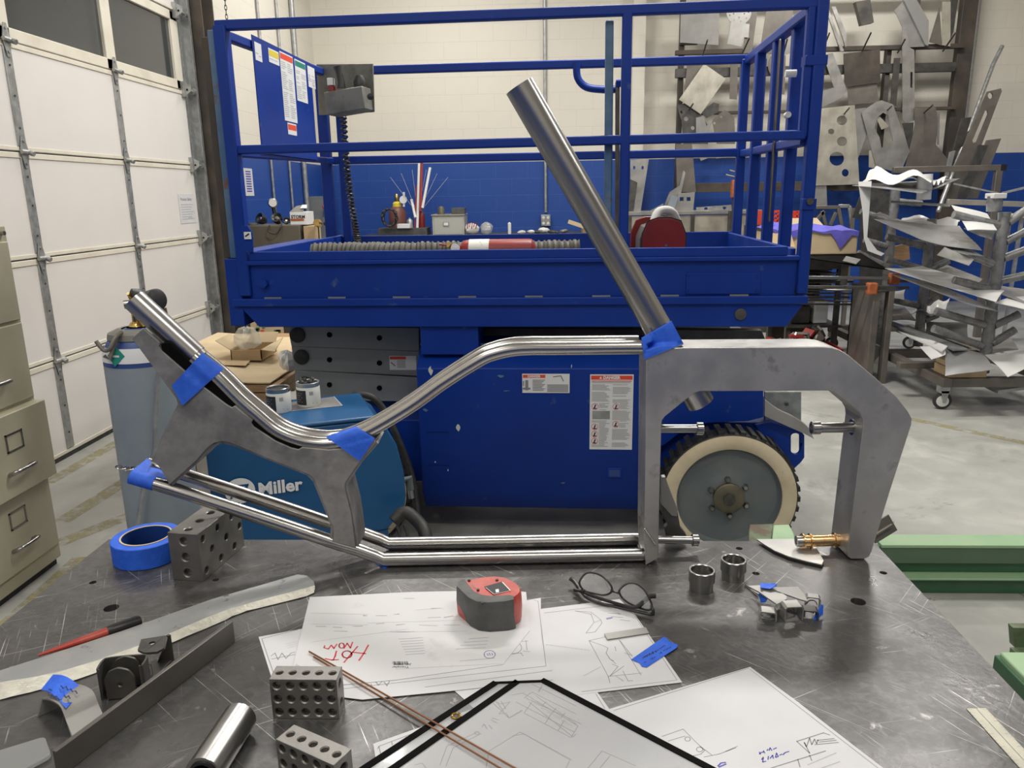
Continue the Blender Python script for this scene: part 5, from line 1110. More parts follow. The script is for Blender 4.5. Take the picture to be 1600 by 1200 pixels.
# chipped paint
rn = random.Random(2)
for (px,py,w_,h_) in ((673,578,8,16),(665,640,12,6),(716,668,7,12),(680,722,3,3),(700,735,2,6),(783,587,18,5),(880,755,10,4),(893,572,1.5,8),(790,610,14,2)):
    p=lp_(px,py,-0.0045); s_=1/385.; V=[(p.x+math.cos(t)*w_*s_*0.5*rn.uniform(.4,1.1),-0.0128+0.0*t-0.0005 if p.z>0.7 else -0.0128+(0.756-p.z)*0.0224-0.0008,p.z+math.sin(t)*h_*s_*0.5*rn.uniform(.4,1.1)) for t in [2*PI*k/9 for k in range(9)]]
    P4(MB().prism(V,(0,0.0006,0)),'paint_chip','stone_grey' if w_<10 else 'lift_blue_worn',cv,smooth=False)
def fv(z): return -0.0134+(0.756-z)*0.0224          # face of the cover at height z
def flatsticker(px, big):
    Q4=[lp_(a,b,-0.008) for a,b in px]; x0,x1=Q4[0].x,Q4[1].x; z1,z0=(Q4[0].z+Q4[1].z)/2,(Q4[2].z+Q4[3].z)/2
    F_ = lambda x,z,o=0.0012: Vector((x, fv(z)-o, z))
    s = P4(MB().prism([F_(x0,z0),F_(x1,z0),F_(x1,z1),F_(x0,z1)],(0,0.001,0)),'warning_sticker','label_white',cv,smooth=False)
    return s,x0,x1,z0,z1,F_
s,x0,x1,z0,z1,F_ = flatsticker([(816,583),(890,584),(889,614),(816,613)],False)
def rect(x0,x1,z0,z1,F_,o): return MB().prism([F_(x0,z0,o),F_(x1,z0,o),F_(x1,z1,o),F_(x0,z1,o)],(0,0.0003,0))
xm=x0+(x1-x0)*0.5; hd=P4(rect(x0+.003,xm-.002,z1-0.017,z1-0.004,F_,0.0017),'header','safety_red',s,smooth=False)
text('DANGER',0.0125,'label_white',hd,F_(x0+0.022,z1-0.0145,0.0023),(1,0,0),(0,0,1),bold=0.0006,local=True)
mb=MB(); mb.strip([F_(x0+.005,z1-.03,.0022),F_(x0+.005,z1-.05,.0022)],.004,(0,1,0)); mb.strip([F_(x0+.004,z0+.018,.0022),F_(x0+.03,z0+.018,.0022)],.008,(0,1,0)); mb.strip([F_(x0+.018,z0+.015,.0022),F_(x0+.018,z1-.03,.0022)],.012,(0,1,0))
for k in range(8): mb.strip([F_(x0+.042,z1-.026-k*.006,.0022),F_(xm-.004-.006*(k%3),z1-.026-k*.006,.0022)],.0028,(0,1,0))
for k in range(6): mb.strip([F_(xm+.006,z0+.006+k*.0055,.0022),F_(x1-.006,z0+.006+k*.0055,.0022)],.003,(0,1,0))
mb.strip([F_(xm+.03,z1-.012,.0022),F_(xm+.06,z1-.008,.0022),F_(xm+.07,z1-.03,.0022)],.004,(0,1,0))
P4(mb,'print','ink_grey',s,smooth=False)
s,x0,x1,z0,z1,F_ = flatsticker([(922,584),(990,585),(989,703),(923,702)],True); W_=x1-x0
hd=P4(rect(x0+.004,x1-.004,z1-0.0215,z1-0.005,F_,0.0017),'header','safety_red',s,smooth=False)
text('DANGER',0.0165,'label_white',hd,F_(x0+0.052,z1-0.0185,0.0023),(1,0,0),(0,0,1),bold=0.0009,local=True)
P4(MB().prism([F_(x0+.036,z1-.018,.0023),F_(x0+.048,z1-.018,.0023),F_(x0+.042,z1-.0075,.0023)],(0,0.0002,0)),'warning_triangle','label_white',hd,smooth=False)
mb=MB(); rn=random.Random(8); H_=z1-z0
mb.strip([F_(x0+.008,z1-.027,.0022),F_(x1-.008,z1-.027,.0022)],.0026,(0,1,0)); 
P4(mb,'red_heading','safety_red',s,smooth=False)
mb=MB(); mb.strip([F_(x0+.008,z1-.033,.0022),F_(x1-.012,z1-.033,.0022)],.0035,(0,1,0))
pics=[(0.12,0.42,0),(0.12,0.69,0),(0.12,0.79,0),(0.12,0.885,0),(0.61,0.42,0),(0.61,0.655,0)]
z=z1-.042
while z>z0+.012:
    f=(z1-z)/H_
    for c_,(f0,f1) in enumerate(((0.05,0.46),(0.53,0.95))):
        near_pic=[p for p in pics if (p[0]<0.5)==(c_==0) and abs(p[1]-f)<0.05]
        a0=f0+(0.17 if near_pic else 0)
        if 0.47<f<0.6 and c_==0: continue
        if rn.random()<0.88: mb.strip([F_(x0+W_*a0,z,.0022),F_(x0+W_*(f1-rn.uniform(0,.12)),z,.0022)],.0024,(0,1,0))
    z-=.0052
P4(mb,'print','ink_light',s,smooth=False)
P4(rect(x0+W_*0.06,x0+W_*0.47,z1-H_*0.59,z1-H_*0.48,F_,.0018),'load_table','galvanised',s,smooth=False)
for (fx,fz,_) in pics:
    c=F_(x0+W_*fx,z1-H_*fz,.0022); r_=.0125
    o=P4(MB().tube([c+Vector((math.cos(t)*r_,0,math.sin(t)*r_)) for t in [2*PI*k/20 for k in range(20)]],.0009,4,closed=True),'prohibition_ring','safety_red',s)
    mb=MB(); mb.strip([c+Vector((-.003,0,-.008)),c+Vector((.002,0,.006))],.005,(0,1,0)); mb.strip([c+Vector((-.006,0,-.008)),c+Vector((.006,0,-.008))],.003,(0,1,0)); P4(mb,'pictogram','ink_black',o,smooth=False)
# chassis, fender, end plate
P4(MB().bb(-0.95,1.0,0.12,0.9,0.22,0.5),'chassis','lift_blue',bevel=0.004)
Q4=[lp_(a,b,0.05) for a,b in [(1003,608),(1193,608),(1193,652),(1169,658),(1105,661),(1070,670),(1040,694),(1003,712)]]; P4(MB().prism(Q4,(0,0.06,0)),'fender',bevel=0.002)
Q4=[lp_(a,b,0.10) for a,b in [(1180,664),(1205,660),(1250,672),(1257,680),(1257,715),(1252,722),(1233,740),(1215,726),(1195,690)]]
sl=[lp_(a,b,0.10) for a,b in ell(1243,682,7,5,8,180,360)+ell(1243,704,7,6,8,0,180)]
P4(MB().prism(Q4,(0,0.018,0),[sl]),'tie_down_plate',bevel=0.002)
Q4=[lp_(a,b,0.16) for a,b in [(1195,612),(1252,612),(1252,672),(1195,668)]]; P4(MB().prism(Q4,(0,0.02,0)),'grey_plate','galvanised',bevel=0.002)
p=lp_(1229,631,0.158); P4(MB().cyl((p.x,.15,p.z),(p.x,.158,p.z),.007,8),'bolt','dark_iron')
mb=MB(); A=[lp_(a,b,0.06) for a,b in [(1195,625),(1215,640),(1240,652),(1262,668),(1271,684)]]; B_=[lp_(a,b,0.05) for a,b in [(1195,650),(1212,658),(1235,668),(1255,677),(1272,686)]]
A=smoothpath(A,4);B_=smoothpath(B_,4); n=len(A); mb.add(A+B_+[p+Vector((0,.01,.004)) for p in A]+[p+Vector((0,.01,0)) for p in B_],[(i,i+1,n+i+1,n+i) for i in range(n-1)]+[(2*n+i,3*n+i,3*n+i+1,2*n+i+1) for i in range(n-1)]+[(i,2*n+i,2*n+i+1,i+1) for i in range(n-1)]+[(n+i,n+i+1,3*n+i+1,3*n+i) for i in range(n-1)]); P4(mb,'rubber_flap','grey_plate')
p0,p1=lp_(1188,684,0.098),lp_(1208,700,0.098); e=P4(MB().bb(p0.x,p1.x,.097,.0995,p1.z,p0.z),'notice_label','ink_black'); P4(MB().bb(p0.x+.004,p1.x-.004,.0962,.0972,p1.z+.004,p0.z-.018),'print','label_white',e)
# wheels
def wheel(uc, vc, zc_, side, par=lift, r=0.262):
    ax_=(0,side,0)
    t=P4(MB().lathe([(r*0.77,-0.10),(r*0.93,-0.10),(r*0.985,-0.085),(r,-0.05),(r,0.012),(r*0.975,0.016),(r*0.95,0.018),(r*0.77,0.0),(r*0.77,-0.10)],(uc,vc,zc_),ax_,72,cap=False),'tyre','rubber',par)
    tr_=P4(MB().lathe([(r*0.765,0.004),(r*0.775,0.016),(r*0.83,0.023),(r*0.93,0.0235),(r*0.98,0.017),(r*0.985,0.012),(r*0.77,0.0)],(uc,vc,zc_),ax_,72,cap=False),'cream_sidewall','cream_rubber',t)
    mb=MB()
    for k in range(40):
        a_=2*PI*k/40; R=Matrix.Rotation(a_,3,'Y'); mb.box(Vector((uc,vc,zc_))+R@Vector((0,-side*0.045+side*0.0,r+0.004)),(0.02,0.11,0.012),R)
    tb_=P4(mb,'tread','rubber',t); tb_['kind']='stuff'
    w=P4(MB().lathe([(r*0.775,0.012),(r*0.765,0.012),(r*0.755,0.0),(r*0.72,-0.014),(r*0.5,-0.02),(r*0.34,-0.012),(r*0.28,-0.004),(0.0001,-0.004)],(uc,vc,zc_),ax_,64,cap=False),'wheel_disc','wheel_grey',par)
    P4(MB().lathe([(r*0.23,-0.006),(r*0.23,0.012),(r*0.21,0.016),(r*0.1,0.017),(0.0001,0.017)],(uc,vc,zc_),ax_,32),'hub_cap','hub_brown',w)
    P4(MB().lathe([(0.024,0.016),(0.024,0.026),(0.012,0.03),(0.0001,0.03)],(uc,vc,zc_),ax_,6),'axle_nut','dark_iron',w)
    for k in range(6):
        a_=2*PI*k/6+0.1+ (PI/2); P4(MB().lathe([(0.012,-0.006),(0.012,0.008),(0.008,0.013),(0.0001,0.013)],(uc+math.cos(a_)*r*0.29,vc,zc_+math.sin(a_)*r*0.29),ax_,6),'lug_nut','turned_steel',w)
wheel(lp_(1138,781,-0.13).x,-0.13,0.267,-1)
wheel(-0.82,-0.10,0.267,-1); wheel(0.73,1.28,0.267,1); wheel(-0.82,1.28,0.267,1)
P4(MB().bar((0.72,-0.05,0.267),(0.72,1.2,0.267),0.07,0.07),'axle','dark_iron'); P4(MB().bar((-0.82,-0.05,0.267),(-0.82,1.2,0.267),0.07,0.07),'axle','dark_iron')
P4(MB().bb(-1.2,0.95,0.5,0.56,0.87,1.0),'cross_beam','scissor_grey')
# ------------------------------------------------------------ filing cabinet on the left
FX = -1.975
fc = thing('filing_cabinet','beige four drawer filing cabinet by the roll-up door, second drawer from the bottom ajar','filing cabinet',(FX-0.3,2.58,0))
fy0, fy1, fh = 2.37, 2.80, 1.35
MB().bb(FX-0.66,FX-0.004,fy0,fy1,0.03,fh).build('body','cabinet_beige',fc,bevel=0.003)
MB().bb(FX-0.64,FX-0.02,fy0+0.01,fy1-0.01,0.0,0.03).build('plinth','rubber',fc)
zs = [0.085,0.385,0.70,1.0,1.30]
for i in range(4):
    o_ = 0.045 if i == 1 else 0.006; z0_, z1_ = zs[i]+0.006, zs[i+1]-0.006
    d = MB().bb(FX-0.01,FX+o_,fy0+0.012,fy1-0.012,z0_,z1_).build('drawer','cabinet_beige',fc,bevel=0.003)
    ym = (fy0+fy1)/2; zl = z0_+0.2
    mb = MB()
    for (a,b,c,e) in ((ym-0.045,ym+0.045,zl+0.028,zl+0.034),(ym-0.045,ym+0.045,zl-0.034,zl-0.028),(ym-0.045,ym-0.039,zl-0.034,zl+0.034),(ym+0.039,ym+0.045,zl-0.034,zl+0.034)): mb.bb(FX+o_,FX+o_+0.004,a,b,c,e)
    mb.build('label_holder','turned_steel',d)
    zh = z0_+0.1
    MB().tube(smoothpath([(FX+o_,ym-0.055,zh-0.012),(FX+o_+0.03,ym-0.05,zh),(FX+o_+0.034,ym,zh),(FX+o_+0.03,ym+0.05,zh),(FX+o_,ym+0.055,zh-0.012)],5),0.008,10).build('handle','turned_steel',d)
MB().cyl((FX+0.0,fy1-0.03,fh-0.025),(FX+0.012,fy1-0.03,fh-0.025),0.008,12).build('lock','turned_steel',fc)
# ------------------------------------------------------------ gas cylinder
gy, gr_ = 1.93, 0.094
gx = ay(229,600,gy).x
gc = thing('gas_cylinder','pale blue grey gas cylinder with a dark blue shoulder and regulator, behind the table','gas cylinder',(gx,gy,0))
MB().lathe([(gr_*0.9,0.0),(gr_,0.015),(gr_,1.028),(gr_*0.995,1.032)],(gx,gy,0),(0,0,1),48).build('cylinder_body','cylinder_grey',gc)
MB().lathe([(gr_+0.0003,1.024),(gr_*0.99,1.042),(gr_*0.94,1.066),(gr_*0.8,1.09),(gr_*0.5,1.108),(0.03,1.115)],(gx,gy,0),(0,0,1),48,cap=False).build('blue_shoulder','cylinder_blue',gc)
sh = MB(); n=24
V=[];fs=[]
for k,(r_,h_) in enumerate(((gr_+0.001,1.036),(gr_*0.975+0.002,1.053),(gr_*0.915+0.002,1.073))): V += [Vector((gx+math.cos(a_)*r_,gy+math.sin(a_)*r_,h_)) for a_ in [math.radians(-165+150*j/n) for j in range(n+1)]]
for k in range(2):
    for j in range(n): fs.append((k*(n+1)+j,k*(n+1)+j+1,(k+1)*(n+1)+j+1,(k+1)*(n+1)+j))
lb_ = sh.add(V,fs).build('paper_label','label_white',gc)
def gcp(a_, h, o=0.004): rr = gr_+ (h-1.036)*-0.2 + o; return Vector((gx+math.cos(math.radians(a_))*rr, gy+math.sin(math.radians(a_))*rr, h))
MB().add([gcp(-103,1.082),gcp(-87,1.056),gcp(-103,1.030),gcp(-119,1.056)],[(0,1,2,3)]).build('green_diamond','green_label',lb_,smooth=False)
mb=MB(); mb.strip([gcp(-110,1.056,.0055),gcp(-96,1.056,.0055)],.005,(0,-1,0)); mb.build('print','label_white',lb_,smooth=False)
MB().lathe([(0.02,1.108),(0.024,1.118),(0.02,1.126),(0.014,1.13),(0.014,1.16),(0.018,1.163),(0.018,1.17),(0.0001,1.17)],(gx,gy,0),(0,0,1),24).build('valve','brass',gc)
MB().lathe([(gr_*0.80,1.088),(gr_*0.83,1.09),(gr_*0.8,1.104),(gr_*0.55,1.114),(gr_*0.45,1.114)],(gx,gy,0),(0,0,1),32,cap=False).build('clamp_collar','control_grey',gc)
MB().tube(smoothpath([ay(190,519,gy-0.07),ay(180,528,gy-0.09),ay(172,544,gy-0.1),ay(164,548,gy-0.1),ay(157,542,gy-0.1),ay(150,533,gy-0.1)],4),0.0052,10).build('clamp_hook','brown_plate',gc)
MB().tube([ay(184,522,gy-0.08),ay(171,562,gy-0.1),ay(163,556,gy-0.1)],0.005,8).build('clamp_leg','brown_plate',gc)
# regulator
p = ay(219,464,gy-0.0); MB().lathe([(0.0001,0),(0.02,0.0),(0.021,0.004),(0.021,0.02),(0.017,0.022),(0.0001,0.018)],p,(-0.7,-0.6,0.1),24).build('gauge','black_plastic',gc)
p2 = ay(236,470,gy-0.04); g2 = MB().lathe([(0.025,0),(0.027,0.004),(0.027,0.026),(0.023,0.028),(0.0001,0.028)],p2,(0.85,-0.4,0.2),24).build('gauge','black_plastic',gc)
MB().bb(p2.x-0.014,p2.x+0.01,p2.y-0.036,p2.y-0.034,p2.z-0.02,p2.z+0.015).build('gauge_label','yellow',g2)
MB().tube([(gx,gy,1.17),(gx,gy-0.02,1.2),tuple(p),tuple(p2)],0.01,10).build('regulator_body','brass',gc)
p = ay(194,476,gy-0.05); MB().tube([tuple(p),(p.x+0.05,p.y+0.02,p.z+0.004)],0.011,12).build('adjusting_knob','turned_steel',gc)
p = ay(261,493,gy); MB().tube([(p.x,p.y,p.z-0.03),(p.x-0.004,p.y,p.z+0.02)],0.005,8).build('outlet_nipple','brass',gc)
solo('regulator_hose', MB().tube(smoothpath([ay(250,560,1.82),ay(246,600,1.815),ay(243,660,1.815),ay(240,710,1.815),ay(225,760,1.815),ay(212,840,1.81)],6),0.006,8),'galvanised','clear braided hose hanging down the front of the pale blue gas cylinder','hose')
mb = MB()
for k in range(11):
    p = ay(186+k*6.0,730+2.5*math.sin(k*0.6),1.825); R=Matrix.Rotation(PI/2*(k%2)+0.2,3,'X'); mb.tube([p+R@Vector((math.cos(t)*0.009,0,math.sin(t)*0.005)) for t in [2*PI*j/8 for j in range(8)]],0.0022,5,closed=True)
c_ = solo('safety_chain', mb,'turned_steel','short steel chain across the middle of the pale blue gas cylinder','chain')
# ------------------------------------------------------------ blue welding machine
WA = math.radians(22); WD = Vector((math.cos(WA),math.sin(WA),0)); WN = Vector((-math.sin(WA),math.cos(WA),0)); WP = Vector((-0.437*2.1,2.1,0))
def wp(px,py,o=0.0):
    d = ray(px,py); t = (o-(CAM-WP).dot(WN))/d.dot(WN); return CAM+d*t
wm = thing('welding_machine','blue welding machine with white lettering on its side and curved front','welder',tuple(WP+WD*0.27+WN*0.12))
pb = wp(500,846); zbt = 0.18
tl_ = wp(480,668); zt_ = tl_.z
O_ = [wp(325,700),wp(325,668)]
side = [Vector((wp(324,730).x,wp(324,730).y,zt_-0.0)), wp(585,654), wp(604,668), wp(620,695), wp(631,735), wp(635,775), wp(632,797), wp(607,826)]
side[0].z = zt_; side[1].z = zt_
bl_ = Vector((wp(608,838).x,wp(608,838).y,zbt)); br_ = Vector((side[0].x,side[0].y,zbt))
WW = 0.30
MB().prism(side[:2]+side[2:]+[bl_,br_], WN*WW).build('case','welder_blue',wm,bevel=0.006)
tl2 = [Vector((p.x,p.y,zt_+0.002)) for p in (side[0]-WN*0.006-WD*0.005, side[1]-WN*0.006+WD*0.004, side[1]+WN*(WW+0.006)+WD*0.004, side[0]+WN*(WW+0.006)-WD*0.005)]
lid = MB().prism(tl2,(0,0,0.012)).build('lid','welder_blue',wm,bevel=0.005)
lidz = zt_+0.0145
a = [az(474,640,lidz),az(520,631,lidz),az(505,612,lidz),az(458,620,lidz)]
a2 = [az(455,640,lidz),az(536,634,lidz),az(520,621,lidz),az(452,625,lidz)]
a2 = [az(450,643,lidz),az(535,634,lidz),az(522,620,lidz),az(455,628,lidz)]
MB().prism(a2,(0,0,0.0006)).build('data_plate','grey_plate',lid,smooth=False)
mb=MB(); mb.strip([p+Vector((0,0,.0008)) for p in (a2[0],a2[1],a2[2])],0.0016); mb.build('plate_border','label_white',lid,smooth=False)
WX = WD
o = wp(407,773,-0.0015); o2 = wp(471,756,-0.0015)
text('Miller', 0.055, 'label_white', wm, wp(404,774,-0.0062), WD, (0,0,1), name='lettering', bold=0.0018, sx=1.0, shear=0.0)
lc_ = wp(375,767,-0.0062); R_ = 0.045
dsk = MB().prism([lc_+WD*math.cos(t)*R_*0.95+Vector((0,0,1))*math.sin(t)*R_*0.88 for t in [2*PI*k/40 for k in range(40)]], -WN*0.0005).build('emblem','label_white',wm,smooth=False)
for k in range(3):
    u0_ = -0.030+k*0.017; c = lc_-WN*0.0008
    MB().prism([c+WD*(u0_)+Vector((0,0,-0.022)), c+WD*(u0_+0.006)+Vector((0,0,-0.022)), c+WD*(u0_+0.023)+Vector((0,0,0.018)), c+WD*(u0_+0.013)+Vector((0,0,0.018))], -WN*0.0004).build('emblem_stroke','welder_blue',dsk,smooth=False)
MB().prism([lc_-WN*0.0008+WD*(-0.034)+Vector((0,0,0.013)),lc_-WN*0.0008+WD*0.024+Vector((0,0,0.013)),lc_-WN*0.0008+WD*0.026+Vector((0,0,0.019)),lc_-WN*0.0008+WD*(-0.03)+Vector((0,0,0.019))], -WN*0.0004).build('emblem_stroke','welder_blue',dsk,smooth=False)
a,b = wp(500,846,-0.002), wp(610,826,-0.002); mb=MB(); mb.strip([a,b],0.002,tuple(WN)); mb.build('lower_seam','void_black',wm,smooth=False)
for k,(u_,s_) in enumerate(((0.06,0.02),(0.42,0.02),(0.06,WW-0.05),(0.42,WW-0.05))):
    p = WP+WD*u_+WN*s_; MB().lathe([(0.0001,-0.02),(0.07,-0.02),(0.078,-0.01),(0.078,0.01),(0.07,0.02),(0.0001,0.02)],(p.x,p.y,0.085),tuple(WN),24).build('wheel','rubber',wm)
MB().bar((WP+WD*0.02+WN*0.15)+Vector((0,0,0.14)),(WP+WD*0.46+WN*0.15)+Vector((0,0,0.14)),0.26,0.05).build('running_gear','dark_iron',wm)
# cables of the welder
def cable(pts, r, lab, mt='rubber', cat='cable'):
    solo('welding_cable', MB().tube(smoothpath(pts,8),r,10),mt,lab,cat)
cable([ay(548,622,2.8),ay(560,616,2.8),ay(585,623,2.8),ay(605,650,2.8),ay(628,700,2.8),ay(645,750,2.8),ay(652,800,2.75),ay(662,850,2.7)],0.013,'thick black cable arching down between the blue welding machine and the lift')
cable([ay(615,815,2.2),ay(632,800,2.22),ay(650,812,2.2),ay(664,832,2.15),ay(670,870,2.1)],0.02,'ribbed black hose curling out behind the blue welding machine')
for k,(a_,l_) in enumerate((((620,822),'left thin black lead'),((632,820),'right thin black lead'))): cable([ay(a_[0],a_[1],2.12),ay(a_[0]+6,a_[1]+25,2.1),ay(a_[0]+2,a_[1]+60,2.05)],0.0045,l_+' hanging by the right foot of the welding machine')
e = thing('cable_plug','grey cable connector hanging right of the blue welding machine','connector',tuple(ay(640,757,2.7)))
MB().tube([ay(626,752,2.7),ay(640,747,2.7),ay(641,765,2.7)],0.014,10).build('plug_body','wheel_grey',e); MB().tube([ay(641,765,2.7),ay(643,778,2.7)],0.011,10).build('plug_nose','galvanised',e)
# two paint pots on the lid
def pot(px, py, dxp, lab, dirty):
    c = az(px,py,lidz); r=0.0375; h=0.078; c.y += r
    t = thing('paint_pot',lab,'pot',tuple(c))
    MB().lathe([(r*0.96,0),(r,0.003),(r,h-0.016),(r*0.93,h-0.012),(r*0.93,h-0.004)],c,(0,0,1),36,cap=False).build('can','can_label',t)
    MB().lathe([(r*0.94,h-0.016),(r*0.99,h-0.013),(r*0.99,h-0.001),(r*0.96,h),(r*0.86,h-0.002),(r*0.84,h-0.012),(0.0001,h-0.012)],c,(0,0,1),36,cap=False).build('neck','turned_steel' if not dirty else 'galvanised',t)
    MB().lathe([(r*0.83,h-0.008),(0.0001,h-0.0075)],c,(0,0,1),24,cap=False).build('contents','ink_black',t)
    n=14; V=[];fs=[]
    for h_ in (0.008,h-0.022): V += [c+Vector((math.cos(a_)*(r+0.0006),math.sin(a_)*(r+0.0006),h_)) for a_ in [math.radians(-160+75*j/n) for j in range(n+1)]]
    fs=[(j,j+1,n+2+j,n+1+j) for j in range(n)]
    lb2 = MB().add(V,fs).build('label','ink_black',t)
    mb=MB()
    for k in range(5):
        a0=math.radians(-150); a1=math.radians(-105-8*(k%2)); z=0.018+k*0.007
        mb.strip([c+Vector((math.cos(a_)*(r+0.0012),math.sin(a_)*(r+0.0012),z)) for a_ in (a0,(a0+a1)/2,a1)],0.0018,(0.3,1,0))
    mb.build('print','grey_plate',lb2,smooth=False)
    mb=MB()
    for k in range(6): a_=math.radians(-68+k*3.2); q_=c+Vector((math.cos(a_)*(r+0.0012),math.sin(a_)*(r+0.0012),0)); mb.strip([q_+Vector((0,0,0.04)),q_+Vector((0,0,0.052))],0.0012 if k%2 else 0.0006,(0.4,1,0))
    mb.build('barcode','ink_black',t,smooth=False)
    if dirty:
        rn=random.Random(4); mb=MB()
        for k in range(7): p=c+Vector((rn.uniform(-.025,.02),rn.uniform(-.02,.02),h+rn.uniform(-.004,.006))); mb.lathe([(0.0001,-0.006),(0.009,0),(0.006,0.006),(0.0001,0.009)],p,(rn.uniform(-.5,.5),0,1),8)
        mb.build('dried_paint','rubber',t)['kind']='stuff'
pot(431,647,0,'white labelled paint pot with black contents on the welder, nearer the bent tubes',False)
pot(478,637,0,'paint pot crusted with dried black paint on the blue welder, nearer the scissor lift',True)
# ------------------------------------------------------------ bench with cardboard behind the welder
bz = 0.52
bn = thing('wooden_pallet_bench','low wooden bench piled with flattened cardboard left of the grey scissor arms','bench',(-1.75,4.1,0))
c4 = [az(335,595,bz),az(460,594,bz),az(462,556,bz),az(325,550,bz)]
c4 = [Vector((-1.62,3.75,bz)),Vector((-1.30,3.75,bz)),Vector((-1.40,4.9,bz)),Vector((-2.25,4.9,bz)),Vector((-2.2,3.9,bz))]
P_=[]; 
def bt(z, s=0.0): return [Vector((-1.98+s,3.72,z)),Vector((-1.34-s,3.70,z)),Vector((-1.36-s,5.2,z)),Vector((-2.25+s,5.2,z))]
MB().prism(bt(bz-0.04),(0,0,0.04)).build('board','wood',bn,bevel=0.003)
MB().prism(bt(bz-0.10,0.03),(0,0,0.055)).build('board','wood',bn,bevel=0.003)
for x_,y_ in ((-1.92,3.8),(-1.42,3.8),(-2.1,5.1),(-1.45,5.1)): MB().bb(x_-0.04,x_+0.04,y_-0.04,y_+0.04,0,bz-0.1).build('leg','wood',bn)
cf = MB(); cf.grid(lambda u,v: Vector((-2.12+0.74*u+0.1*v*(u-0.5),3.7+1.25*v,bz+0.03+0.018*math.sin(u*5+v*2)+0.006*v)),14,10,0.006)
fx = solo('flattened_carton', cf,'cardboard_pale','large flattened cardboard carton lying on the low wooden bench','cardboard')
mb=MB().prism([(-1.75,4.0,bz+0.038),(-1.62,4.0,bz+0.034),(-1.64,4.12,bz+0.036),(-1.77,4.12,bz+0.04)],(0,0,0.001)); solo('carton_patch',mb,'cardboard','small darker cardboard patch lying on the flattened carton','cardboard')
# open cardboard tray with a plastic bag
y_=4.15; a = ay(362,568,y_); b = ay(410,568,y_)
tr2 = thing('open_carton','open cardboard carton with flaps up, on the bench below the lift platform','cardboard box',((a.x+b.x)/2,y_+0.1,bz+0.03))
z0_=bz+0.035; z1_=z0_+0.055; x0_,x1_=a.x,b.x
bd = MB(); bd.bb(x0_,x1_,y_,y_+0.005,z0_,z1_); bd.bb(x0_,x1_,y_+0.24,y_+0.245,z0_,z1_); bd.bb(x0_,x0_+0.005,y_,y_+0.245,z0_,z1_); bd.bb(x1_-0.005,x1_,y_,y_+0.245,z0_,z1_); bd.bb(x0_,x1_,y_,y_+0.245,z0_-0.004,z0_); bd.build('tray','cardboard',tr2)
MB().prism([(x0_,y_,z1_),(x0_-0.075,y_-0.01,z1_+0.055),(x0_-0.07,y_+0.18,z1_+0.06),(x0_,y_+0.24,z1_)],(0,0,0.004)).build('flap','cardboard_pale',tr2)
MB().prism([(x1_,y_,z1_),(x1_+0.08,y_-0.01,z1_-0.01),(x1_+0.06,y_+0.2,z1_+0.03),(x1_,y_+0.24,z1_)],(0,0,0.004)).build('flap','cardboard_pale',tr2)
MB().prism([(x0_,y_+0.24,z1_),(x0_+0.02,y_+0.3,z1_+0.05),(x1_,y_+0.3,z1_+0.05),(x1_,y_+0.24,z1_)],(0,0.003,0)).build('flap','cardboard_pale',tr2)
rn=random.Random(11)
c=Vector(((x0_*0.65+x1_*0.35),y_+0.1,z0_+0.05)); mb=MB(); n=16; loops=[]
for k,(r_,h_) in enumerate(((0.05,0),(0.075,0.03),(0.07,0.07),(0.04,0.11),(0.008,0.12))): loops.append([c+Vector((math.cos(2*PI*j/n)*r_*rn.uniform(.75,1.15),math.sin(2*PI*j/n)*r_*rn.uniform(.75,1.1),h_+rn.uniform(-.006,.006))) for j in range(n)])
solo('plastic_bag', loft(mb,loops),'clear_bag','crumpled clear plastic bag standing in the open cardboard carton','plastic bag')
MB0=MB(); c=ay(451,577,3.9); loops=[]
for k,(r_,h_) in enumerate(((0.03,-0.045),(0.05,-0.02),(0.048,0.015),(0.03,0.04),(0.01,0.05))): loops.append([c+Vector((math.cos(2*PI*j/n)*r_*rn.uniform(.6,1.2),math.sin(2*PI*j/n)*r_*rn.uniform(.6,1.2),h_+rn.uniform(-.01,.01))) for j in range(n)])
z_off = bz+0.03-min(p.z for l in loops for p in l)
for l in loops:
    for p in l: p.z += z_off
solo('crumpled_film', loft(MB0,loops),'film','crumpled ball of silvery film at the bench edge beside the scissor arms','film',smooth=False)
# printed case behind the bench
a,b=ay(392,508,5.6),ay(446,546,5.6)
vm = thing('printed_display_case','dark framed case with a colourful printed front, seen under the left end of the platform','case',((a.x+b.x)/2,5.75,0))
MB().bb(a.x-0.03,b.x+0.04,5.6,5.9,0,a.z+0.1).build('case','rusty_iron',vm,bevel=0.004)
f_=MB().bb(a.x,b.x,5.592,5.6,b.z+0.02,a.z+0.05).build('printed_front','cardboard_pale',vm)
rn=random.Random(5)
for k in range(14):
    x_=a.x+rn.uniform(.02,.2); zz=rn.uniform(b.z+.1,a.z+.02); MB().bb(x_,x_+rn.uniform(.02,.05),5.589,5.592,zz,zz+rn.uniform(.01,.03)).build('print_patch',rn.choice(['safety_red','machine_green','yellow','cabinet_beige']),f_)
MB().bb(a.x+0.06,b.x-0.01,5.586,5.592,b.z+0.04,b.z+0.12).build('blue_panel','cylinder_blue',f_)
MB().bb(a.x,b.x,5.588,5.592,b.z+0.02,b.z+0.035).build('red_band','red_paint',f_)
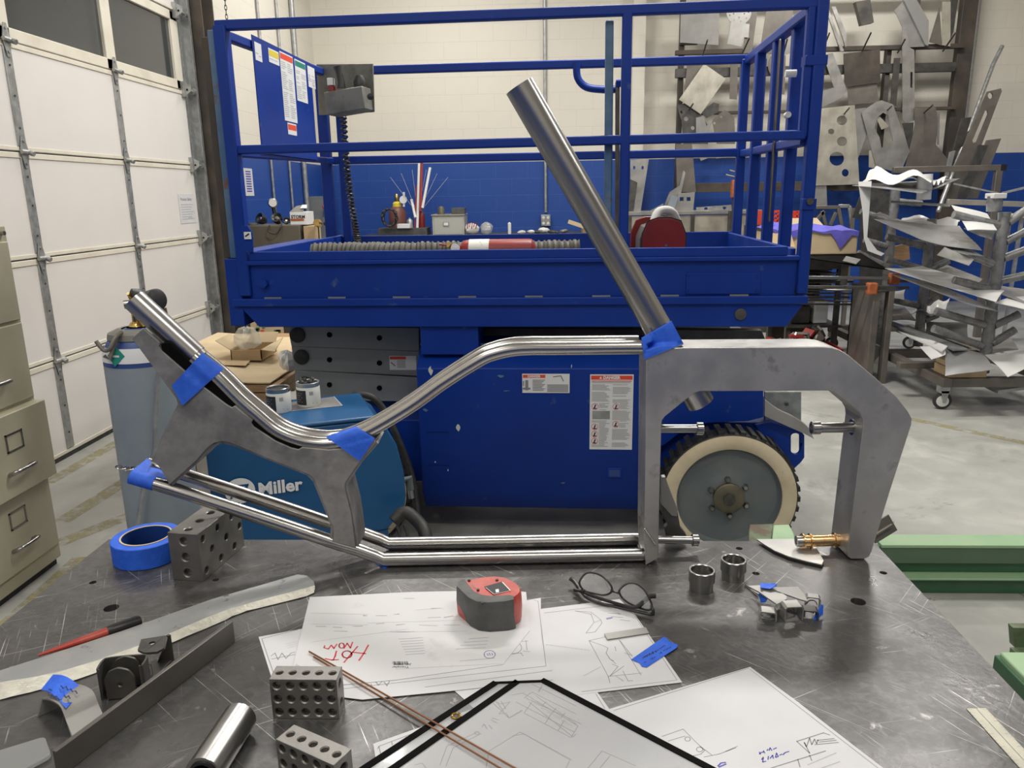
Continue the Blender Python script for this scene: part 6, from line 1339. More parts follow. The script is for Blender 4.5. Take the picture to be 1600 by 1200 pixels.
# ------------------------------------------------------------ left wall things above the platform
y_ = 7.4
nb = thing('posted_list','white printed list on the blue left wall, seen past the left post of the platform','notice',(XL+0.002,ax(389,280,XL+0.01).y,1.3))
ya,yb_=ax(381,280,XL+0.01).y,ax(396,280,XL+0.01).y; za,zb_=ax(388,263,XL+0.01).z,ax(388,306,XL+0.01).z
MB().bb(XL+0.001,XL+0.004,ya,yb_,zb_,za).build('sheet','paper',nb,smooth=False)
mb=MB()
for k in range(9): z=za-0.03-k*(za-zb_-0.05)/9; mb.strip([(XL+0.0045,ya+(yb_-ya)*.3,z),(XL+0.0045,yb_-(yb_-ya)*.2,z)],0.012,(1,0,0))
mb.build('print','ink_blue',nb,smooth=False)
ds_ = thing('disconnect_switch','grey electrical disconnect box with a red handle on the left wall','switch box',(XL+0.1,onleft(490,340).y,1.0))
yd0,yd1=onleft(473,340).y,onleft(505,340).y; z1_=ax(485,307,XL+0.2).z; z0_=ax(485,400,XL+0.2).z
MB().bb(XL,XL+0.2,yd0+0.35,yd1,z0_,z1_).build('box','grey_paint',ds_,bevel=0.004)
MB().bb(XL+0.2,XL+0.206,yd0+0.38,yd1-0.06,z0_+0.04,z1_-0.03).build('door','grey_paint',ds_,bevel=0.003)
p=ax(508,323,XL+0.24); hd_=MB().bar((XL+0.22,p.y,p.z-0.12),(p.x,p.y,p.z),0.03,0.02).build('handle','turned_steel',ds_); MB().lathe([(0.03,-0.02),(0.033,0),(0.025,0.02),(0.0001,0.024)],p,(0.3,-1,0.2),14).build('grip','safety_red',hd_)
# brown cabinet with welding gear in front of the left wall
cbx = thing('brown_cabinet','low brown metal cabinet by the left wall, seen over the platform edge','cabinet',(-2.45,6.9,0))
a,b=ay(388,353,6.8),ay(468,352,6.8); MB().bb(a.x-0.03,b.x,6.8,7.3,0,a.z).build('body','brown_box',cbx,bevel=0.006)
tz=a.z
p=ay(455,345,6.85); sb=thing('printed_carton','white carton with an orange stripe standing on the low brown cabinet','carton',(p.x,p.y+0.05,tz))
x0_,x1_=ay(453,340,6.85).x,ay(480,340,6.85).x; zt2=ay(466,331,6.85).z
MB().bb(x0_,x1_,6.85,7.05,tz+0.001,zt2).build('box','label_white',sb,bevel=0.003)
MB().bb(x0_+0.004,x1_-0.03,6.847,6.85,tz+0.035,tz+0.055).build('orange_stripe','orange_clamp',sb); text('STORM',0.038,'ink_black',sb,(x0_+0.012,6.846,zt2-0.055),(1,0,0),(0,0,1),bold=0.001)
MB().prism([(x0_,6.85,zt2),(x1_-0.03,6.85,zt2),(x1_-0.03,6.9,zt2+0.06),(x0_+0.05,6.9,zt2+0.05)],(0,0.004,0)).build('flap','grey_plate',sb); MB().prism([(x1_-0.06,6.86,zt2+0.03),(x1_,6.86,zt2+0.03),(x1_-0.01,6.9,zt2+0.06),(x1_-0.05,6.9,zt2+0.06)],(0,0.004,0)).build('flap','label_white',sb)
def helmet(px,py,s,lab,y=6.95,tilt=0.0):
    c=ay(px,py,y); c.z=max(c.z,tz+0.066*s)
    t=thing('welding_lamp_head',lab,'machine part',(c.x,c.y,tz))
    MB().lathe([(0.03*s,-0.06*s),(0.05*s,-0.03*s),(0.062*s,0.02*s),(0.06*s,0.035*s),(0.045*s,0.03*s),(0.03*s,0.01*s),(0.0001,0.008*s)],c,(math.sin(tilt),-0.8,math.cos(tilt)*0.6),20).build('housing','black_plastic',t)
    MB().lathe([(0.03*s,0.012*s),(0.02*s,0.022*s),(0.0001,0.024*s)],c,(math.sin(tilt),-0.8,math.cos(tilt)*0.6),16).build('lens','turned_steel',t)
    return t
helmet(409,349,0.8,'round black lamp head lying on the brown cabinet, leftmost',tilt=-0.6); helmet(434,348,0.8,'round black lamp head lying on the brown cabinet, beside the conduit'); helmet(448,348,0.5,'round black lamp head lying on the brown cabinet, against the printed carton',tilt=0.4)
t=thing('spot_lamp','chrome and black lamp on a neck rising from the brown cabinet','lamp',(ay(428,350,7.1).x,7.1,tz))
p=ay(426,318,7.1); MB().tube([(p.x+0.02,7.1,tz+0.02),(p.x+0.01,7.1,tz+0.1),tuple(p)],0.018,10).build('neck','black_plastic',t); MB().lathe([(0.02,-0.05),(0.04,-0.02),(0.045,0.02),(0.035,0.03),(0.0001,0.03)],p,(0.4,-1,0.2),20).build('head','turned_steel',t)
MB().tube(smoothpath([ay(421,352,6.78),ay(420,362,6.76),ay(432,365,6.76),ay(440,352,6.78),ay(436,342,6.9)],8),0.006,8).build('cord','rubber',t)
solo('rust_disc', MB().lathe([(0.05,0),(0.05,0.02),(0.0001,0.022)],(ay(394,352,6.9).x,6.9,tz+0.001),(0,0,1),20),'hub_brown','small brown disc at the left edge of the brown cabinet','disc')
a,b=ay(469,352,6.75),ay(488,352,6.75); solo('small_carton', MB().bb(a.x+0.01,b.x,6.8,7.0,0.6,a.z-0.01),'cardboard','small brown carton right of the low brown cabinet','carton',bevel=0.002)
st2 = solo('side_stand', MB().bb(a.x-0.0,b.x+0.12,6.78,7.05,0,0.6),'dark_iron','dark stand under the small brown carton by the left wall','stand')
t=thing('gas_regulator','brass gas regulator with black knob lying beside the printed carton','regulator',(ay(497,350,6.72).x,6.72,1.0))
p=ay(497,349,6.72); MB().lathe([(0.03,-0.02),(0.035,0),(0.03,0.03),(0.0001,0.03)],p,(-0.3,-1,0.3),16).build('body','brass',t); MB().lathe([(0.018,0.03),(0.024,0.05),(0.0001,0.06)],p+Vector((0.05,0,0)),(0.8,-1,0),12).build('knob','black_plastic',t)
MB().tube([tuple(p),(p.x,p.y,p.z-0.1),(p.x-0.02,p.y,0.601)],0.006,8).build('hose','rubber',t)
MB().tube([(p.x,p.y,p.z),(p.x-0.03,p.y+0.08,p.z),(p.x-0.05,p.y+0.1,p.z-0.02)],0.012,8).build('stem','brass',t)
# ------------------------------------------------------------ green machine beams on the right
def pz(px,py,y): return ay(px,py,y).z
gb = thing('green_machine_beam','pale and dark green steel machine beam lying on the floor right of the table','machine beam',(2.2,2.7,0))
yb0 = 2.6; zt_ = pz(1500,852,yb0); x0_ = ay(1378,852,yb0).x; x1_ = 3.6
zt2, zm, zl1, zl2 = zt_, pz(1500,881,yb0), pz(1500,898,yb0), pz(1500,910,yb0)
ytop = CAM.y + (lambda d: d.y*((zt_-H)/d.z))(ray(1500,835))
MB().bb(x0_,x1_,yb0,ytop,zt_-0.012,zt_).build('top_plate','machine_green_light',gb,bevel=0.002)
MB().bb(x0_,x1_,yb0+0.004,yb0+0.02,zm,zt_-0.012).build('upper_web','machine_green',gb)
MB().bb(x0_,x1_,yb0+0.02,yb0+0.16,zl1+0.002,zm-0.0).build('lower_web','machine_green_deep',gb)
MB().bb(x0_,x1_,yb0-0.03,yb0+0.16,zl1-0.008,zl1).build('ledge','machine_green_light',gb,bevel=0.002)
MB().bb(x0_,x1_,yb0-0.01,yb0+0.16,0.0,zl1-0.008).build('base_web','machine_green_deep',gb)
gm = thing('green_machine_bed','green steel machine bed at the right edge of the photo, below table height','machine',(1.5,1.35,0))
zt_ = pz(1580,1018,1.5); x0_=ay(1562,1016,1.5).x
MB().bb(x0_,x0_+0.9,1.15,1.5,zt_-0.03,zt_).build('bed_top','machine_green_light',gm,bevel=0.004); MB().bb(x0_-0.006,x0_+0.9,1.145,1.507,zt_-0.05,zt_-0.012).build('rim','machine_green_deep',gm,bevel=0.003)
MB().bb(x0_+0.05,x0_+0.85,1.2,1.45,0,zt_-0.05).build('pedestal','machine_green_deep',gm)
a=ay(1583,981,1.62); MB().prism([(a.x,1.62,a.z),(a.x+0.12,1.62,a.z),(a.x+0.12,1.62,a.z-0.05),(a.x+0.01,1.62,a.z-0.05)],(0,0.02,0),[circ((a.x+0.045,1.62,a.z-0.02),0.012,(1,0,0),(0,0,1),14)]).build('bracket','machine_green_rust',gm)
MB().bb(a.x,a.x+0.12,1.5,1.62,a.z-0.062,a.z-0.05).build('bracket_foot','machine_green_rust',gm); MB().bb(a.x+0.03,a.x+0.1,1.46,1.6,zt_-0.03,a.z-0.062).build('bracket_foot','machine_green_rust',gm)
gp = thing('green_end_block','green painted rusty end block just beyond the table, before the tyre','machine',(0.75,2.3,0))
ze=pz(1200,856,2.25); q=[az(a_,b_,ze) for a_,b_ in ((1171,819),(1208,818),(1204,856),(1168,856))]; MB().prism(q,(0,0,-ze+0.001)).build('block','machine_green_rust',gp,bevel=0.003)
q=[az(a_,b_,ze) for a_,b_ in ((1208.5,820),(1233,819),(1241,834),(1244,856),(1204.5,856))]; MB().prism(q,(0,0,-ze+0.001)).build('end_casting','machine_green_light',gp,bevel=0.003)
a=ay(1385,822,1.95); d=Vector((0.30,0.06,0.17)).normalized()
top=a+d*0.02; bot=a-d*0.55; 
sa=-(bot.z)/(d.z) ; bot = a-d*((a.z-0.004)/d.z)
mb=MB(); mb.bar(bot,top,0.004,0.05,(0.3,0.2,1)); nn=d.cross(Vector((0.3,0.2,1)).cross(d)).normalized(); mb.bar(bot+nn*0.02-Vector((0,0,.02)),top+nn*0.02-Vector((0,0,.02)),0.044,0.004,(0.3,0.2,1))
solo('angle_iron', mb,'brown_plate','brown steel angle offcut leaning up beside the right leg of the frame','angle iron')
# ------------------------------------------------------------ rack cart with wrapped arms
rk = thing('sheet_rack_cart','wheeled steel rack cart with foam wrapped arms holding sheet metal at the right','rack cart',(2.9,5.9,0))
RX, ry = 2.94, [5.15, 6.08, 6.75]
z_b = 0.16
for (x_,y0_,y1_) in ((2.60,4.98,7.1),(3.30,4.98,7.1)): MB().bb(x_,x_+0.06,y0_,y1_,z_b,z_b+0.06).build('base_rail','brown_plate',rk,bevel=0.003)
for y_ in (4.98,5.9,7.04): MB().bb(2.66,3.30,y_,y_+0.06,z_b,z_b+0.06).build('base_rail','brown_plate',rk,bevel=0.003)
MB().bb(2.45,2.8,5.28,5.34,z_b+0.06,z_b+0.10).build('base_rail','brown_plate',rk,bevel=0.002)
for (x_,y_) in ((2.63,5.03),(3.33,5.03),(2.63,7.05),(3.33,7.05)):
    cs = MB().bb(x_-0.03,x_+0.03,y_-0.03,y_+0.03,0.115,z_b).build('caster','galvanised',rk)
    MB().lathe([(0.0001,-0.016),(0.02,-0.018),(0.042,-0.016),(0.055,-0.012),(0.058,0),(0.055,0.012),(0.042,0.016),(0.02,0.018),(0.0001,0.016)],(x_,y_,0.059),(0.25,1,0),28).build('caster_wheel','rubber',cs)
    MB().lathe([(0.0001,0.02),(0.028,0.019),(0.038,0.0165)],(x_,y_,0.058),(-0.25,-1,0),24,cap=False).build('caster_hub','plastic_white',cs)
    MB().prism([(x_-0.026,y_-0.03,0.13),(x_+0.026,y_-0.03,0.13),(x_+0.012,y_-0.03,0.05),(x_-0.008,y_-0.03,0.05)],(0,0.004,0)).build('fork','galvanised',cs)
def wrapped(pts, r, nm, mt='wrapped_pipe', par=rk):
    rn=random.Random(int(abs(pts[0][0])*977+abs(pts[0][2])*331)); P=[Vector(p) for p in pts]; A=[]
    for p,q in zip(P[:-1],P[1:]):
        n=max(2,int((q-p).length/0.035)); A+=[p.lerp(q,i/n) for i in range(n)]
    A.append(P[-1]); rr=[r*rn.uniform(0.93,1.08) for _ in A]
    return MB().tube(A,lambda i: rr[i],10).build(nm,mt,par)
for k,y_ in enumerate(ry):
    zt_=(1.27,1.2,1.5)[k]; wrapped([(RX,y_,z_b+0.06),(RX,y_,zt_)],0.036,'upright')
def arm(pa,pb,y_): 
    a,b=ay(pa[0],pa[1],y_),ay(pb[0],pb[1],y_); a.x = RX+(0.03 if b.x>RX else -0.03); wrapped([a,b],0.026,'arm')
for pa,pb in (((1513,541),(1458,513)),((1516,508),(1462,486)),((1531,537),(1586,515)),((1533,509),(1592,491)),((1544,439),(1625,425)),((1554,404),(1625,382)),((1558,378),(1625,350)),((1540,452),(1490,437)),((1545,412),(1480,385)),((1550,352),(1490,335))): arm(pa,pb,5.15)
arm((1561,348),(1625,312),5.15)
for pa,pb in (((1415,478),(1386,466)),((1426,474),(1465,463)),((1428,421),(1385,405)),((1440,420),(1482,407)),((1440,385),(1385,370)),((1445,380),(1490,368)),((1430,500),(1465,492))): arm(pa,pb,6.08)
for pa,pb in (((1385,345),(1345,330)),((1385,385),(1350,375)),((1390,315),(1440,318)),((1388,415),(1340,395))): arm(pa,pb,6.75)
wrapped([ay(1443,312,5.7),ay(1446,272,5.7)],0.05,'wrapped_post_top','film'); wrapped([ay(1553,330,5.15),ay(1555,306,5.15)],0.045,'upright'); MB().bb(ay(1545,310,5.15).x,ay(1566,310,5.15).x,5.1,5.2,pz(1555,310,5.15),pz(1555,302,5.15)).build('post_cap','film',rk,bevel=0.004)
# sheets lying over the arms
def sheetp(c, mt, lab, amp=0.02, seed=1, nx=16, ny=10, th=0.003, nm='metal_sheet', cat='metal sheet', grp=None, sag=0.0):
    P=[ay(*q) for q in c]; rn=random.Random(seed); ph=[rn.uniform(0,6) for _ in range(6)]
    def f(u,v):
        p=P[0]*(1-u)*(1-v)+P[1]*u*(1-v)+P[2]*u*v+P[3]*(1-u)*v
        return p+Vector((0,amp*0.5*math.sin(5*v+ph[3]+3*u),(amp if amp>0.025 else amp*0.5)*(math.sin(4*u+ph[0]+2*v)+(0.6*math.sin(11*v+ph[1]+4*u)+0.35*math.sin(23*u+ph[2]) if amp>0.025 else 0.3*math.sin(5*v+ph[1])))-sag*math.sin(PI*u)*math.sin(PI*v)))
    return solo(nm, MB().grid(f,nx,ny,th), mt, lab, cat, grp)
sheetp([(1332,290,5.9),(1400,284,6.6),(1500,279,6.3),(1440,302,5.4)],'film_grey','grey metal sheet on top of the rack under crumpled white film',0.008,1)
sheetp([(1345,284,5.95),(1385,272,6.5),(1485,272,6.2),(1452,292,5.5)],'film','crumpled white film covering the top sheet of the rack',0.045,2,26,16,0.002,'crumpled_film','film')
a=[ay(*q) for q in ((1341,284,5.85),(1362,283,5.85),(1357,330,5.86),(1355,370,5.85),(1364,388,5.8),(1382,396,5.7),(1377,400,5.65),(1356,392,5.75),(1350,372,5.84),(1348,330,5.85))]
solo('film_strip', MB().prism(a,(0,0.004,0)),'film','long white strip of film hanging down the left side of the rack','film strip')
sheetp([(1365,344,5.9),(1500,351,5.7),(1533,394,5.0),(1440,374,5.1)],'film_grey','large grey film covered sheet drooping across the middle of the rack',0.02,3,20,12,sag=-0.02)
sheetp([(1363,344,5.95),(1410,333,6.5),(1500,350,6.1),(1492,358,5.8)],'film','torn white film edge along the back of the large drooping sheet',0.03,4,24,10,0.002,'film_edge','film')
sheetp([(1392,313,6.0),(1486,319,6.0),(1484,322,5.9),(1392,316,5.9)],'galvanised','thin bright sheet edge spanning the upper arms of the rack',0.002,5,8,3,0.006)
sheetp([(1487,319,5.5),(1542,334,5.5),(1558,358,4.95),(1512,360,4.95)],'film','folded sheet in white film with a printed label, upper right of the rack',0.008,6,10,8)
sheetp([(1506,358,5.0),(1556,357,5.0),(1550,375,5.1),(1520,362,5.1)],'film_grey','rolled grey sheet end under the folded labelled sheet',0.01,7,8,6)
sheetp([(1488,374,5.2),(1538,400,5.0),(1512,398,4.95),(1475,386,5.1)],'film_grey','upper leaf of the folded grey sheet right of the rack centre',0.004,8,8,6)
sheetp([(1476,386,5.05),(1522,405,4.95),(1514,415,4.9),(1464,398,4.95)],'sheet_metal','lower leaf of the folded grey sheet right of the rack centre',0.002,9,8,6)
sheetp([(1392,372,6.3),(1470,377,6.1),(1478,382,6.0),(1400,376,6.2)],'galvanised','narrow galvanised channel on the middle arms of the rack',0.002,10,6,3,0.012)
sheetp([(1440,420,6.15),(1475,412,6.25),(1535,437,5.5),(1524,448,5.4)],'film_grey','dull grey sheet lying above the long white sheet on the rack',0.01,11)
sheetp([(1383,419,5.75),(1440,416,6.05),(1570,455,5.1),(1556,470,4.85)],'film','long white film covered sheet sloping down across the rack',0.012,12,22,8)
sheetp([(1388,428,5.8),(1460,440,5.5),(1560,488,4.9),(1500,470,4.9)],'film_grey','grey sheet directly beneath the long white sheet on the rack',0.012,13,18,8)
sheetp([(1533,448,5.2),(1545,441,5.5),(1640,458,5.4),(1640,492,4.9)],'film_grey','wide grey sheet on the right arms of the rack, cut by the photo edge',0.015,14)
sheetp([(1555,472,5.0),(1600,462,5.2),(1640,470,5.2),(1640,495,4.85)],'film','white film sheet under the wide grey sheet on the right arms of the rack',0.015,15)
sheetp([(1385,455,6.3),(1414,452,6.3),(1412,470,6.0),(1385,462,6.0)],'film','small white film sheet at the left of the rack above the lower arms',0.015,16,10,6)
sheetp([(1385,470,6.4),(1412,480,6.3),(1432,502,5.9),(1385,500,5.9)],'film_grey','curled grey sheet at the lower left of the rack',0.02,17,12,8)
sheetp([(1422,495,6.1),(1440,472,6.4),(1484,470,6.3),(1470,492,5.9)],'film','translucent curled sheet in the middle bay of the rack',0.03,18,14,10)
sheetp([(1447,500,6.2),(1512,505,6.0),(1512,535,6.0),(1447,525,6.2)],'film_grey','upright translucent sheet behind the lower arms of the rack',0.015,19,10,8)
sheetp([(1384,503,6.1),(1390,500,6.2),(1512,544,5.0),(1490,546,4.95)],'galvanised','bundle of long bright channels on the lower left arms of the rack',0.004,20,20,4,0.012)
sheetp([(1400,517,5.9),(1402,511,6.0),(1480,541,5.0),(1472,549,4.95)],'film','second long bright channel below the channel bundle on the rack',0.006,21,20,4,0.008)
sheetp([(1437,541,5.3),(1476,545,5.0),(1478,553,4.95),(1455,562,4.95)],'film','small torn white sheet corner hanging under the channels of the rack',0.008,22,8,6)
sheetp([(1478,543,5.05),(1535,552,5.0),(1556,575,4.8),(1476,588,4.8)],'film_grey','broad pale sheet hanging off the front of the lowest rack arms',0.012,23,14,10)
sheetp([(1532,545,5.3),(1580,530,5.5),(1592,545,5.2),(1545,553,5.1)],'grey_plate','dark grey sheet lying on the lowest right arm of the rack',0.008,24,12,6)
sheetp([(1540,556,5.05),(1600,545,5.1),(1640,560,5.0),(1575,586,4.8)],'film','pale draped sheet on the lowest right arms of the rack',0.02,25,14,10)
sheetp([(1520,590,5.4),(1560,585,5.4),(1640,600,5.1),(1560,611,4.95)],'sheet_metal','stack of grey sheets lying on the right of the cart base',0.008,26,14,6,0.02)
for k,(c,z0_,mt,lab) in enumerate((((1482,1540),0.222,'cardboard','brown carton on the front of the rack cart base'),((1484,1537),0.285,'cardboard_pale','flat pale carton lying on the brown carton of the rack cart'))):
    a,b=ay(c[0],600,4.99),ay(c[1],600,4.99); hh=0.062 if k==0 else 0.035
    t_=solo('carton',MB().bb(a.x,b.x,4.99,5.2,z0_,z0_+hh),mt,lab,'carton',bevel=0.003)
# ------------------------------------------------------------ brown steel stand with clamps
ys_=5.75
a,b=ay(1320,500,ys_),ay(1386,500,ys_); zt_=pz(1350,455,ys_)
bs=thing('steel_stand','brown steel box stand with an open front between the lift and the rack cart','stand',((a.x+b.x)/2,ys_+0.2,0))
x0_,x1_=ay(1355,560,ys_).x,ay(1386,560,ys_).x; xm_=x0_
MB().bb(xm_-0.003,xm_+0.045,ys_-0.02,ys_+0.03,0,zt_).build('post','brown_plate',bs,bevel=0.003); MB().bb(x1_-0.04,x1_,ys_-0.02,ys_+0.05,0,zt_).build('post','brown_plate',bs,bevel=0.003)
MB().bb(x0_,x0_+0.02,ys_,ys_+0.4,0,zt_).build('side_panel','brown_plate',bs); MB().bb(x0_,x1_,ys_+0.38,ys_+0.4,0,zt_).build('rear_panel','rusty_iron',bs); MB().bb(x0_-0.01,x1_+0.01,ys_-0.02,ys_+0.4,zt_,zt_+0.015).build('top','dark_iron',bs)
MB().bar((xm_+0.05,ys_+0.1,0.12),(x1_-0.02,ys_+0.1,0.26),0.01,0.06).build('brace','grey_plate',bs)
def clampbar(xa,xb,y_,py,hx,lab):
    a,b=ay(xa,py,y_),ay(xb,py+ (xb-xa)*0.01,y_); t=thing('bar_clamp',lab,'bar clamp',tuple((a+b)/2)); MB().bar(a,b,0.02,0.022).build('bar','turned_steel' if hx%2 else 'dark_plate',t,bevel=0.002)
    c=ay(hx,py,y_); MB().bb(c.x-0.035,c.x+0.035,y_-0.035,y_+0.03,c.z-0.055,c.z+0.03).build('head','orange_clamp',t,bevel=0.01); MB().cyl((c.x+0.03,y_-0.02,c.z-0.03),(c.x+0.1,y_-0.02,c.z-0.03),0.01,8).build('screw','dark_iron',t)
clampbar(1232,1405,5.85,433,1397,'bar clamp with an orange head, rear one of the pair on the brown stand'); clampbar(1232,1420,5.74,448,1362,'bar clamp with orange head mid bar, front one on the brown stand')
MB_=MB()
a,b=ay(1232,470,6.6),ay(1322,470,6.6)
sh_=thing('scrap_shelf','dark steel shelf stand loaded with rods behind the right end of the lift','shelf',((a.x+b.x)/2,6.8,0))
for z_ in (0.30,0.62,0.8): MB().bb(a.x,b.x-0.02,6.6,7.2,z_-0.02,z_).build('shelf_board','dark_iron',sh_)
MB().bb(a.x,b.x-0.02,7.18,7.2,0,0.86).build('back_panel','rusty_iron',sh_)
for x_ in (a.x+0.02,b.x-0.06): MB().bb(x_-0.02,x_+0.02,6.62,6.66,0,0.8).build('upright','dark_iron',sh_); MB().bb(x_-0.02,x_+0.02,7.14,7.18,0,0.8).build('upright','dark_iron',sh_)
rn=random.Random(12)
for k in range(14):
    py=402+k*5.6; y_=6.45+0.035*(k%5); p=ay(1240,py,y_); q=ay(1240+rn.uniform(60,125),py+rn.uniform(-2,3),y_)
    solo('steel_rod',MB().tube([p,q],rn.uniform(0.006,0.013),8),rn.choice(['turned_steel','dark_iron','dark_plate']),'steel rod lying among the stacked rods right of the lift platform','rod','rods stacked right of the lift')
for k,(x_,w_,z_,h_,mt,lab) in enumerate(((0.06,0.16,0.30,0.16,'dark_iron','dark steel block on the lowest board of the scrap shelf, left'),(0.25,0.12,0.30,0.2,'label_white','pale box on the lowest board of the scrap shelf, right'),(0.05,0.2,0.62,0.12,'rusty_iron','rusty block on the middle board of the scrap shelf, left'),(0.28,0.1,0.62,0.13,'sheet_metal','grey metal block on the middle board of the scrap shelf, right'))):
    solo('scrap_block',MB().bb(a.x+x_,a.x+x_+w_,6.68,6.9,z_+0.002,z_+h_),mt,lab,'metal block',bevel=0.01)
# red parts tray with scrap
a,b=ay(1240,545,6.2),ay(1318,545,6.2); zr=pz(1280,536,6.2)
rt=thing('red_parts_bin','low red bin full of scrap under the rod stack','bin',((a.x+b.x)/2,6.4,0))
bd=MB(); bd.bb(a.x-0.2,b.x,6.2,6.215,0.0,zr-0.05); bd.bb(a.x-0.2,b.x,6.55,6.565,0.0,zr-0.05); bd.bb(a.x-0.2,a.x-0.185,6.2,6.565,0,zr-0.05); bd.bb(b.x-0.015,b.x,6.2,6.565,0,zr-0.05); bd.bb(a.x-0.2,b.x,6.2,6.565,0,0.02); bd.build('tray','red_paint',rt,bevel=0.003)
for k in range(34):
    x_=rn.uniform(a.x-0.12,b.x-0.06); y_=rn.uniform(6.26,6.5); s_=rn.uniform(0.03,0.07); z_=zr-0.08+rn.uniform(0,0.13)
    R=Matrix.Rotation(rn.uniform(0,3),3,Vector((rn.random(),rn.random(),rn.random())).normalized()); MB().box((x_,y_,z_),(s_*1.8,s_,s_*0.35),R).build('scrap_piece',rn.choice(['red_paint','red_paint','dark_iron','dark_iron','sheet_metal','brown_plate']),rt,bevel=0.002)
# cardboard box with purple cloth, black sheet beneath
yb_=6.3; a,b=ay(1196,395,yb_),ay(1338,395,yb_); z0_=pz(1280,397,yb_); z1_=pz(1280,362,yb_)
cbb=thing('cardboard_box','open cardboard box draped with purple cloth right of the lift platform','cardboard box',((a.x+b.x)/2,yb_+0.2,z0_))
bd=MB(); bd.bb(a.x,b.x,yb_,yb_+0.008,z0_,z1_); bd.bb(a.x,b.x,yb_+0.42,yb_+0.428,z0_,z1_+0.0); bd.bb(a.x,a.x+0.008,yb_,yb_+0.42,z0_,z1_); bd.bb(b.x-0.008,b.x,yb_,yb_+0.42,z0_,z1_); bd.bb(a.x,b.x,yb_,yb_+0.42,z0_,z0_+0.008); bd.build('box','cardboard_pale',cbb)
MB().prism([(a.x+0.2,yb_+0.42,z1_),(b.x-0.1,yb_+0.42,z1_),(b.x-0.16,yb_+0.5,z1_+0.09),(a.x+0.26,yb_+0.5,z1_+0.09)],(0,0.005,0)).build('flap','cardboard_pale',cbb)
MB().prism([(a.x,yb_,z1_),(a.x+0.18,yb_-0.02,z1_-0.0),(a.x+0.2,yb_-0.1,z1_-0.11),(a.x+0.0,yb_-0.08,z1_-0.1)],(0,0.005,0)).build('flap','cardboard',cbb)
c=[ay(*q) for q in ((1188,378,6.26),(1225,352,6.5),(1262,360,6.6),(1330,358,6.5))]
def fcl(u,v):
    x_=a.x-0.03+(b.x-a.x+0.03)*u; y_=yb_-0.012+0.42*v; zz=z1_+0.012+0.012*math.sin(u*16+v*4)+0.01*math.sin(u*7+1)+0.05*v*math.sin(PI*min(u*1.1,1))
    if v<0.3: y_=yb_-0.014; zz-= (0.3-v)*3.3*(0.012+0.05*max(0,math.sin(u*9-0.6))+0.13*max(0,1-abs(u-0.82)*9))
    return Vector((x_,y_,zz))
solo('purple_cloth',MB().grid(fcl,60,16),'purple_cloth','crumpled purple cloth draped over the rim of the cardboard box','cloth')
P_=[ay(*q) for q in ((1262,399,6.1),(1300,396,6.6),(1352,394,6.7),(1387,420,5.9),(1380,421,5.85),(1300,406,6.0))]; zz=pz(1300,402,6.2)
solo('black_sheet',MB().prism([ay(1258,398,6.25),ay(1345,395,6.35),ay(1386,420,5.9),ay(1264,403,5.95)],(0,0,-0.01)),'void_black','matt black sheet under the cardboard box, sloping towards the clamps','sheet')
for (x_,y_) in ((a.x+0.08,yb_+0.1),(b.x-0.08,yb_+0.1)): pass
solo('box_stand',MB().bb(a.x+0.1,b.x-0.02,yb_+0.08,yb_+0.42,0.8,z0_-0.002),'dark_iron','dark block stand carrying the cardboard box','stand')
bl_=thing('hinge_plate','small grey angled plate on a post above the orange clamps','plate',tuple(ay(1325,420,6.0))); 
MB().prism([ay(*q) for q in ((1322,400,6.0),(1345,405,6.0),(1338,412,5.9),(1317,407,5.9))],(0,0,-0.006)).build('plate','sheet_metal',bl_); MB().bb(ay(1316,420,6.0).x,ay(1324,420,6.0).x,5.98,6.02,zt_+0.02 if zt_+0.02<pz(1320,405,6) else 0.66,pz(1320,407,6.0)).build('post','dark_iron',bl_)
# long square tube frame behind the rack
tf=thing('tube_trestle','square steel tube trestle behind the rack cart, against the blue wall','trestle',(3.9,7.6,0))
y_=7.6; a,b=ay(1395,266,y_),ay(1562,262,y_); MB().bar(a,b,0.05,0.055).build('top_rail','brown_plate',tf,bevel=0.004); MB().bar(b,b+Vector((0.05,0,0)),0.052,0.057).build('end_cap','black_plastic',tf)
p=ay(1560,266,y_); MB().bb(p.x-0.03,p.x+0.03,y_-0.025,y_+0.025,0,p.z).build('leg','brown_plate',tf,bevel=0.004); p=ay(1400,270,y_); MB().bb(p.x-0.03,p.x+0.03,y_-0.025,y_+0.025,0,p.z-0.03).build('leg','brown_plate',tf,bevel=0.004)
a,b=ay(1480,315,y_),ay(1680,322,y_); MB().bar(a,b,0.04,0.05).build('lower_rail','pale_sheet',tf,bevel=0.004)
a,b=ay(1490,287,y_),ay(1560,302,y_-0.1); MB().bar(a,b,0.015,0.015).build('brace','galvanised',tf); a,b=ay(1565,302,y_-0.1),ay(1640,284,y_-0.2); MB().bar(a,b,0.02,0.02).build('brace','galvanised',tf)
st_=thing('wooden_stool','small wooden topped stool at the right edge behind the rack cart','stool',(4.2,6.9,0))
p=ay(1605,340,6.9); MB().prism([(p.x-0.15,6.8,p.z),(p.x+0.3,6.8,p.z),(p.x+0.3,7.1,p.z),(p.x-0.1,7.1,p.z)],(0,0,0.03)).build('seat','cardboard_pale',st_,bevel=0.004)
for (dx,dy) in ((-0.08,6.84),(0.25,6.84),(-0.05,7.06),(0.25,7.06)): MB().bar((p.x+dx*1.2,dy,0),(p.x+dx,dy,p.z),0.025,0.025).build('leg','galvanised',st_)
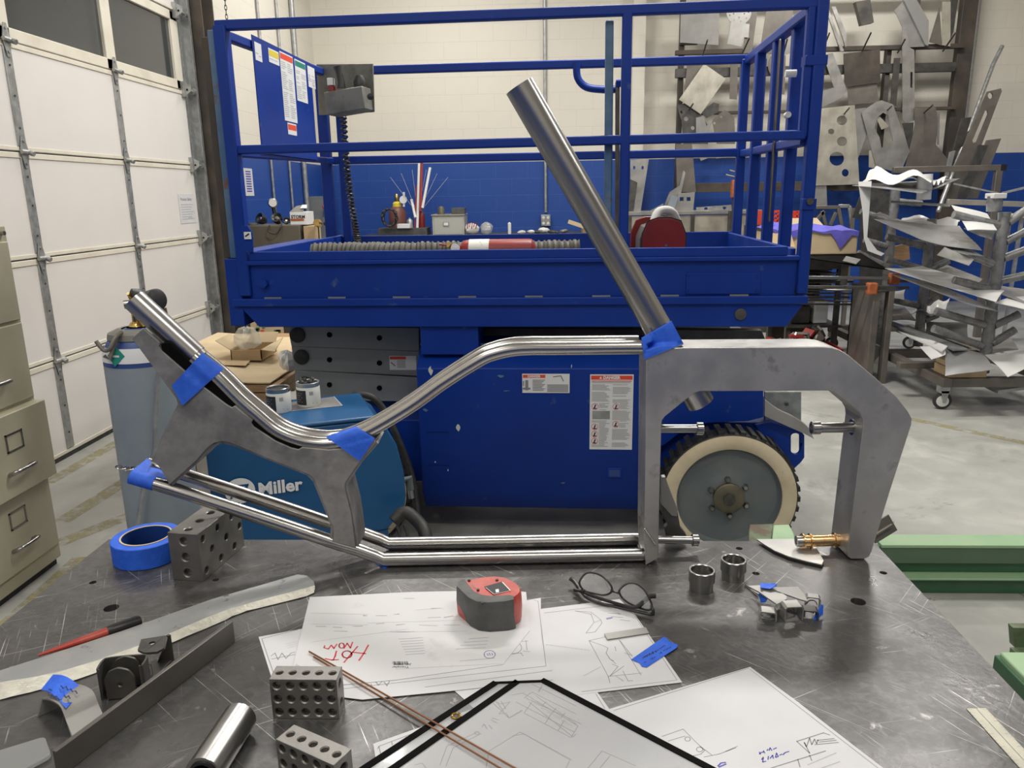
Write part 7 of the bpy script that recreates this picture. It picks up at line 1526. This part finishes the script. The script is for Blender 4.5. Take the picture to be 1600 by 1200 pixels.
# ------------------------------------------------------------ steel wall rack with hanging plates
def r1(a,b): return (1000+a/2.667,b/2.667)
def r4(a,b): return (1250+a/4,b/4)
def r5(a,b): return (1050+a/4,b/4)
wr = thing('steel_wall_rack','tall dark steel frame on the back wall hung with cut metal plates','rack',(3.6,9.8,0))
YR=9.78
def vbar(px,w,z0,z1,nm='post',mt='rusty_iron',y=YR):
    x=ay(px,250,y).x; MB().bb(x-w/2,x+w/2,y-0.04,y+0.06,z0,z1).build(nm,mt,wr,bevel=0.004)
vbar(1059,0.055,0,4.4); vbar(1486,0.17,0.0,4.4); vbar(1372,0.05,0,3.0); vbar(1407,0.06,2.3,3.6)
def hbar(x0,x1,py,h,mt='rusty_iron',y=YR-0.06,nm='crossbar'):
    a,b=ay(x0,py,y),ay(x1,py,y); MB().bb(a.x,b.x,y-0.04,y+0.03,a.z-h/2,a.z+h/2).build(nm,mt,wr,bevel=0.004)
hbar(1055,1503,83,0.05); hbar(1055,1490,115,0.10,'dark_plate'); hbar(1062,1490,178,0.035); hbar(1062,1300,294,0.11); hbar(1055,1500,-20,0.08); hbar(1062,1090,62,0.12); hbar(1300,1500,292,0.1)
PY=[9.62]
def hung(px, mt, lab, y=None, th=0.008, holes=(), nm='hanging_plate', grp=None, tilt=0.0, cat='metal plate'):
    if y is None: PY[0]-=0.008; y=PY[0]
    if nm=='hanging_plate' or 'disc' in nm or nm=='round_plate': y=9.58+(y-9.36)*0.3
    P=[ay(a,b,y) for a,b in px]; Hs=[[ay(a,b,y) for a,b in h] for h in holes]
    return solo(nm, MB().prism(P,(0,th,0),Hs), mt, lab, cat, grp)
def hl(f,cx,cy,rx,ry=None,n=16): return [f(cx+rx*math.cos(2*PI*i/n),cy+(ry or rx)*math.sin(2*PI*i/n)) for i in range(n)]
def FF(f,*c): return [f(*q) for q in c]
hung(FF(r5,(55,38),(297,48),(290,282),(50,266)),'grey_plate','large dark grey square plate at the top left of the wall rack')
hung(FF(r5,(95,395),(200,395),(160,560),(80,560)),'brown_plate','brown plate half hidden behind the pale tilted rectangle on the wall rack',9.62)
hung(hl(r5,418,75,78,80,28),'sheet_metal','round perforated disc near the top of the wall rack',holes=[hl(r5,418+60*math.cos(k*0.7),75+60*math.sin(k*0.7),5,5,8) for k in range(9)]+[hl(r5,418+35*math.cos(k*1.26+.3),75+35*math.sin(k*1.26+.3),5,5,8) for k in range(5)],nm='perforated_disc')
hung(FF(r5,(370,140),(485,150),(478,235),(448,232),(433,292),(345,274)),'sheet_metal','trapezoid grey plate hanging right below the perforated disc',9.6)
hung(FF(r5,(480,20),(540,20),(500,330),(440,335)),'brown_plate','dark brown plate edge beside the trapezoid plate',9.66)
hung(FF(r5,(590,60),(760,60),(735,200),(690,345),(548,330)),'brown_plate','wide brown slanted plate behind the top right railing corner')
hung(FF(r5,(690,170),(760,130),(760,330),(690,345),(620,330)),'grey_plate','pointed grey plate seen between the right railing posts',9.57)
hung(FF(r5,(200,398),(336,492),(180,714),(44,622)),'pale_sheet','pale bright tilted rectangle plate at the left of the wall rack',9.45)
hung(FF(r5,(365,395),(412,395),(405,622),(360,618)),'brown_plate','narrow brown strip hanging left of the rear railing post')
hung(FF(r5,(30,655),(110,640),(170,700),(230,790),(225,900),(70,900),(60,760)),'dark_plate','dark holed bracket plate under the pale tilted rectangle',holes=[hl(r5,88,742,14),hl(r5,130,800,12),hl(r5,60,700,9)])
hung(FF(r5,(150,735),(200,725),(215,790),(245,745),(255,755),(215,860),(150,860)),'grey_plate','forked grey bracket in the cluster at the left of the wall rack',9.5)
hung(FF(r5,(250,750),(330,685),(390,730),(395,900),(280,900)),'brown_plate','angled brown plate in the bracket cluster, right side',9.52,holes=[hl(r5,265,0+770,8),hl(r5,308,730,8)])
hung(FF(r5,(180,700),(260,640),(295,650),(290,700),(215,740)),'dark_plate','curved dark ring segment behind the bracket cluster',9.55)
hung(FF(r5,(160,960),(240,960),(235,985),(180,1005)),'sheet_metal','small pale plate corner just under the rear mid rail, left one',9.5); hung(FF(r5,(270,960),(360,940),(330,985),(275,990)),'sheet_metal','small pale plate corner just under the rear mid rail, right one',9.5)
hung(FF(r5,(25,900),(125,900),(150,1200),(30,1200)),'brown_plate','tall brown plate leaning at the left foot of the wall rack',9.55)
hung(hl(r5,655,410,55,78,20),'brown_plate','round brown plate behind the right railing posts',9.56,nm='round_plate')
hung(FF(r5,(675,345),(712,345),(703,590),(680,588)),'brown_plate','brown strip with a row of holes behind the railing latch',9.5,holes=[hl(r5,693,380+45*k,5,5,8) for k in range(5)])
hung(FF(r4,(153,30),(170,28),(275,318),(255,320)),'sheet_metal','long thin angle bar, left one beside the corner post of the lift',9.5,0.03); hung(FF(r4,(198,42),(222,40),(292,212),(285,300),(270,240)),'sheet_metal','long thin angle bar, right one beside the corner post of the lift',9.5,0.03)
hung(FF(r4,(348,12),(440,-5),(462,140),(385,157)),'dark_iron','small dark bracket box hanging at the top of the wall rack',9.5,0.08)
hung(FF(r4,(590,65),(690,-40),(780,150),(800,290),(690,295),(640,170)),'grey_plate','wide grey pointed plate behind the film wrapped bar',9.56)
hung(FF(r4,(640,-20),(720,-20),(805,130),(802,285),(785,280)),'film_grey','shiny film wrapped bar hanging at the upper right of the wall rack',9.44,0.05)
hung(FF(r4,(872,48),(888,285),(808,262)),'brown_plate','narrow dark triangle plate near the right post of the wall rack'); hung(FF(r4,(890,10),(942,10),(940,290),(888,282)),'pale_sheet','pale straight strip plate beside the right post of the wall rack')
hung(FF(r4,(940,-20),(990,-20),(960,200),(942,240)),'dark_plate','dark plate tucked against the right post of the wall rack',9.63)
hung(FF(r4,(272,336),(500,308),(502,515),(280,546)),'rusty_iron','dark stained square plate in the middle of the wall rack')
hung(FF(r4,(145,345),(205,330),(290,552),(262,600),(210,540)),'sheet_metal','slanted grey bar plate left of the stained square plate'); hung(FF(r4,(110,580),(262,530),(285,560),(270,605),(150,665),(110,670)),'grey_plate','wide grey plate below the slanted bar plate',9.54)
hung(FF(r4,(300,545),(480,515),(490,640),(300,655)),'brown_plate','wide dull plate hanging beneath the stained square plate',9.63)
hung(FF(r4,(588,362),(628,362),(602,662),(565,640)),'dark_iron','dark straight bar, right one of two left of the slotted plate'); hung(FF(r4,(532,470),(562,470),(548,640),(518,625)),'dark_iron','dark straight bar, left one of two left of the slotted plate')
hung(FF(r4,(638,170),(655,168),(690,300),(715,312),(717,752),(660,772),(640,745)),'sheet_metal','tall slotted grey plate at the centre right of the wall rack',holes=[FF(r4,(690,450),(704,450),(704,548),(690,548))])
hung(FF(r4,(118,680),(342,655),(372,1152),(92,1160)),'pale_sheet','pale plate with five round holes beside the lift corner post',9.38,holes=[hl(r4,262,752,33,30),hl(r4,195,822,20,18),hl(r4,262,884,32,30),hl(r4,230,992,46,44),hl(r4,283,1080,22,24)])
hung(FF(r4,(300,690),(410,672),(440,800),(410,860),(365,985),(345,985)),'grey_plate','grey plate sticking out behind the five hole plate',9.45)
hung(FF(r4,(90,1000),(160,1000),(170,1290),(60,1290)),'grey_plate','lower grey plate edge under the five hole plate',9.45)
hung(FF(r4,(470,640),(510,626),(582,652),(686,945),(640,1050),(570,1068),(475,1040),(384,700)),'sheet_metal','grey elongated octagon plate with large openings on the wall rack',9.36,holes=[FF(r4,(482,735),(520,704),(552,722),(560,790),(580,880),(510,925),(498,860),(466,800)),])
hung(FF(r4,(470,725),(500,730),(560,790),(510,810)),'pale_sheet','small bright angled piece seen through the octagon plate opening',9.42)
hung(FF(r4,(715,672),(848,665),(862,760),(850,905),(928,1000),(905,1052),(655,1052),(720,780)),'brown_plate','wide brown stepped plate right of the octagon plate',9.4)
hung(FF(r4,(640,770),(710,765),(700,930),(680,930)),'dark_plate','dark piece between the octagon plate and the stepped plate',9.45)
hung(FF(r4,(432,940),(450,940),(500,1040),(490,1055),(430,1045)),'pale_sheet','cream bracket corner under the octagon plate',9.4)
hung(FF(r4,(855,700),(875,700),(870,905),(858,905)),'grey_plate','thin grey plate edge right of the stepped plate',9.45)
for k,(a,b) in enumerate((((387,322),(447,198)),((143,310),(187,200)),((893,320),(972,205)),((610,330),(660,240)),((268,722),(308,675)),((540,695),(572,665)),((760,718),(830,657)))):
    p=ay(*r4(*a),YR-0.1); q=ay(*r4(*b),9.3); solo('hook_peg',MB().tube([p,q],0.009,8),'dark_iron','thin black peg sticking out of the steel wall rack','peg','pegs of the wall rack')
for k,(a,b) in enumerate((((192,345),(222,250)),((440,335),(485,235)),((105,690),(132,648)),((695,345),(722,240)))):
    p=ay(*r5(*a),YR-0.1); q=ay(*r5(*b),9.3); solo('hook_peg',MB().tube([p,q],0.009,8),'dark_iron','thin black peg sticking out of the steel wall rack','peg','pegs of the wall rack')
solo('bent_hook',MB().tube(smoothpath([ay(*r5(a,b),9.69) for a,b in ((608,625),(630,640),(640,700),(637,820))],5),0.018,8),'brown_plate','bent brown tube hook between the right railing posts','hook')
# bars leaning on the wall right of the rack
def lean(px, mt, lab, y, th=0.03, holes=()): return hung(px, mt, lab, y, th, holes, nm='leaning_bar', cat='metal bar')
solo('leaning_tube',MB().tube([ay(1566,72,9.7),ay(1552,100,9.62),ay(1492,262,9.0),ay(1466,330,8.7)],0.022,10),'galvanised','long thin steel tube, tallest of the pieces leaning right of the wall rack','tube')
lean(FF(r4,(1172,572),(1256,552),(1262,570),(1010,1240),(880,1240)),'brown_plate','wide leaning bar with a round hole and long slot right of the rack',8.95,0.02,[hl(r4,1190,598,16,20),FF(r4,(1145,720),(1158,688),(1172,690),(1176,712),(1105,885),(1085,895),(1077,880))])
lean(FF(r4,(1172,876),(1258,865),(1110,1240),(1020,1240)),'brown_plate','short wide leaning bar, rightmost by the blue wall',8.9); lean(FF(r4,(1120,905),(1178,908),(1040,1240),(985,1240)),'dark_plate','dark leaning tube between the slotted bar and the rightmost bar',8.8)
lean(FF(r4,(1015,738),(1072,732),(990,1010),(940,1010)),'dark_iron','short dark leaning bar at the foot of the wall pipe',9.1); lean(FF(r4,(940,950),(972,940),(930,1100),(900,1150)),'sheet_metal','short pale leaning bar left of the dark leaning bar',8.9)
# shelf with panels along the wall behind the platform
sf=thing('parts_shelf','long steel edged shelf with pale panels below, along the back wall','shelf',(2.2,9.3,0))
a,b=ay(970,334,9.1),ay(1192,334,9.1); MB().bb(a.x,b.x,9.1,9.7,a.z-0.02,a.z+0.02).build('shelf_top','sheet_metal',sf,bevel=0.003)
for p,q in ((985,1038),(1042,1080),(1085,1138),(1142,1180)):
    MB().bb(ay(p,350,9.14).x,ay(q,350,9.14).x,9.14,9.16,0.5,a.z-0.03).build('panel','pale_sheet',sf)
for p in (984,1040,1082,1140,1186): x_=ay(p,350,9.12).x; MB().bb(x_-0.02,x_+0.02,9.1,9.14,0,a.z-0.02).build('divider','dark_iron',sf)
zsf=a.z+0.021
def onshelf(px, mt, lab, y, th=0.03, holes=(), nm='steel_part'):
    P=[ay(p,q,y) for p,q in px]; Hs=[[ay(p,q,y) for p,q in h] for h in holes]
    for p in P: p.z=max(p.z,zsf)
    return solo(nm,MB().prism(P,(0,th,0),Hs),mt,lab,'metal part')
onshelf([(985,250),(1014,248),(1001,331),(985,331)],'sheet_metal','tall leaning grey panel with bolt heads at the left end of the shelf',9.4,holes=[hl(lambda a,b:(a,b),991,262,2,3,8),hl(lambda a,b:(a,b),1004,262,2,3,8)])
onshelf([(985,280),(996,285),(990,331),(982,331)],'dark_plate','darker narrow panel in front of the tall leaning panel',9.3)
onshelf([(1035,331),(1047,300),(1062,290),(1068,266),(1071,270),(1058,331)],'sheet_metal','leaning metal strips on the shelf, left of the square holed bracket',9.4,0.05); onshelf([(1040,331),(1049,305),(1060,308),(1053,331)],'cylinder_grey','small bluish piece under the leaning strips on the shelf',9.3)
onshelf([(1060,302),(1086,300),(1083,331),(1053,331)],'grey_plate','square holed bracket on the shelf behind the platform',9.35,0.05,[[(1062,308),(1068,308),(1068,314),(1062,314)],[(1073,308),(1079,308),(1079,314),(1073,314)]])
onshelf([(1015,331),(1037,318),(1034,331)],'grey_plate','small triangular plate on the shelf next to the leaning strips',9.3)
onshelf([(1088,324),(1143,320),(1143,331),(1088,331)],'galvanised','flat plate with two dark holes at the right of the shelf',9.4,0.03,[hl(lambda a,b:(a,b),1103,326,3,2.5,8),hl(lambda a,b:(a,b),1132,325,3,2.5,8)])
t=thing('orange_clamp','orange c clamp with crossed handles on a post behind the platform','clamp',tuple(ay(1150,310,9.0)))
p,q=ay(1143,281,9.0),ay(1157,309,9.0); MB().bb(p.x,q.x,8.96,9.04,q.z,p.z).build('clamp_body','orange_clamp',t,bevel=0.015)
for (a,b,c,d) in ((1140,266,1160,272),(1134,273,1158,279)): MB().tube([ay(a,b,8.98),ay(c,d,8.98)],0.01,8).build('handle','turned_steel',t)
MB().bb(ay(1148,320,9.0).x-0.02,ay(1148,320,9.0).x+0.04,9.0,9.05,0,q.z).build('post','rusty_iron',t)
e=ay(1140,340,8.9); solo('upright_rod',MB().cyl((e.x,8.9,0),(e.x,8.9,pz(1140,330,8.9)),0.018,8),'dark_iron','short dark upright rod in front of the pale shelf panels','rod')
# red crate, sawhorse, dark panels right of the lift
yq=8.0; a,b=ay(1192,352,yq),ay(1252,350,yq); zc_=pz(1220,352,yq); zt_=pz(1220,331,yq)
rc2=thing('red_crate','red plastic lattice crate behind the right railing','crate',((a.x+b.x)/2,yq+0.15,zc_))
for y_ in (yq,yq+0.3):
    mb=MB()
    for k in range(9): x_=a.x+(b.x-a.x)*k/8; mb.bb(x_-0.006,x_+0.006,y_,y_+0.01,zc_,zt_)
    for k in range(4): z_=zc_+(zt_-zc_)*k/3; mb.bb(a.x,b.x,y_,y_+0.01,z_-0.008,z_+0.008)
    mb.build('lattice_side','safety_red',rc2)
MB().bb(a.x,b.x,yq,yq+0.3,zc_-0.006,zc_).build('crate_floor','red_paint',rc2); MB().bb(a.x-0.0,a.x+0.01,yq,yq+0.3,zc_,zt_).build('crate_end','safety_red',rc2); MB().bb(b.x-0.01,b.x,yq,yq+0.3,zc_,zt_).build('crate_end','safety_red',rc2)
solo('crate_table',MB().bb(a.x-0.1,b.x+0.1,yq-0.05,yq+0.35,0.0,zc_-0.008),'dark_iron','dark block table under the red lattice crate','stand')
sw=thing('tube_sawhorse','welded grey tube sawhorse frame right of the lift corner post','sawhorse',tuple(ay(1300,360,8.3)))
def sb_(a,b): return ay(a,b,8.3)
for p,q in (((1262,324),(1312,324)),((1310,322),(1327,322)),((1327,322),(1333,372)),((1268,352),(1288,330)),((1284,330),(1290,352)),((1310,326),(1316,360)),((1297,352),(1306,332))): MB().bar(sb_(*p),sb_(*q),0.03,0.035).build('tube_member','galvanised' if q[0]>1320 else 'brown_plate',sw,bevel=0.004)
for x_ in (1265,1333): p=sb_(x_,325); MB().bb(p.x-0.02,p.x+0.02,8.28,8.32,0,p.z).build('leg','brown_plate',sw)
for k,(px,mt,lab,y_) in enumerate((([(1350,292),(1390,300),(1388,345),(1374,345),(1372,560),(1350,560),(1350,343),(1332,340)],'dark_plate','dark slanted panel behind the top left of the rack cart',7.26),([(1345,336),(1380,345),(1376,560),(1344,560)],'dark_plate','tall dark panel standing below the slanted panel behind the rack cart',7.2),([(1384,388),(1420,380),(1422,405),(1390,412)],'wood','piece of brown board behind the middle of the rack cart',6.9))): hung(px,mt,lab,y_,0.02,nm='stored_panel',cat='panel')
# ------------------------------------------------------------ bench at the back wall, seen over the platform
YB2=9.35; zbt_=pz(800,366,YB2)
wb=thing('back_workbench','long workbench along the blue back wall, seen over the lift platform','workbench',(-0.4,9.6,0))
x0_,x1_=ay(586,360,YB2).x-0.2,ay(965,360,YB2).x
MB().bb(x0_,x1_,YB2-0.1,10.0,zbt_-0.04,zbt_).build('bench_top','dark_iron',wb)
for x_ in (x0_+0.1,(x0_+x1_)/2,x1_-0.1): MB().bb(x_-0.04,x_+0.04,YB2,YB2+0.08,0,zbt_-0.04).build('leg','dark_iron',wb); MB().bb(x_-0.04,x_+0.04,9.8,9.88,0,zbt_-0.04).build('leg','dark_iron',wb)
def bx(px0,px1,pyt,y0,dep,mt,lab,nm,cat,par=None,zb=None,bev=0.004):
    a,b=ay(px0,pyt,y0),ay(px1,pyt,y0); return solo(nm,MB().bb(a.x,b.x,y0,y0+dep,zbt_+0.001 if zb is None else zb,a.z),mt,lab,cat,bevel=bev)
def can(px,pyt,rp,y,mt,lab,nm,cat,neck=0.0,zb=None):
    c=ay(px,pyt,y); r=rp/1200*y; z0=zbt_+0.001 if zb is None else zb; h=c.z-z0
    return solo(nm,MB().lathe([(r,0),(r,h*(1-neck)),(r*0.75,h*(1-neck*0.6)),(r*0.3,h*(1-neck*0.3)),(r*0.3,h),(0.0001,h)],(c.x,y,z0),(0,0,1),24),mt,lab,cat)
bx(590,667,357,9.3,0.3,'dark_grey_plastic','low dark equipment case on the back bench under the brown gas cylinder','equipment_case','case')
zcase=pz(620,357,9.3)+0.002
t=thing('brown_gas_cylinder','small brown gas cylinder with a yellow neck on the back bench','gas cylinder',(ay(621,340,9.5).x,9.5,zcase))
c=ay(621,332,9.5); r=0.105; MB().lathe([(r,0),(r,c.z-zcase),(r*0.8,c.z-zcase+0.05),(r*0.5,c.z-zcase+0.07)],(c.x,9.5,zcase),(0,0,1),28,cap=False).build('body','cylinder_brown',t); MB().lathe([(r*0.52,0),(r*0.5,0.04),(r*0.3,0.06),(0.0001,0.06)],(c.x,9.5,c.z+0.068),(0,0,1),24).build('neck','yellow',t); MB().lathe([(0.02,0),(0.03,0.05),(0.015,0.1),(0.0001,0.1)],(c.x,9.5,c.z+0.12),(0,0,1),14).build('valve','brass',t)
p=ay(630,312,9.45); MB().lathe([(0.0001,-0.02),(0.045,-0.02),(0.045,0.02),(0.0001,0.02)],p,(0.2,-1,0),20).build('gauge','plastic_white',t); MB().tube([ay(631,300,9.45),ay(631,323,9.45)],0.014,8).build('flow_tube','plastic_white',t)
mb=MB(); A=[]
for k in range(60): an=k*0.62; A.append(Vector((ay(611,346,9.3).x+math.cos(an)*(0.085+0.01*math.sin(k)),9.22+0.03*math.sin(k*1.7),zcase+0.13+math.sin(an)*(0.10))))
solo('cable_coil',mb.tube(A,0.012,6),'rubber','dark coil of cable in front of the brown gas cylinder','cable')
bx(620,640,350,9.25,0.1,'label_white','small white box beside the brown gas cylinder','small_box','box',zb=zcase)
can(640,340,4.5,9.3,'galvanised','small grey bottle beside the white and red rods','bottle','bottle',0.3,zcase); can(658,326,5,9.4,'gloss_red_reel','dark red bottle under the white and red rods','bottle','bottle',0.35,zcase)
for k,(p,q,mt) in enumerate((((652,356),(655,252),'plastic_white'),((648,356),(651,290),'red_paint'),((657,330),(659,254),'red_paint'),((660,325),(672,262),'plastic_white'),((649,340),(643,312),'plastic_white'))):
    solo('plastic_rod',MB().tube([ay(*p,9.32),ay(*q,9.45)],0.016 if k!=1 else 0.008,8),mt,('tall white rod in the bundle behind the bench bottles','thin red rod low in the bundle','red rod beside the tall white rod','white rod leaning right in the bundle','short white rod leaning left in the bundle')[k],'rod')
for k in range(6):
    q=(610+k*17+ (5 if k>2 else 0), 262+abs(k-2.5)*6); solo('bristle',MB().tube([ay(653,335,9.4),ay(q[0],q[1],9.45)],0.0022,5),'ink_light','hair thin wire fanning out of the rod bundle','wire','thin wires fanning from the rod bundle')
t=thing('small_file_cabinet','small pale grey file drawer cabinet standing on the back bench','cabinet',(ay(700,350,9.3).x,9.45,zbt_))
a,b=ay(675,337,9.3),ay(725,337,9.3); MB().bb(a.x,b.x,9.3,9.7,zbt_,a.z).build('body','cabinet_grey',t,bevel=0.004); MB().bb(a.x+0.02,b.x-0.02,9.292,9.3,zbt_+0.01,a.z-0.02).build('drawer','cabinet_grey',t,bevel=0.003)
p=ay(697,350,9.29); mb=MB(); mb.bb(p.x-0.035,p.x+0.035,9.285,9.292,p.z-0.025,p.z+0.025); mb.build('label_holder','grey_plate',t); MB().bb(p.x-0.025,p.x+0.025,9.283,9.286,p.z-0.017,p.z+0.017).build('label','label_white',t); MB().bb(a.x-0.01,b.x+0.01,9.28,9.7,a.z,a.z+0.012).build('top','pale_sheet',t)
ztc=a.z+0.013; c=ay(689,322,9.4); r=0.042
solo('metal_dome',MB().lathe([(r,0),(r,c.z-ztc-0.03),(r*0.7,c.z-ztc-0.008),(0.0001,c.z-ztc)],(c.x,9.4,ztc),(0,0,1),24),'hub_brown','brownish metal dome on top of the small file cabinet','container')
bx(705,726,325,9.35,0.15,'dark_grey_plastic','dark tray with a pale rim on top of the small file cabinet','tray','tray',zb=ztc)
rn=random.Random(21)
def lump(px,py,y,s,mt,lab,nm,cat,sq=0.6,grp=None):
    c=ay(px,py,y); n=14; loops=[]
    for k in range(6): th=PI*(k+0.3)/5.6; loops.append([Vector((c.x+math.cos(2*PI*j/n)*s*math.sin(th)*rn.uniform(.75,1.15),y+math.sin(2*PI*j/n)*s*0.7*math.sin(th)*rn.uniform(.8,1.1),zbt_+0.002+s*sq*(1-math.cos(th))*rn.uniform(.92,1.05))) for j in range(n)])
    return solo(nm,loft(MB(),loops),mt,lab,cat,grp)
lump(737,355,9.35,0.09,'plastic_white','crumpled white bag with red marks on the back bench','plastic_bag','plastic bag',0.75); 
p=ay(737,352,9.27); mb=MB()
for k in range(5): MB_=mb.tube([Vector((p.x-0.05+k*0.025,9.262,p.z-0.04+0.02*(k%2))),Vector((p.x-0.04+k*0.025,9.262,p.z+0.03))],0.006,6)
solo('red_pens',mb,'red_paint','red marks on the crumpled white bag on the back bench','pens')['kind']='stuff'
lump(760,357,9.4,0.085,'clear_bag','clear plastic bag right of the crumpled white bag on the back bench','plastic_bag','plastic bag',0.85)
can(796,347,2.6,9.35,'plastic_white','slim white bottle standing alone on the back bench','bottle','bottle',0.1)
for k,(px,s,mt) in enumerate(((815,.05,'stone_grey'),(830,.05,'plastic_white'),(850,.075,'plastic_white'),(862,.05,'dark_iron'),(840,.04,'dark_iron'),(882,.05,'grey_plate'),(870,.04,'dark_plate'))): lump(px,360,9.3+0.08*(k%3),s,mt,['small stone coloured lump, leftmost of the small items on the back bench','white lump second in the row of small bench items','larger white lump below the wall outlet box','small dark item right of the larger white lump','small dark item left of the larger white lump','grey item at the right of the row of small bench items','dark item between the grey item and the outlet box'][k],'bench_item','part',0.45)
a,b=ay(888,346,9.3),ay(912,354,9.3); solo('wood_strip',MB().bar((a.x,9.3,a.z),(b.x,9.3,b.z),0.05,0.045),'cardboard_pale','pale wood strip tilted across the wood block on the back bench','wood'); bx(909,922,353,9.35,0.12,'cardboard','small wood block at the right end of the back bench','wood_block','wood')
